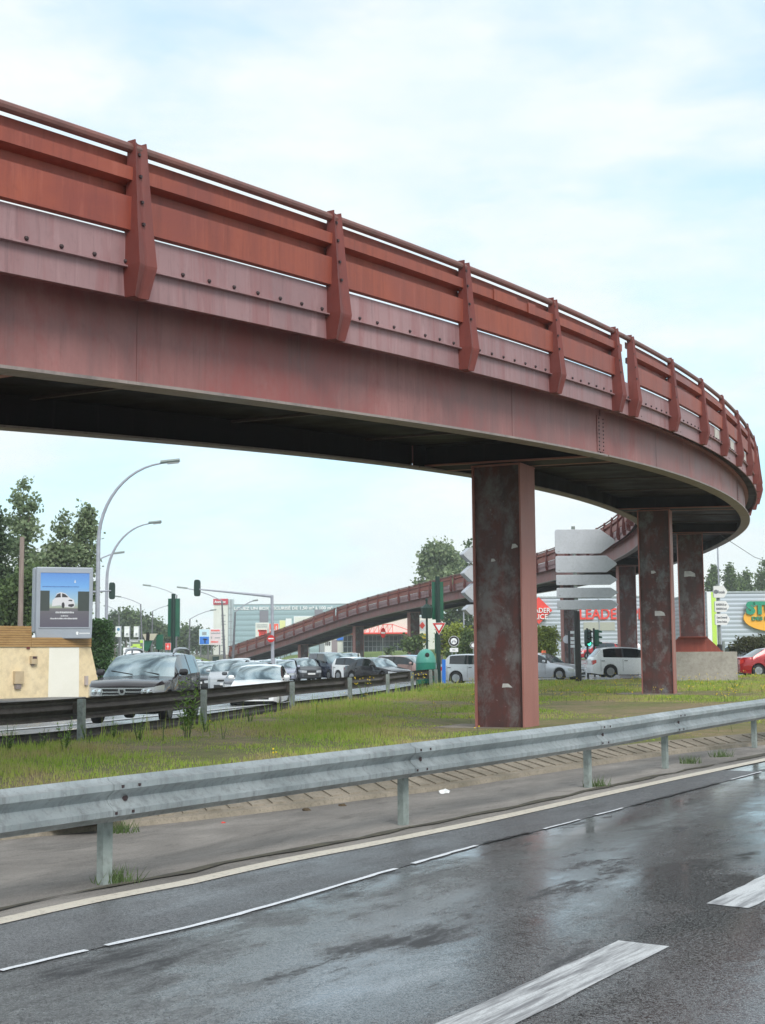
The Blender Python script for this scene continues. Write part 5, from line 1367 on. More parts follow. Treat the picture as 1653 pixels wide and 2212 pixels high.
board('billboard', 'white billboard with a red box emblem behind the foot of the ramp', 552, 581, 1345, 1388, 222, M['cream_panel'], marks=[('red_emblem', M['redbright'], [(0.25, 0.22, 0.85, 0.62), (0.18, 0.55, 0.8, 0.64)]), ('grey_rows', M['mullion'], rows(0.1, 0.9, (0.86, 0.76), 0.06, 7)), ('white_rows', M['white'], rows(0.38, 0.78, (0.44, 0.33), 0.08, 8))])
board('billboard', 'orange red billboard half hidden by the traffic light mast', 581.5, 602, 1347, 1388, 221, mat('orange_red_print', (0.85, 0.13, 0.08), 0.5), marks=[('white_rows', M['white'], rows(0.08, 0.7, (0.62, 0.30, 0.18), 0.07, 9) + [(0.72, 0.62, 0.80, 0.88), (0.65, 0.74, 0.87, 0.78)])])
board('billboard', 'pale yellow billboard right of the traffic light mast', 604, 617, 1340, 1368, 224, mat('pale_yellow_print', (0.72, 0.72, 0.34), 0.5))
board('billboard', 'blank white billboard right of the pale yellow one', 617.5, 630, 1336, 1362, 224, M['white'])
board('billboard', 'broad white hoarding showing above the red ramp parapet', 635, 700, 1331, 1372, 226, M['cream_panel'], 3)
board('billboard', 'small lime and black poster board far left among the trees', 281, 310, 1382, 1405, 150, mat('lime_black_print', (0.16, 0.18, 0.15), 0.5), marks=[('lime_patches', M['lime'], [(0.2, 0.35, 0.75, 0.6), (0.05, 0.1, 0.2, 0.4), (0.75, 0.7, 0.95, 0.95), (0.5, 0.2, 0.9, 0.36)]), ('white_row', M['white'], rows(0.1, 0.6, (0.82,), 0.09, 2))])
board('billboard', 'low red and white panel behind the green signal heads', 357, 369, 1389, 1404, 160, M['redbright'], marks=[('white_cross', M['white'], [(0.3, 0.45, 0.7, 0.55), (0.45, 0.2, 0.55, 0.8)])])
board('price_board', 'yellow price board reading 1,99 on a white post panel behind the ramp column', 902.5, 926, 1368, 1390, 196, M['yellow'], 2, 'sign', marks=None)
t = board('shop_totem', 'white totem with a small red diamond above the yellow price board', 902.5, 925, 1340, 1364, 197, M['white'], 2, 'sign')
mb = MB(); mb.prism([(-0.42, 0), (0, -0.52), (0.42, 0), (0, 0.52)], -0.10, -0.04); shift(mb, (-0.05, 0, zat(1351, 197, 910)-t.location.z)); mb.build('diamond', M['redbright'], t)
for ob_ in [o for o in bpy.data.objects if o.name.startswith('price_board') and o.type == 'EMPTY']:
    for txt, u0, u1, va, vb_ in (('1', 906, 911, 1373, 1387), ('99', 912.5, 921, 1379, 1387)):
        mb = text_mb(txt, 1.0, 0.05, 'LEFT', 0.05); X = [v[0] for v in mb.v]; Z = [v[2] for v in mb.v]; xa, xb = xat(u0, 196), xat(u1, 196); za, zb_ = zat(vb_, 196, u0), zat(va, 196, u0)
        mb.v = [((a-min(X))*(xb-xa)/(max(X)-min(X))+xa-ob_.location.x, b_-0.08, (c-min(Z))*(zb_-za)/(max(Z)-min(Z))+za-ob_.location.z) for a, b_, c in mb.v]
        mb.build('price_digits', M['black'], ob_, fix=False)
fl_lab = ['white dealership flag with a blue disc, leftmost of three', 'white dealership flag in the middle of three', 'white dealership flag with faint lettering, right one of three']
for i, (u0, u1) in enumerate(((249, 260), (268, 279), (288.5, 299))):
    y = 190 + i*4; x0, x1 = xat(u0, y), xat(u1, y); t = thing('flag_banner', fl_lab[i], 'flag', (x1+0.08, y, G(x1, y)-0.1), 0, 'dealership flags'); oz = t.location.z
    mb = MB(); mb.tube([(0, 0, 0), (0, 0, zat(1352, y, u0)-oz)], 0.06, 6); mb.build('pole', M['pole_grey'], t)
    mb = MB(); zt, zb_ = zat(1353, y, u0)-oz, zat(1376, y, u0)-oz; n = 8
    vs = [(-0.07-(x1-x0)*j/3, 0.05*math.sin(i_*1.1+j), zb_+(zt-zb_)*i_/n) for i_ in range(n+1) for j in range(4)]
    mb.add(vs, [(a*4+c, a*4+c+1, (a+1)*4+c+1, (a+1)*4+c) for a in range(n) for c in range(3)], 0, True); mb.build('cloth', M['white'], t)
    mb = MB()
    if i == 0: mb.lathe([(0.01, -0.0), (0.21, 0.0), (0.21, 0.02)], (-(x1-x0)/2, -0.12, zb_+(zt-zb_)*0.72), 16, axis='y')
    else: mb.box((-(x1-x0)*0.7, -0.12, zb_+(zt-zb_)*0.18), (-(x1-x0)*0.35, -0.09, zb_+(zt-zb_)*0.36))
    mb.build('emblem', mat('flag_blue', (0.10, 0.25, 0.42), 0.5) if i == 0 else M['mullion'], t)

# ================================================================== street furniture
def arc_lamp(label, u, y, vtop, uhead, group='tall lamps with curved arms'):
    x = xat(u, y); z0 = G(x, y)-0.1; zt = zat(vtop, y, uhead)-z0; reach = xat(uhead, y)-x
    t = thing('street_lamp', label, 'street lamp', (x, y, z0), 0, group)
    pts = [(0, 0, 0), (0, 0, zt*0.35), (0, 0, zt*0.66)]; R_ = [0.13, 0.115, 0.10]
    n = 12
    for i in range(1, n+1):
        a = (PI/2)*i/n*0.93; pts.append((reach*0.80*(1-math.cos(a)), 0, zt*0.66+zt*0.345*math.sin(a))); R_.append(0.10-0.055*i/n)
    mb = MB(); mb.tube(pts, R_, 10); mb.build('pole', M['pole_grey'], t)
    e = Vector(pts[-1]); d = Vector((1, 0, 0.10)).normalized()
    mb = MB(); L_ = reach*0.22
    mb.sweep([(e + d*(L_*q), Vector((0, 1, 0)), Vector((-0.1, 0, 1))) for q in (0, 0.25, 0.95, 1.0)], [(-0.10, -0.02), (0.10, -0.02), (0.16, 0.05), (0.11, 0.14), (-0.11, 0.14), (-0.16, 0.05)])
    mb.build('lamp_head', M['galvpost'], t)
    mb = MB(); mb.sweep([(e + d*(L_*q) - Vector((0, 0, 0.05)), Vector((0, 1, 0)), Vector((-0.1, 0, 1))) for q in (0.35, 0.95)], [(-0.09, -0.03), (0.09, -0.03), (0.10, 0.025), (-0.10, 0.025)]); mb.build('lens', mat('lamp_lens', (0.35, 0.36, 0.36), 0.2), t)
arc_lamp('tallest grey lamp with a curved arm rising behind the billboard wall', 209.5, 69, 1002, 398)
arc_lamp('second grey curved lamp standing just right of the tallest one', 229, 93, 1132, 355)
def arm_lamp(label, u, y, vtop, vhead, uhead, rad=0.10, m=None, ufoot=None):
    x = xat(u, y); z0 = G(x, y)-0.1; zt = zat(vtop, y, u)-z0; hx = xat(uhead, y)-x; hz = zat(vhead, y, uhead)-z0
    t = thing('street_lamp', label, 'street lamp', (x, y, z0), 0, 'slim lamps with cranked arms'); m = m or M['pole_dark']
    fx = (xat(ufoot, y)-x) if ufoot else 0
    mb = MB(); mb.tube([(fx, 0, 0), (fx*0.5, 0, zt*0.5), (0, 0, zt)], [rad*1.35, rad, rad*0.7], 8); mb.build('pole', m, t)
    mb = MB(); mb.tube([(0, 0, zt-0.02), (hx*0.35, 0, zt+(hz-zt)*0.50), (hx*0.7, 0, zt+(hz-zt)*0.86), (hx*0.86, 0, zt+(hz-zt)*0.96)], rad*0.5, 6); mb.build('arm', M['pole_grey'], t)
    s = 1 if hx > 0 else -1; ht = Vector((hx*0.84, 0, zt+(hz-zt)*0.95)); d = Vector((s, 0, 0.12*(1 if hz > zt else -1))).normalized()
    mb = MB(); mb.sweep([(ht + d*(abs(hx)*0.26*q), Vector((0, 1, 0)), Vector((0, 0, 1))) for q in (0, 0.4, 1.0)], [(-0.12, -0.06), (0.12, -0.06), (0.14, 0.05), (0.06, 0.12), (-0.06, 0.12), (-0.14, 0.05)]); mb.build('lamp_head', M['galvpost'], t)
arm_lamp('grey lamp head poking out right of the poplars behind the tallest lamp', 175, 118, 1228, 1194, 258, 0.12)
arm_lamp('slim lamp leaning with its head left, crossed by the traffic light arm', 479, 148, 1297, 1270, 390, 0.12, ufoot=487)
arm_lamp('slim lamp with its head right, in front of the white sign tower', 508, 150, 1322, 1297, 570-17, 0.13, ufoot=502)
arm_lamp('slim lamp left of the blue billboard with its head pointing right', 410, 168, 1337, 1319-1, 462, 0.11, ufoot=408)
arm_lamp('slim lamp whose head shows left above the tall green sign case', 381, 152, 1285, 1265, 314, 0.09)
arm_lamp('slim lamp above the far trees with its head pointing left', 303, 172, 1305, 1289, 252, 0.11, ufoot=309)
arm_lamp('thin distant lamp left of the green sign case with its arm to the right', 329, 190, 1320, 1308, 366, 0.10, ufoot=327)
arm_lamp('faint distant lamp at the left end of the far trees', 256, 205, 1322, 1309, 226, 0.12, ufoot=259)
arm_lamp('pale lamp rising behind the red parapet beside the round crowned tree', 1003, 175, 1262, 1258, 992, 0.10, M['pole_grey'])
for lab, u, y, vt in (('thin grey mast behind the white direction signs at the right', 1558, 112, 1172), ('thin grey mast in front of the red diamond sign', 1227, 138, 1300)):
    x = xat(u, y); t = MB(); t.tube([(0, 0, 0), (0, 0, zat(vt, y, u)-G(x, y))], [0.10, 0.06], 8); o = t.build('mast', M['pole_grey']); o.location = (x, y, G(x, y)-0.05); tag(o, lab, 'mast')
def signal_head(t, c, rot, m=None, n=3, back=True, lit=None):
    """housing with lens hoods; faces +y of rot"""
    m = m or M['greendk']; rz = Matrix.Rotation(rot, 3, 'Z'); c = Vector(c)
    mb = MB(); hh = 0.31*n
    ol = []
    for a in np.linspace(0, 2*PI, 21)[:-1]: 
        ca, sa = math.cos(a), math.sin(a); ol.append((0.17*math.copysign(abs(ca)**0.5, ca), hh/2*math.copysign(abs(sa)**0.35, sa)))
    mb.prism(ol, -0.11, 0.11); mb.v = [tuple(rz @ Vector(v) + c) for v in mb.v]; ho = mb.build('housing', m, t)
    for i in range(n):
        zc = hh/2 - 0.155 - 0.31*i
        mb = MB(); pts = []
        for q in range(9):
            a = PI*q/8; pts.append((0.115*math.cos(a), 0.115*math.sin(a)+zc))
        vs = [(a, 0.11, b_) for a, b_ in pts] + [(a, 0.30, b_-0.03) for a, b_ in pts]
        mb.add(vs, [(q, q+1, q+10, q+9) for q in range(8)]); mb.v = [tuple(rz @ Vector(v) + c) for v in mb.v]; mb.build('hood', m, ho, fix=False)
        mb = MB(); mb.lathe([(0.03, 0.112), (0.10, 0.113), (0.10, 0.12), (0.03, 0.13)], (0, 0, zc), 14, axis='y'); mb.v = [tuple(rz @ Vector(v) + c) for v in mb.v]
        mb.build('lens', M['glow_green'] if lit == i else M['black'], ho)
    return ho
# signal seen from behind on an arm, left
y = 75; x = xat(190, y); z0 = G(x, y)
t = thing('traffic_light', 'traffic signal seen from behind on a thin arm reaching right from behind the billboard', 'traffic light', (x, y, z0-0.1)); oz = z0-0.1
mb = MB(); mb.tube([(0, 0, 0), (0, 0, zat(1281, y, 190)-oz), (0.15, 0, zat(1279.5, y, 190)-oz+.02), (xat(238, y)-x, 0, zat(1276, y, 238)-oz)], [0.09, 0.07, 0.06, 0.04], 8); mb.build('mast_arm', M['pole_grey'], t)
signal_head(t, (xat(239, y)-x, 0.2, zat(1276, y, 239)-oz), 0.12)
# signal on the long mast arm in the middle
y = 76; x = xat(590, y); z0 = G(x, y)-0.1
t = thing('traffic_light', 'grey mast with a long arm carrying a traffic signal seen from behind', 'traffic light', (x, y, z0))
za = zat(1286, y, 583)-z0; xe = xat(430, y)-x; ze = zat(1273, y, 430)-z0
mb = MB(); mb.tube([(0, 0, 0), (0, 0, 1.6), (-0.02, 0, 1.62), (-0.06, 0, za)], [0.13, 0.13, 0.10, 0.085], 10); mb.build('mast', M['pole_grey'], t)
mb = MB(); mb.tube([(-0.05, 0, za-0.06), (xe*0.5, 0, (za+ze)/2-0.03), (xe, 0, ze)], [0.085, 0.06, 0.04], 8); mb.build('arm', M['pole_grey'], t)
signal_head(t, (xat(424.5, y)-x, 0.16, zat(1270, y, 424)-z0), -0.1)
def disc_sign(name, label, u, v, y, r_, face, poles=(0,), bar=None, ring=None, pole_m=None, plate=None, group=None, foot=True, rot=0.0):
    x = xat(u, y); z0 = G(x, y)-0.1; zc = zat(v, y, u)-z0
    t = thing(name, label, 'road sign', (x, y, z0), rot, group)
    if foot:
        for px_ in poles:
            mb = MB(); mb.tube([(px_, 0.05, 0), (px_, 0.05, zc+r_*0.4)], 0.035, 8); mb.build('pole', pole_m or M['galvpost'], t)
    mb = MB(); mb.lathe([(0.02, 0.0), (r_, 0.0), (r_, 0.012), (0.02, 0.012)], (0, -0.012, zc), 28, axis='y'); mb.build('disc', face, t)
    if ring is not None:
        mb = MB(); mb.lathe([(0.02, 0.0), (r_*0.66, 0.0), (r_*0.66, 0.003), (0.02, 0.003)], (0, -0.0165, zc), 28, axis='y'); mb.build('field', ring, t)
        mb = MB(); mb.lathe([(r_, -0.002), (r_*1.08, -0.002), (r_*1.08, 0.006), (r_, 0.006)], (0, -0.010, zc), 28, axis='y'); mb.build('rim', M['white'], t)
    if bar:
        mb = MB(); mb.box((-r_*0.72, -0.02, zc-r_*0.16), (r_*0.72, -0.014, zc+r_*0.16)); mb.build('bar', M['white'], t)
    return t, zc
# no-entry sign on the mast (a thing fixed there)
y = 75.6
t, zc = disc_sign('no_entry_sign', 'round red no entry sign with a white bar fixed on the grey mast', 585.5, 1379.5, y, 0.205, M['red'], bar=True, foot=False)
t, zc = disc_sign('no_entry_sign', 'narrow looking no entry sign on a pale post in front of the red canopy', 828, 1367, 150, 0.55, M['red'], bar=True, rot=R(58), poles=(0,), pole_m=M['galvpost'])
t, zc = disc_sign('prohibition_sign', 'round sign with red ring and grey bicycle above a small plate, on two posts', 981, 1385, 84, 0.30, M['red'], ring=M['white'], poles=(-0.12, 0.12))
mb = MB()
for cx_ in (-0.085, 0.085): mb.lathe([(0.045, 0), (0.055, 0), (0.055, 0.003), (0.045, 0.003)], (cx_, -0.021, zc-0.04), 14, axis='y')
mb.tube([(-0.085, -0.02, zc-0.04), (-0.03, -0.02, zc+0.05), (0.06, -0.02, zc+0.05), (0.085, -0.02, zc-0.04)], 0.008, 4); mb.tube([(-0.03, -0.02, zc+0.05), (0.0, -0.02, zc-0.04), (0.06, -0.02, zc+0.05), (0.05, -0.02, zc+0.09)], 0.008, 4)
mb.build('bicycle_symbol', M['mullion'], t)
mb = MB(); mb.box((-0.26, -0.02, zc-0.66), (0.26, -0.005, zc-0.42)); po = mb.build('plate', M['white'], t)
mb = MB(); mb.box((-0.10, -0.024, zc-0.56), (0.02, -0.0205, zc-0.52)); mb.box((0.03, -0.024, zc-0.57), (0.08, -0.0205, zc-0.52)); mb.build('marks', M['black'], po)
disc_sign('prohibition_sign', 'round red ringed sign just left of the nearest column, above the silver hatchback', 1023, 1394, 92, 0.22, M['red'], ring=M['white'])
disc_sign('parking_sign', 'small pinkish round sign on the wall side of the discount store', 1535+119, 1415-0, 100, 0.25, M['red'], ring=M['blue']) if False else None
# tall green sign cases seen from behind
def green_case(label, u, y, va, vb_, w_, ufoot_v=None, extra=None):
    x = xat(u, y); z0 = (isl_z(x, y) if inside(ISL, x, y) else G(x, y))-0.1; t = thing('sign_case', label, 'sign', (x, y, z0)); a, b_ = zat(va, y, u)-z0, zat(vb_, y, u)-z0
    mb = MB(); mb.tube([(0, -0.17, 0), (0, -0.17, a+0.25)], 0.11, 10); mb.build('pole', M['greendk'], t)
    mb = MB(); pr = [(-w_/2, -0.05), (-w_*0.16, -0.09), (-w_*0.16, -0.03), (w_*0.16, -0.03), (w_*0.16, -0.09), (w_/2, -0.05), (w_/2, 0.16), (w_*0.3, 0.22), (-w_*0.3, 0.22), (-w_/2, 0.16)]
    mb.prism(pr, b_, a, axis='z'); o = mb.build('case', M['green'], t); return t, a, b_, z0
green_case('tall green sign case on a dark pole between the left lamps, seen from behind', 375, 73, 1293, 1375, 0.62)
t, a, b_, z0 = green_case('tall green sign case right of the street lantern, with a small hooded signal below', 947, 64.5, 1257, 1338, 0.54)
x = xat(947, 64.5)
mb = MB(); mb.cbox((0.06-0.16, -0.02, zat(1390, 64.5, 947)-z0), (0.12, 0.16, 0.95)); mb.build('signal_back', M['green'], t)
for i in range(4):
    mb = MB(); zc_ = zat(1372+i*10, 64.5, 947)-z0; vs = []
    for xx in (0.02, 0.22):
        for q in range(7):
            an = PI*q/6; vs.append((xx, -0.02+0.085*math.cos(an), zc_+0.085*math.sin(an)-(0.03 if xx > 0.1 else 0)))
    mb.add(vs, [(q, q+1, q+8, q+7) for q in range(6)]); mb.build('hood', M['black'], t, fix=False)
# yield triangle on that pole
y = 64.2; x = xat(949, y); zc = zat(1354, y, 949)
def tri(s, d0, d1, name, m, par=None, loc=None):
    h = s*math.sqrt(3)/2; mb = MB(); mb.prism([(-s/2, h/3), (s/2, h/3), (0, -2*h/3)], d0, d1); o = mb.build(name, m, par)
    if loc: o.location = loc
    return o
t = thing('yield_sign', 'inverted red and white give way triangle fixed below the tall green sign case', 'road sign', (x, y, zc))
tri(0.66, -0.012, 0.0, 'rim', M['white'], t); tri(0.60, -0.018, -0.0125, 'red_border', M['red'], t); tri(0.34, -0.024, -0.0185, 'field', M['white'], t)
# street lantern
y = 64; x = xat(923, y); z0 = isl_z(x, y)-0.1 if inside(ISL, x, y) else G(x, y)-0.1
t = thing('street_lantern', 'dark green old style lantern on a slim post beside the dome container', 'lantern', (x, y, z0)); zl = zat(1336, y, 923)-z0; zt = zat(1292, y, 923)-z0
mb = MB(); mb.lathe([(0.13, 0), (0.13, 0.5), (0.075, 0.75), (0.065, zl*0.5), (0.08, zl*0.51), (0.055, zl*0.53), (0.05, zl)], (0,0,0), 12); mb.build('post', M['greendk'], t)
mb = MB(); H_ = zt-zl; mb.lathe([(0.20, 0), (0.24, 0.02), (0.295, H_*0.52), (0.26, H_*0.54), (0.10, H_*0.68), (0.05, H_*0.72), (0.05, H_*0.86), (0.075, H_*0.92), (0.05, H_*0.98), (0.01, H_)], (0, 0, zl), 8, smooth=False); mb.build('lantern_body', M['greendk'], t)
# dome recycling container
y = 61.9; x = xat(920, y) ; g0 = isl_z(x, y)
t = thing('recycling_container', 'green dome topped recycling container standing at the end of the dark guardrail', 'container', (x, y, g0-0.03)); w_ = 0.46; zt = zat(1400, y, 920)-g0; zm = zat(1430, y, 920)-g0
mb = MB(); mb.lathe([(w_*0.92, 0), (w_, 0.1), (w_, zm)], (0,0,0), 24); mb.build('lower_shell', noisy('bin_green', (0.01, 0.16, 0.11), (0.015, 0.20, 0.14), 2, 0.45), t)
mb = MB(); mb.lathe([(w_, zm+0.004)] + [(w_*math.cos(a)*1.0, zm + (zt-zm)*math.sin(a)) for a in np.linspace(0.05, PI/2-0.03, 9)], (0,0,0), 24); mb.build('dome', noisy('bin_pale_green', (0.06, 0.28, 0.22), (0.10, 0.34, 0.28), 2, 0.4), t)
mb = MB(); mb.lathe([(0.02, 0), (0.10, 0), (0.10, 0.02)], (0, 0, 0), 14, axis='y'); mb.v = [(a+0.05, -w_*0.92-b_, c+zm+0.35) for a, b_, c in mb.v]; mb.build('porthole', M['black'], t)
mb = MB(); mb.box((-0.05, -0.05, 0), (0.12, 0.05, 1.25)); o = mb.build('blue_panel', M['blue']); o.location = (xat(957, 64), 64, G(3, 64)); tag(o, 'narrow blue panel behind the pole of the green sign case', 'panel')
# green signal heads with angular hoods above the crossover
y = 62; x = xat(322, y); z0 = G(x, y)-0.1
t = thing('traffic_light', 'green signal heads with angular hoods just above the crossover roof', 'traffic light', (x, y, z0))
zz = lambda v: zat(v, y, 322)-z0; xx = lambda u: xat(u, y)-x
mb = MB(); mb.tube([(0, 0.1, 0), (0, 0.1, zz(1372))], 0.05, 8); mb.tube([(xx(341), 0.2, 0), (xx(341), 0.2, zz(1372))], 0.035, 8); mb.build('pole', M['pole_black'], t)
mb = MB(); mb.prism([(xx(312), zz(1404)), (xx(313), zz(1384)), (xx(330), zz(1384)), (xx(322), zz(1404)), (xx(318), zz(1407))], -0.14, 0.05); mb.build('lower_head', M['green'], t)
mb = MB(); mb.prism([(xx(337), zz(1402)), (xx(338), zz(1371)), (xx(352), zz(1371)), (xx(351), zz(1402)), (xx(344), zz(1404))], 0.0, 0.2); mb.build('side_head', M['green'], t)
mb = MB(); mb.prism([(xx(309), zz(1370)), (xx(318), zz(1369)), (xx(319), zz(1383)), (xx(315), zz(1383))], -0.16, 0.02); mb.prism([(xx(324), zz(1383)), (xx(325), zz(1369)), (xx(341), zz(1369)), (xx(333), zz(1383))], -0.16, 0.02); mb.build('hoods', mat('buff_hood', (0.50, 0.46, 0.36), 0.6), t)
mb = MB(); mb.prism([(xx(317), zz(1383.5)), (xx(317.5), zz(1366)), (xx(323), zz(1366)), (xx(324), zz(1383.5))], -0.20, -0.17); mb.build('centre_block', M['black'], t)
# chevron board
y = 107; x = xat(852, y); z0 = G(x, y)
t = thing('chevron_board', 'blue board with white curved chevrons beside the silver hatchback seen from behind', 'road sign', (x, y, z0)); a, b_ = zat(1440, y, 852)-z0, zat(1426, y, 852)-z0; w_ = 13.5*y/F
mb = MB(); mb.box((-w_, 0, a), (w_, 0.04, b_)); mb.build('board', M['blue'], t)
mb = MB(); h = b_-a
for i in range(4):
    cx_ = -w_*0.55+i*w_*0.42; pts = [(cx_, a+0.02), (cx_+w_*0.16, a+h/2), (cx_, b_-0.02), (cx_+w_*0.17, b_-0.02), (cx_+w_*0.33, a+h/2), (cx_+w_*0.17, a+0.02)]
    mb.add([(p, -0.006, q) for p, q in pts], [(0,1,4,5), (1,2,3,4)])
mb.build('chevrons', M['white'], t, fix=False)
for s in (-1, 1):
    mb = MB(); mb.box((s*w_*0.7-0.03, 0.045, -0.1), (s*w_*0.7+0.03, 0.1, b_)); mb.build('leg', M['galvpost'], t)
# right traffic lights
def tl_post(label, u, y, vtop, vsig, rot, uo=0.0, lit=None, green=True):
    x = xat(u, y); z0 = G(x, y)-0.1; t = thing('traffic_light', label, 'traffic light', (x, y, z0)); mb = MB(); mb.tube([(0, 0, 0), (0, 0, zat(vtop, y, u)-z0)], 0.055, 8); mb.build('pole', M['pole_black'], t)
    signal_head(t, (xat(u+uo, y)-x, 0.0, zat(vsig, y, u)-z0), rot, M['green'] if green else M['greendk'], lit=lit); return t
t = tl_post('traffic light showing green beside the black arrow sign post', 1269.5, 74, 1357, 1378, PI+0.5, uo=1.5, lit=2, green=False)
x = t.location.x; z0 = t.location.z
mb = MB(); mb.prism([(-0.62, zat(1388, 74, 1260)-z0), (-0.36, zat(1392, 74, 1260)-z0), (-0.30, zat(1398, 74, 1260)-z0), (-0.58, zat(1403, 74, 1260)-z0)], -0.1, 0.05); mb.build('side_signal', M['green'], t)
tl_post('traffic light seen from the side with its hoods pointing right, behind the white rounded hatchback', 1284, 76, 1357, 1378, -PI/2, uo=5.5)
# small crossing signs left of post
for i, (v, ln) in enumerate(((1378, 0.5), (1398, 0.5), (1408, 0.4))):
    pass
y = 96; x = xat(1238, y); t = thing('direction_sign', 'stack of tiny white direction plates seen left of the black arrow sign post', 'road sign', (x, y, G(x, y)-0.1))
mb = MB(); mb.tube([(0.1, 0.03, 0), (0.1, 0.03, zat(1362, y, 1238)-G(x, y))], 0.04, 8); mb.build('pole', M['galvpost'], t)
for va, vb_ in ((1363, 1369), (1376, 1383), (1385, 1391), (1393, 1399)):
    mb = MB(); z_a, z_b = zat(vb_, y, 1238)-t.location.z, zat(va, y, 1238)-t.location.z; mb.box((-0.18, -0.03, z_a), (0.3, 0.0, z_b)); mb.build('plate', M['white'], t)
y = 79; x = xat(1230.5, y); t = thing('road_sign', 'round sign seen from behind on a dark post right beside a distant column', 'road sign', (x, y, G(x, y)-0.1))
z0 = t.location.z; mb = MB(); mb.tube([(0, 0, 0), (0, 0, zat(1363, y, 1230)-z0)], 0.07, 8); mb.build('pole', M['pole_black'], t)
mb = MB(); mb.lathe([(0.02, 0), (0.24, 0), (0.24, 0.015), (0.02, 0.015)], (-0.12, 0.08, zat(1381, y, 1230)-z0), 20, axis='y'); mb.build('disc_back', M['signback'], t)
# big arrow signs: five hollow cases seen from the back
def arrow_case(t, x0, x1, z0, z1, point, d, m_back, tipf=0.55, thick=0.10, frame=True):
    """arrow outline in XZ between x0..x1; point=+1 tip at x1; origin local"""
    h = z1-z0; tl_ = h*tipf; r_ = h*0.08
    if point > 0: pts = [(x0+r_, z0), (x1-tl_, z0), (x1-tl_*0.08, z0+h*0.42), (x1, z0+h*0.5), (x1-tl_*0.08, z0+h*0.58), (x1-tl_, z1), (x0+r_, z1), (x0+r_*.3, z1-r_*.3), (x0, z1-r_), (x0, z0+r_), (x0+r_*.3, z0+r_*.3)]
    else: pts = [(x1-r_, z0), (x0+tl_, z0), (x0+tl_*0.08, z0+h*0.42), (x0, z0+h*0.5), (x0+tl_*0.08, z0+h*0.58), (x0+tl_, z1), (x1-r_, z1), (x1-r_*.3, z1-r_*.3), (x1, z1-r_), (x1, z0+r_), (x1-r_*.3, z0+r_*.3)]
    mb = MB(); mb.prism(pts, d, d+thick, 0); return mb
fp = gp(1249, 1478, 0.1); y = fp.y; x = fp.x; z0 = isl_z(x, y)-0.15
y = 61.0; x = xat(1249, y); z0 = isl_z(x, y)-0.15
t = thing('arrow_sign_post', 'black footed post carrying five grey arrow signs seen from behind, pointing right', 'direction sign', (x, y, z0)); 
zz = lambda v: zat(v, y, 1249)-z0; xx = lambda u, v=1300: at(u, v, y).x-x
mb = MB(); mb.tube([(0, 0, 0), (-0.02, 0, zz(1320))], 0.135, 14); mb.build('pole', M['pole_black'], t)
mb = MB(); mb.tube([(-0.02, 0, zz(1319)), (-0.10, 0, zz(1137))], 0.085, 12); mb.build('upper_pole', M['galvpost'], t)
for va, vb_, ua, ub in ((1144, 1196.5, 1201, 1332), (1201, 1237, 1201.5, 1334), (1242, 1264, 1202, 1334.5), (1270, 1291.5, 1202.5, 1335), (1296.5, 1317, 1203, 1335.5)):
    mb = arrow_case(t, xx(ua), xx(ub), zz(vb_), zz(va), 1, -0.12, None, 0.62 if va < 1210 else 0.72, 0.05)
    so = mb.build('arrow_panel', M['signback'], t); bv = so.modifiers.new('bevel', 'BEVEL'); bv.width = 0.012; bv.segments = 2; bv.limit_method = 'ANGLE'
    mb = MB(); mb.cbox((xx(1209), -0.124, zz(vb_-5)), (0.07, 0.008, 0.035)); mb.build('sticker', M['mullion'], so)
    mb = MB(); mb.box((-0.14, -0.066, (zz(va)+zz(vb_))/2-0.04), (0.10, 0.02, (zz(va)+zz(vb_))/2+0.04)); mb.build('clamp', M['galvpost'], t)
# second set, pointing left, mostly behind the nearest column
y = 52; x = xat(1088, y); z0 = isl_z(x, y)-0.1
t = thing('arrow_sign_post', 'post with four thick box arrow signs pointing left, partly behind the nearest column', 'direction sign', (x, y, z0), R(24)); zz = lambda v: zat(v, y, 1000)-z0
mb = MB(); mb.tube([(0, 0, 0), (0, 0, zz(1180))], 0.09, 12); mb.build('pole', M['galvpost'], t)
for va, vb_, ua in ((1186, 1216, 997), (1224, 1258, 998), (1262, 1302, 999), (1307.5, 1329, 1000)):
    lx = (xat(ua, y)-x)/math.cos(R(24))
    mb = arrow_case(t, lx, 0.9, zz(vb_), zz(va), -1, -0.20, None, 0.55, 0.34); mb.build('arrow_panel', M['signback'], t)
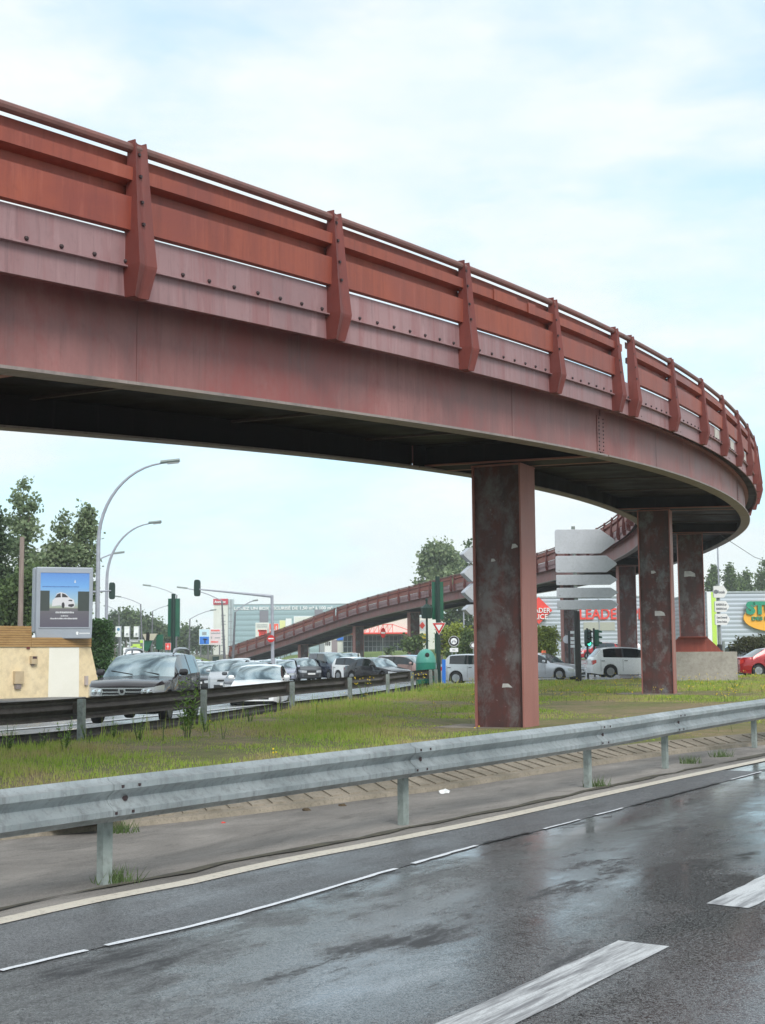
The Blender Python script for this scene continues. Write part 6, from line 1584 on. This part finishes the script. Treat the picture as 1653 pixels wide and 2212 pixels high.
# white direction signs, right
LG = mat('sign_grey_letters', (0.18, 0.19, 0.22), 0.5)
y = 70; x = xat(1556, y); z0 = G(x, y)-0.1
t = thing('direction_sign', 'post with three white arrow direction signs lettered in grey, beside the discount store', 'direction sign', (x, y, z0)); zz = lambda v: zat(v, y, 1556)-z0; xx = lambda u: xat(u, y)-x
mb = MB(); mb.tube([(0, 0.1, 0), (0, 0.1, zz(1392))], 0.13, 12); mb.build('pole', M['pole_black'], t); mb = MB(); mb.tube([(0, 0.1, zz(1392)), (0, 0.1, zz(1262))], 0.085, 10); mb.build('upper_pole', M['galvpost'], t)
mb = MB(); mb.box((0.16, 0.1, 0), (0.28, 0.2, zz(1385))); mb.build('grey_stake', M['galvpost'], t)
for i, (va, vb_, ua, ub, tx) in enumerate(((1266, 1291, 1545, 1575, ('Rocade',)), (1298.5, 1322, 1547, 1578, ('BORDEAUX ctr', 'BORDEAUX nord')), (1326, 1350, 1547, 1578.5, ('Centre Commercial', 'Zone Indus.')))):
    mb = arrow_case(t, xx(ua), xx(ub), zz(vb_), zz(va), 1, -0.1, None, 0.30, 0.16); so = mb.build('arrow_panel', M['white'], t)
    mb = MB(); n = len(tx)
    for q, s in enumerate(tx):
        h = (zz(va)-zz(vb_)); tm = text_mb(s, 1.0, 0.01, 'LEFT', 0.015); X = [v[0] for v in tm.v]; Z = [v[2] for v in tm.v]
        wa, wb = (xx(ua+ (9 if i == 0 else 3)), xx(ub-6)); hh = h*(0.26 if n == 1 else 0.20); zb_ = zz(vb_) + h*(0.36 if n == 1 else (0.58 if q == 0 else 0.20))
        tm.v = [((a-min(X))*(wb-wa)/(max(X)-min(X))+wa, b_-0.112, (c-min(Z))*hh/(max(Z)-min(Z))+zb_) for a, b_, c in tm.v]; tm.build('lettering', LG, so, fix=False)
    if i == 0: mb.lathe([(0.075, 0), (0.11, 0), (0.11, 0.008), (0.075, 0.008)], (xx(ua+5), -0.112, (zz(va)+zz(vb_))/2), 14, axis='y'); mb.build('ring_symbol', LG, so)
# wooden pole and wire
y = 66; x = xat(43, y); t = MB(); z0 = G(x, y); t.tube([(0, 0, -0.3), (0, 0, zat(1160, y, 43)-z0)], [0.15, 0.11], 10)
o = t.build('utility_pole', noisy('weathered_wood', (0.20, 0.15, 0.13), (0.30, 0.23, 0.20), 2, 0.8, stretch=(4, 4, 0.4))); o.location = (x, y, z0); tag(o, 'bare weathered wooden pole behind the yellow wall left of the billboard', 'pole')
y = 62; a = at(1505, 1120, y); b_ = at(1560, 1158, y); c_ = at(1700, 1226, y); mb = MB(); mb.tube([a, b_, (b_+c_)/2-Vector((0,0,.25)), c_], 0.014, 5); o = mb.build('overhead_wire', M['pole_dark']); tag(o, 'thin overhead wire running down to the right beyond the viaduct bend', 'wire')
x = xat(470, 175)
# brown cabinet on the bank and litter
y = 172; x = xat(466, y); mb = MB(); mb.box((-0.35, 0, 0), (0.35, 0.5, 1.15)); mb.box((-0.4, -0.04, 1.15), (0.4, 0.54, 1.22)); o = mb.build('street_cabinet', M['greendk']); s_ = (1457-1437)/1; o.scale = (1.1, 1.1, 1.25); o.location = (x, y, G(x, y)+0.3); tag(o, 'dark street cabinet on the bank left of the ramp foot', 'cabinet')
def litter(u, v, s, m, label, name='litter', cat='litter'):
    p = gp(u, v); bm = bmesh.new(); bmesh.ops.create_icosphere(bm, subdivisions=2, radius=s)
    rr = random.Random(int(u)); 
    for w_ in bm.verts: w_.co *= rr.uniform(0.6, 1.15); w_.co.z = max(-s*0.1, w_.co.z*0.55)
    me = bpy.data.meshes.new(name); bm.to_mesh(me); bm.free(); me.materials.append(m); o = bpy.data.objects.new(name, me); COL.objects.link(o); o.location = p + Vector((0, 0, s*0.12)); tag(o, label, cat); return o
litter(960, 1714, 0.085, M['white'], 'crumpled white paper against the ribbed kerb by the middle guardrail post', 'crumpled_paper')
litter(1437, 1660, 0.045, M['white'], 'white crumpled scrap at the foot of the right guardrail post', 'crumpled_paper')
litter(483, 1779, 0.03, M['redbright'], 'small red scrap on the concrete verge', 'scrap')
litter(1210, 1549, 0.12, mat('brown_stone', (0.07, 0.05, 0.04), 0.9), 'brown stone in the grass right of the nearest column', 'stone', 'stone')
litter(821, 1578, 0.05, M['white'], 'small pale scrap in the grass left of the nearest column', 'crumpled_paper')
for u, v in ((662, 1752), (741, 1742)):
    litter(u, v, 0.05, mat('dead_leaf', (0.08, 0.055, 0.03), 0.9), 'dead brown leaves on the kerb edge' + (' left' if u < 700 else ' nearest the middle guardrail post'), 'leaf_clump', 'leaves')

# ================================================================== vegetation
def leafmat(name, a, b_, c_):
    m = mat(name, a, 0.6, spec=0.3); nt = m.node_tree; bs = nt.nodes['Principled BSDF']
    gi = nt.nodes.new('ShaderNodeNewGeometry')
    r1 = ramp(nt, gi.outputs['Random Per Island'], [(0.0, a), (0.55, b_), (1.0, c_)])
    r2 = mixc(nt, ramp(nt, nz(nt, 0.9, 5, 0.6, tcoord(nt)), [(0.35, 0.0), (0.7, 0.6)]), r1, c_)
    nt.links.new(r2, bs.inputs['Base Color'])
    out_ = nt.nodes['Material Output']; tr = nt.nodes.new('ShaderNodeBsdfTranslucent'); nt.links.new(r2, tr.inputs[0])
    mx = nt.nodes.new('ShaderNodeMixShader'); mx.inputs[0].default_value = 0.3; nt.links.new(bs.outputs[0], mx.inputs[1]); nt.links.new(tr.outputs[0], mx.inputs[2]); nt.links.new(mx.outputs[0], out_.inputs[0])
    return m
M['leaf_pop'] = leafmat('poplar_leaf', (0.08, 0.13, 0.06), (0.17, 0.23, 0.11), (0.32, 0.38, 0.22))
M['leaf_dark'] = leafmat('dark_leaf', (0.035, 0.065, 0.03), (0.07, 0.11, 0.05), (0.13, 0.18, 0.09))
M['leaf_mid'] = leafmat('mid_leaf', (0.05, 0.085, 0.03), (0.09, 0.14, 0.045), (0.15, 0.21, 0.08))
M['leaf_ivy'] = leafmat('ivy_leaf', (0.02, 0.055, 0.015), (0.045, 0.105, 0.028), (0.09, 0.18, 0.06))
M['leaf_yel'] = leafmat('yellow_green_leaf', (0.15, 0.20, 0.03), (0.26, 0.32, 0.06), (0.38, 0.42, 0.10))
M['bark'] = noisy('bark', (0.10, 0.08, 0.065), (0.17, 0.14, 0.115), 4, 0.9, stretch=(3, 3, 0.6))
def leaves(name, blobs, n, size, m, parent=None, origin=None, shell=0.55, seed=1, clump=9):
    g = np.random.default_rng(seed); B = np.array(blobs, float); vol = B[:,3]*B[:,4]*B[:,5]; pr = vol**0.75; pr /= pr.sum()
    nc = max(1, n//clump); idx = g.choice(len(B), nc, p=pr)
    d = g.normal(size=(nc, 3)); d /= np.linalg.norm(d, axis=1)[:,None]; r_ = g.random(nc)**(1-shell*0.75)
    c = B[idx,:3] + d*r_[:,None]*B[idx,3:6]
    c = np.repeat(c, clump, 0); N = len(c)
    cs = (np.cbrt(vol[idx])*0.16); c = c + g.normal(size=(N,3))*np.repeat(np.maximum(cs, size*0.9), clump)[:,None]
    a = g.normal(size=(N,3)); a /= np.linalg.norm(a, axis=1)[:,None]; b_ = np.cross(a, g.normal(size=(N,3))); b_ /= np.linalg.norm(b_, axis=1)[:,None]
    s = size*g.uniform(0.6, 1.4, N)[:,None]
    V = np.stack([c-a*s*0.6, c+b_*s*0.42, c+a*s*0.6, c-b_*s*0.42], 1).reshape(-1, 3)
    if origin is not None: V = V-np.array(origin)
    me = bpy.data.meshes.new(name); me.vertices.add(4*N); me.vertices.foreach_set('co', V.astype(np.float32).ravel())
    me.loops.add(4*N); me.loops.foreach_set('vertex_index', np.arange(4*N, dtype=np.int32)); me.polygons.add(N)
    me.polygons.foreach_set('loop_start', np.arange(0, 4*N, 4, dtype=np.int32)); me.materials.append(m); me.update(calc_edges=True); me.validate()
    o = bpy.data.objects.new(name, me); COL.objects.link(o)
    if parent is not None: o.parent = parent
    return o
def tree(name, label, x, y, z0, h, blobs, n, size, m, seed=1, trunk=0.16, cat='tree', group=None, shell=0.5, lean=0.0):
    """blobs relative to the base"""
    t = thing(name, label, cat, (x, y, z0), 0, group)
    mb = MB(); top = Vector((lean*h, 0, h*0.93)); mid = Vector((lean*h*0.4, 0.05, h*0.45))
    mb.tube([(0,0,-0.2), (0.02, 0, h*0.2), mid, top], [trunk, trunk*0.8, trunk*0.5, trunk*0.1], 8)
    for bl in blobs:
        c = Vector(bl[:3]); z_ = max(h*0.12, c.z-bl[5]*1.0-h*0.06); q = Vector((lean*z_, 0, z_))
        mb.tube([q, (q+c)/2 + Vector((0, 0, -0.05*h)), c], [trunk*0.35, trunk*0.22, trunk*0.07], 6)
    mb.build('trunk', M['bark'], t)
    leaves('crown', blobs, n, size, m, t, None, shell, seed); return t
def px_blobs(x, y, z0, items, dscale=1.0):
    """items: (u, v, ru, rv) -> blobs relative to base"""
    out_ = []
    for i, (u, v, ru, rv) in enumerate(items):
        p = at(u, v, y); k = y/F; out_.append((p.x-x, ((i*37) % 7-3)*0.12*ru*k, p.z-z0, ru*k, max(ru*k*dscale, 0.3), rv*k))
    return out_
def ptree(name, label, ubase, y, items, n, size, m, seed=1, trunk=0.16, cat='tree', group=None, shell=0.5, vtop=None, lean=0.0):
    x = xat(ubase, y); z0 = G(x, y)-0.2; b_ = px_blobs(x, y, z0, items); h = max(q[2]+q[5] for q in b_)*0.95
    return tree(name, label, x, y, z0, h, b_, n, size, m, seed, trunk, cat, group, shell, lean)
def isl_ok(): pass
gp_l = 'poplars behind the billboard'
ptree('poplar_tree', 'tall thin crowned poplar rising highest above the wooden pole', 43, 80, [(52, 1050, 13, 22), (44, 1085, 26, 24), (70, 1092, 20, 26), (45, 1125, 34, 24), (60, 1150, 34, 26), (38, 1180, 34, 30), (62, 1215, 36, 30), (45, 1260, 42, 34)], 4600, 0.19, M['leaf_pop'], 3, 0.15, group=gp_l, shell=0.45)
ptree('poplar_tree', 'middle poplar behind the billboard with a narrow double tip', 138, 82, [(143, 1118, 13, 20), (127, 1140, 8, 14), (140, 1150, 20, 22), (120, 1190, 34, 26), (150, 1200, 34, 30), (100, 1220, 34, 28), (140, 1250, 46, 34)], 4800, 0.19, M['leaf_pop'], 4, 0.15, group=gp_l, shell=0.45)
ptree('poplar_tree', 'right poplar beside the tall lamp with a bushy tip', 185, 83, [(190, 1112, 18, 24), (180, 1145, 24, 26), (196, 1150, 16, 30), (165, 1165, 12, 18), (180, 1195, 30, 28), (188, 1232, 24, 26), (190, 1275, 18, 26)], 4200, 0.19, M['leaf_pop'], 5, 0.15, group=gp_l, shell=0.45)
ptree('broadleaf_tree', 'dark dense tree cut by the left edge behind the yellow wall', -15, 74, [(-12, 1130, 34, 34), (-5, 1180, 38, 40), (-20, 1235, 50, 44), (0, 1290, 50, 44), (20, 1310, 36, 44)], 11000, 0.17, M['leaf_dark'], 6, 0.25)
ptree('bush', 'mass of dark shrubs filling the space behind the billboard and wall', 60, 68, [(20, 1300, 40, 50), (60, 1330, 34, 50), (0, 1340, 40, 50), (100, 1310, 40, 50), (150, 1300, 40, 40), (100, 1260, 50, 36), (60, 1265, 40, 44), (175, 1330, 22, 40)], 15000, 0.15, M['leaf_mid'], 7, 0.14, 'bush')
ptree('climbing_bush', 'dense dark green ivy bush covering the right end of the yellow wall', 214, 61.2, [(205, 1352, 20, 14), (226, 1362, 20, 22), (206, 1385, 22, 28), (228, 1400, 18, 32), (215, 1425, 20, 28), (228, 1440, 14, 26), (224, 1465, 10, 16)], 12000, 0.085, M['leaf_ivy'], 8, 0.10, 'bush', shell=0.7)
# far tree line, left
rr = random.Random(12); far_lab = ['broad', 'tall', 'round', 'low', 'ragged', 'small']
fl = [(248, 1338, 20, 26), (272, 1330, 22, 26), (296, 1336, 16, 28), (318, 1345, 12, 26), (338, 1352, 16, 24), (358, 1362, 14, 16), (425, 1365, 12, 18), (449, 1372, 10, 14), (400, 1362, 14, 26), (386, 1372, 12, 20)]
fn = ['broad grey green tree at the left end of the far tree line', 'highest rounded tree of the far tree line behind the flags', 'tree with a straight side behind the right flag', 'narrow ragged tree right of the flags', 'thin topped tree above the green signal heads', 'low distant tree just left of the tall green sign case', 'dark tree right of the slim lamp by the blue billboard', 'small dark tree peeping above the blue billboard', 'green bush tree behind the foot of the slim lamp', 'low green tree right of the tall green sign case']
for i, it in enumerate(fl):
    u, v, ru, rv = it; items = [(u, v, ru*0.7, rv*0.6), (u-ru*0.35, v+rv*0.6, ru*0.7, rv*0.7), (u+ru*0.35, v+rv*0.6, ru*0.7, rv*0.7), (u, v+rv*1.2, ru, rv*0.8)]
    ptree('distant_tree', fn[i], u, 255+i*3, items, 2200, 0.5, M['leaf_mid'] if i % 3 else M['leaf_dark'], 20+i, 0.3, group='far tree line')
# round crowned tree behind the ramp
ptree('round_tree', 'big round crowned tree standing behind the red ramp', 950, 186, [(948, 1190, 30, 20), (925, 1208, 22, 20), (972, 1205, 26, 22), (945, 1228, 36, 22), (915, 1232, 16, 16), (985, 1232, 22, 20), (905, 1262, 14, 12), (955, 1250, 40, 18), (950, 1290, 34, 30)], 6500, 0.40, M['leaf_pop'], 40, 0.45, shell=0.6)
ptree('dark_tree', 'dark tree with a thin tip behind the left pointing arrow signs', 1018, 200, [(1007, 1183, 8, 14), (1022, 1190, 10, 18), (1005, 1215, 18, 20), (1010, 1260, 26, 36), (1005, 1320, 30, 40), (975, 1335, 26, 36), (1020, 1380, 30, 30)], 4500, 0.42, M['leaf_dark'], 41, 0.4)
ptree('bush', 'yellow green bush beside the round prohibition sign', 985, 104, [(960, 1372, 16, 16), (985, 1365, 20, 18), (1008, 1376, 18, 20), (968, 1395, 24, 20), (1000, 1405, 26, 20)], 7000, 0.16, M['leaf_yel'], 42, 0.08, 'bush', shell=0.7)
ptree('bush', 'dark green bush under the yellow green one by the silver hatchback', 1010, 100, [(1012, 1385, 18, 28), (1030, 1395, 14, 26), (990, 1412, 26, 14)], 4000, 0.15, M['leaf_mid'], 43, 0.08, 'bush', shell=0.7)
ptree('bush', 'yellow green bush under the red diamond sign between columns', 1180, 104, [(1168, 1372, 16, 18), (1190, 1374, 16, 18), (1180, 1400, 24, 26)], 5000, 0.16, M['leaf_yel'], 44, 0.08, 'bush', shell=0.7)
ptree('young_tree', 'young dark leaved tree with a black stem in front of the white store', 889, 128, [(877, 1388, 9, 8), (900, 1386, 12, 9), (886, 1398, 14, 5), (908, 1396, 8, 6)], 700, 0.28, M['leaf_mid'], 45, 0.10)
ptree('young_tree', 'spindly dark young tree behind the black saloon at the bend of the rail', 846, 140, [(846, 1402, 6, 5), (838, 1408, 5, 4)], 160, 0.2, M['leaf_dark'], 46, 0.08)
rp = [('cone shaped poplar partly hidden by the last column', 1541, [(1543, 1234, 8, 14), (1541, 1252, 13, 14), (1535, 1268, 16, 14)]), ('sharp cone shaped poplar right of the thin grey mast', 1577, [(1576, 1230, 6, 12), (1577, 1248, 12, 14), (1579, 1266, 16, 14)]),
      ('smallest poplar between two cone shaped ones', 1597, [(1597, 1252, 4, 8), (1597, 1268, 8, 10)]), ('slender poplar left of the orange sign', 1612, [(1612, 1244, 6, 10), (1611, 1260, 10, 12), (1614, 1274, 14, 8)]),
      ('tallest poplar at the right edge above the discount store', 1652, [(1655, 1220, 9, 14), (1645, 1245, 14, 16), (1650, 1265, 20, 16), (1636, 1262, 8, 14)])]
for i, (lb, u, it) in enumerate(rp): ptree('poplar_tree', lb, u, 232+i*2, it, 1500 if i != 2 else 500, 0.36, M['leaf_mid'], 50+i, 0.25, group='poplars behind the discount store')
ptree('bush', 'brownish bush in front of the discount store above the red saloon', 1615, 82, [(1608, 1392, 22, 14), (1635, 1396, 26, 18), (1660, 1392, 26, 20), (1590, 1402, 14, 8)], 5000, 0.13, leafmat('brownish_leaf', (0.05, 0.045, 0.025), (0.075, 0.08, 0.035), (0.11, 0.12, 0.05)), 60, 0.07, 'bush', shell=0.7)
# low hills/woods on the horizon
ptree('far_wood', 'low dark line of woodland along the horizon', 700, 420, [(u, 1408, 60, 10) for u in range(-100, 1800, 90)], 9000, 1.0, M['leaf_dark'], 70, 0.1, 'wood')
for o in bpy.data.objects:
    if o.name.startswith('far_wood'): o['kind'] = 'stuff'

# ---- grass on the island
def grass_mat(name, stops, sc=0.35):
    m = mat(name, stops[0][1], 0.7, spec=0.2); nt = m.node_tree; bs = nt.nodes['Principled BSDF']; ob = tcoord(nt)
    c = ramp(nt, nz(nt, sc, 8, 0.7, ob, 0.5), stops); gi = nt.nodes.new('ShaderNodeNewGeometry')
    c = mixc(nt, ramp(nt, gi.outputs['Random Per Island'], [(0.55, 0.0), (0.95, 0.75)]), c, (0.50, 0.44, 0.20))
    c = mixc(nt, ramp(nt, gi.outputs['Random Per Island'], [(0.0, 0.6), (0.3, 0.0)]), c, (0.10, 0.17, 0.03))
    nt.links.new(c, bs.inputs['Base Color'])
    out_ = nt.nodes['Material Output']; tr = nt.nodes.new('ShaderNodeBsdfTranslucent'); nt.links.new(c, tr.inputs[0])
    mx = nt.nodes.new('ShaderNodeMixShader'); mx.inputs[0].default_value = 0.35; nt.links.new(bs.outputs[0], mx.inputs[1]); nt.links.new(tr.outputs[0], mx.inputs[2]); nt.links.new(mx.outputs[0], out_.inputs[0])
    return m
GM = grass_mat('grass_blades', [(0.30, (0.25, 0.42, 0.045)), (0.50, (0.40, 0.50, 0.085)), (0.58, (0.48, 0.42, 0.17)), (0.70, (0.52, 0.40, 0.23))])
def sample_island(n, g, bias=1.0):
    pts = []
    px = [(p.x, p.y) for p in ISL]
    P = np.array(px); xmin, xmax = -14, 42; ymin, ymax = 9, 80
    # rejection with a vectorised inside test
    while len(pts) < n:
        m_ = n*3; y = ymin + (ymax-ymin)*g.random(m_)**bias; x = xmin+(xmax-xmin)*g.random(m_)
        vis = np.abs(x) < 0.32*y+2.0; x, y = x[vis], y[vis]
        c = np.zeros(len(x), bool); j = len(P)-1
        for i in range(len(P)):
            xi, yi = P[i]; xj, yj = P[j]; cond = ((yi > y) != (yj > y)) & (x < (xj-xi)*(y-yi)/((yj-yi) if yj != yi else 1e-9)+xi); c ^= cond; j = i
        pts += list(zip(x[c], y[c]))
    return np.array(pts[:n])
def isl_zv(x, y):
    z = 0.012*np.clip(x, -20, 20) + np.clip((y-40)/40, 0, 1)*0.012*np.clip(x, -15, 15)
    n_ = np.sin(x*0.7+1.3)*np.sin(y*0.43+0.4)+0.5*np.sin(x*1.9+y*1.1)
    return z + 0.075 + 0.025*n_
rail_pts = np.array([(p.x, p.y) for p in RAILB]); gut_pts = np.array([(p.x, p.y) for p in GUT])
def dist_poly(Q, P):
    d = np.full(len(Q), 1e9)
    for a, b_ in zip(P[:-1], P[1:]):
        ab = b_-a; t = np.clip(((Q-a)@ab)/max(1e-9, ab@ab), 0, 1); d = np.minimum(d, np.linalg.norm(Q-(a+t[:,None]*ab), axis=1))
    return d
g = np.random.default_rng(5)
def blades(name, pts, hmin, hmax, w0, m, label, seed=1, lean=0.35, hscale=None):
    g = np.random.default_rng(seed); N = len(pts); x, y = pts[:,0], pts[:,1]; z = isl_zv(x, y)-0.02
    h = g.uniform(hmin, hmax, N)
    if hscale is not None: h = h*hscale
    w = w0*(1+y/22.0)*g.uniform(0.6, 1.3, N); a = g.random(N)*2*PI; dx, dy = np.cos(a)*w, np.sin(a)*w
    b_ = g.random(N)*2*PI; l = h*lean*g.random(N); tx, ty = x+np.cos(b_)*l, y+np.sin(b_)*l
    V = np.stack([np.stack([x-dx, y-dy, z], 1), np.stack([x+dx, y+dy, z], 1), np.stack([tx, ty, z+h], 1)], 1).reshape(-1, 3)
    me = bpy.data.meshes.new(name); me.vertices.add(3*N); me.vertices.foreach_set('co', V.astype(np.float32).ravel()); me.loops.add(3*N)
    me.loops.foreach_set('vertex_index', np.arange(3*N, dtype=np.int32)); me.polygons.add(N); me.polygons.foreach_set('loop_start', np.arange(0, 3*N, 3, dtype=np.int32))
    me.materials.append(m); me.update(calc_edges=True); o = bpy.data.objects.new(name, me); COL.objects.link(o); tag(o, label, None, kind='stuff'); return o
pts = sample_island(230000, g, 1.5); x, y = pts[:,0], pts[:,1]
patch = np.sin(x*0.9+y*0.31)*np.sin(y*0.27-x*0.4)+0.5*np.sin(x*2.3+1)*np.sin(y*1.7) + 0.35*np.sin(x*5.1)*np.sin(y*4.3+2)
dr = dist_poly(pts, rail_pts); dg_ = dist_poly(pts, gut_pts)
hs = 0.36 + 0.55*np.exp(-dr/1.8)*np.where(x < -2.5, 0.35, 1.0) + 0.25*np.clip(patch, -1, 1)
hs *= np.clip((dg_-0.7)/3.0, 0.18, 1.0)
cd = np.minimum.reduce([np.hypot(x-2.9, y-28.4)/2.3, np.hypot(x-9.4, y-45.8)/2.5, np.hypot((x-6.5)/3.2, (y-36)/6.0)*0.9 + 0.1]); hs *= np.clip(cd-0.35, 0.12, 1)
keep = (g.random(len(x)) < np.clip(0.35+hs, 0, 1)) & (hs > 0.13)
for cx_, cy_, w_ in ((2.9, 28.3, 0.72), (9.42, 45.8, 0.7), (13.96, 61, 2.2)): keep &= ~((np.abs(x-cx_) < w_) & (np.abs(y-cy_) < w_))
blades('grass', pts[keep], 0.10, 0.26, 0.0055, GM, 'rough green and straw coloured grass on the island', 2, 0.5, np.clip(hs[keep], 0.15, 1.7))
# seed heads and tall weeds along the dark rail
pts2 = sample_island(30000, g, 1.8); d2 = dist_poly(pts2, rail_pts); cl_ = np.sin(pts2[:,0]*3.1+pts2[:,1]*1.3)*np.sin(pts2[:,1]*2.7+1); pts2 = pts2[(g.random(len(pts2)) < np.exp(-d2/1.0)*1.2*np.clip(cl_+0.35, 0.05, 1))]
blades('tall_grass', pts2, 0.22, 0.55, 0.005, grass_mat('tall_grass_blades', [(0.3, (0.24, 0.42, 0.05)), (0.5, (0.34, 0.48, 0.08)), (0.7, (0.5, 0.48, 0.2))]), 'taller grass stalks along the dark guardrail', 3, 0.3)
# grass fringe on the far banks and edges
# flowers
M['petal'] = mat('yellow_petal', (0.80, 0.58, 0.02), 0.6)
def flowers(label, pts, hh, s, seed):
    rr = random.Random(seed); mb = MB(); 
    for x, y in pts:
        z = isl_z(x, y); h = rr.uniform(*hh); a = rr.uniform(-0.08, 0.08); mb.tube([(x, y, z-0.02), (x+a*0.6, y, z+h*0.6), (x+a, y, z+h)], 0.004, 3, mi=1, caps=False)
        ns = rr.randint(1, 3)
        for q in range(ns):
            c = (x+a+rr.uniform(-.05, .05), y+rr.uniform(-.05, .05), z+h+rr.uniform(-.05, .03)); mb.cbox(c, (s, s, s*0.6), 0, rot=Matrix.Rotation(rr.uniform(0, 3), 3, 'X'))
    o = mb.build('wildflowers', [M['petal'], M['leaf_mid']]); tag(o, label, None, kind='stuff')
fp_ = [tuple(p) for p in sample_island(2600, g, 1.0) if (p[1] > 38 and p[0] > 2) or random.random() < 0.05]
flowers('scattered yellow wildflowers in the island grass', fp_[:420], (0.15, 0.40), 0.020, 3)
def weed(label, u, v, h, m, n=70, seed=1, spread=0.12, flw=False, group='tall weeds by the dark guardrail'):
    p = gp(u, v, 0.11); rr = random.Random(seed); t = thing('weed', label, 'plant', (p.x, p.y, isl_z(p.x, p.y)-0.02), 0, group); mb = MB(); lf = MB()
    for s in range(5 if spread > 0.1 else 2):
        a = rr.uniform(0, 6.28); tx, ty = math.cos(a)*spread, math.sin(a)*spread; hh = h*rr.uniform(0.6, 1.0)
        mb.tube([(tx*0.2, ty*0.2, 0), (tx*0.5, ty*0.5, hh*0.5), (tx, ty, hh)], [0.008, 0.006, 0.003], 5)
        for q in range(n//5):
            f = rr.uniform(0.15, 1.0); c = Vector((tx*f, ty*f, hh*f)); an = rr.uniform(0, 6.28); L_ = rr.uniform(0.05, 0.12)*(1.2-f*0.6)*max(0.6, h/0.6); d = Vector((math.cos(an), math.sin(an), rr.uniform(0.1, 0.7))).normalized(); w = d.cross(Vector((0,0,1))).normalized()*L_*0.16
            lf.add([c, c+d*L_*0.5+w, c+d*L_, c+d*L_*0.5-w], [(0,1,2,3)])
    mb.build('stem', M['leaf_mid'], t); lf.build('leaves', m, t, fix=False)
    if flw:
        fm = MB()
        for q in range(14): fm.cbox((rr.uniform(-spread, spread)*1.3, rr.uniform(-spread, spread), h*rr.uniform(0.75, 1.05)), (0.03, 0.03, 0.02), 0, rot=Matrix.Rotation(rr.uniform(0,3), 3, 'X'))
        fm.build('flowers', M['petal'], t)
LW = leafmat('weed_leaf', (0.10, 0.20, 0.03), (0.19, 0.34, 0.05), (0.30, 0.45, 0.08))
weed('tallest bushy weed in front of the crossover beside a guardrail post', 405, 1592, 1.15, LW, 260, 1, 0.22)
weed('upright pale weed at the left guardrail post', 140, 1622, 0.62, LW, 150, 2, 0.13)
weed('single spiky pale weed left of the tallest one', 352, 1600, 0.42, LW, 80, 3, 0.05)
weed('broad weed in the grass left of the single spiky weed', 245, 1592, 0.45, LW, 110, 4, 0.14)
for lb, u, v, h, sd_ in (('dense weed clump at the left edge of the picture', 18, 1618, 0.5, 31), ('weed leaning on the dark guardrail left of the upright pale weed', 88, 1616, 0.4, 32), ('low weed just right of the left guardrail post', 190, 1606, 0.42, 33), ('thin weed between the broad weed and the spiky weed', 300, 1598, 0.5, 34), ('reddish topped weed right of the tallest one', 445, 1578, 0.55, 35), ('narrow weed in front of the white saloon', 540, 1556, 0.4, 36)):
    weed(lb, u, v, h, LW, 120, sd_, 0.13)
weed('small spiky weed right of the tallest one', 482, 1602-8, 0.38, LW, 70, 5, 0.06)
weed('yellow flowering weed against the dark guardrail in the middle', 787, 1512, 0.75, LW, 60, 6, 0.25, True)
weed('yellow flowering weed where the dark guardrail bends', 905, 1496, 0.8, LW, 60, 7, 0.25, True)
def tuft(label, u, v, n, seed):
    p = gp(u, v); rr = random.Random(seed); mb = MB()
    for q in range(n):
        a = rr.uniform(0, 6.28); r_ = rr.uniform(0, 0.11); x, y = r_*math.cos(a)*1.6, r_*math.sin(a); h = rr.uniform(0.05, 0.15); w = 0.005; b_ = rr.uniform(0, 6.28); l = h*rr.uniform(0.2, 0.9)
        mb.add([(x-w, y, -0.01), (x+w, y, -0.01), (x+math.cos(b_)*l, y+math.sin(b_)*l, h)], [(0, 1, 2)])
    o = mb.build('grass_tuft', M['leaf_mid'], fix=False); o.location = p; tag(o, label, 'plant', 'grass tufts on the concrete verge')
tuft('low grass tuft near the right guardrail post', 1490, 1650, 90, 8); tuft('low grass tuft at the foot of the left foreground guardrail post', 250, 1908, 110, 9); tuft('low grass tuft beside the third guardrail post', 1290, 1700, 90, 10); tuft('grass tuft growing at the kerb behind the left foreground post', 262, 1800, 110, 11); tuft('small grass tuft on the right end of the kerb', 1560, 1636, 90, 12)
weed('leafy weed at the right corner of the concrete plinth', 1590, 1487, 0.5, LW, 120, 11, 0.3)

# ================================================================== damp air
mb = MB(); mb.box((-420, -80, -2.5), (420, 520, 40)); hz_ = mb.build('haze', None or mat('haze', (1, 1, 1)))
m = hz_.data.materials[0]; nt = m.node_tree; nt.nodes.clear(); ov = nt.nodes.new('ShaderNodeOutputMaterial'); pv = nt.nodes.new('ShaderNodeVolumePrincipled')
pv.inputs['Color'].default_value = (0.93, 0.97, 1.0, 1); pv.inputs['Density'].default_value = 0.0005; pv.inputs['Anisotropy'].default_value = 0.2
nt.links.new(pv.outputs[0], ov.inputs['Volume']); hz_['kind'] = 'stuff'; hz_['label'] = 'thin damp haze softening the distance'
SC.cycles.volume_bounces = 1
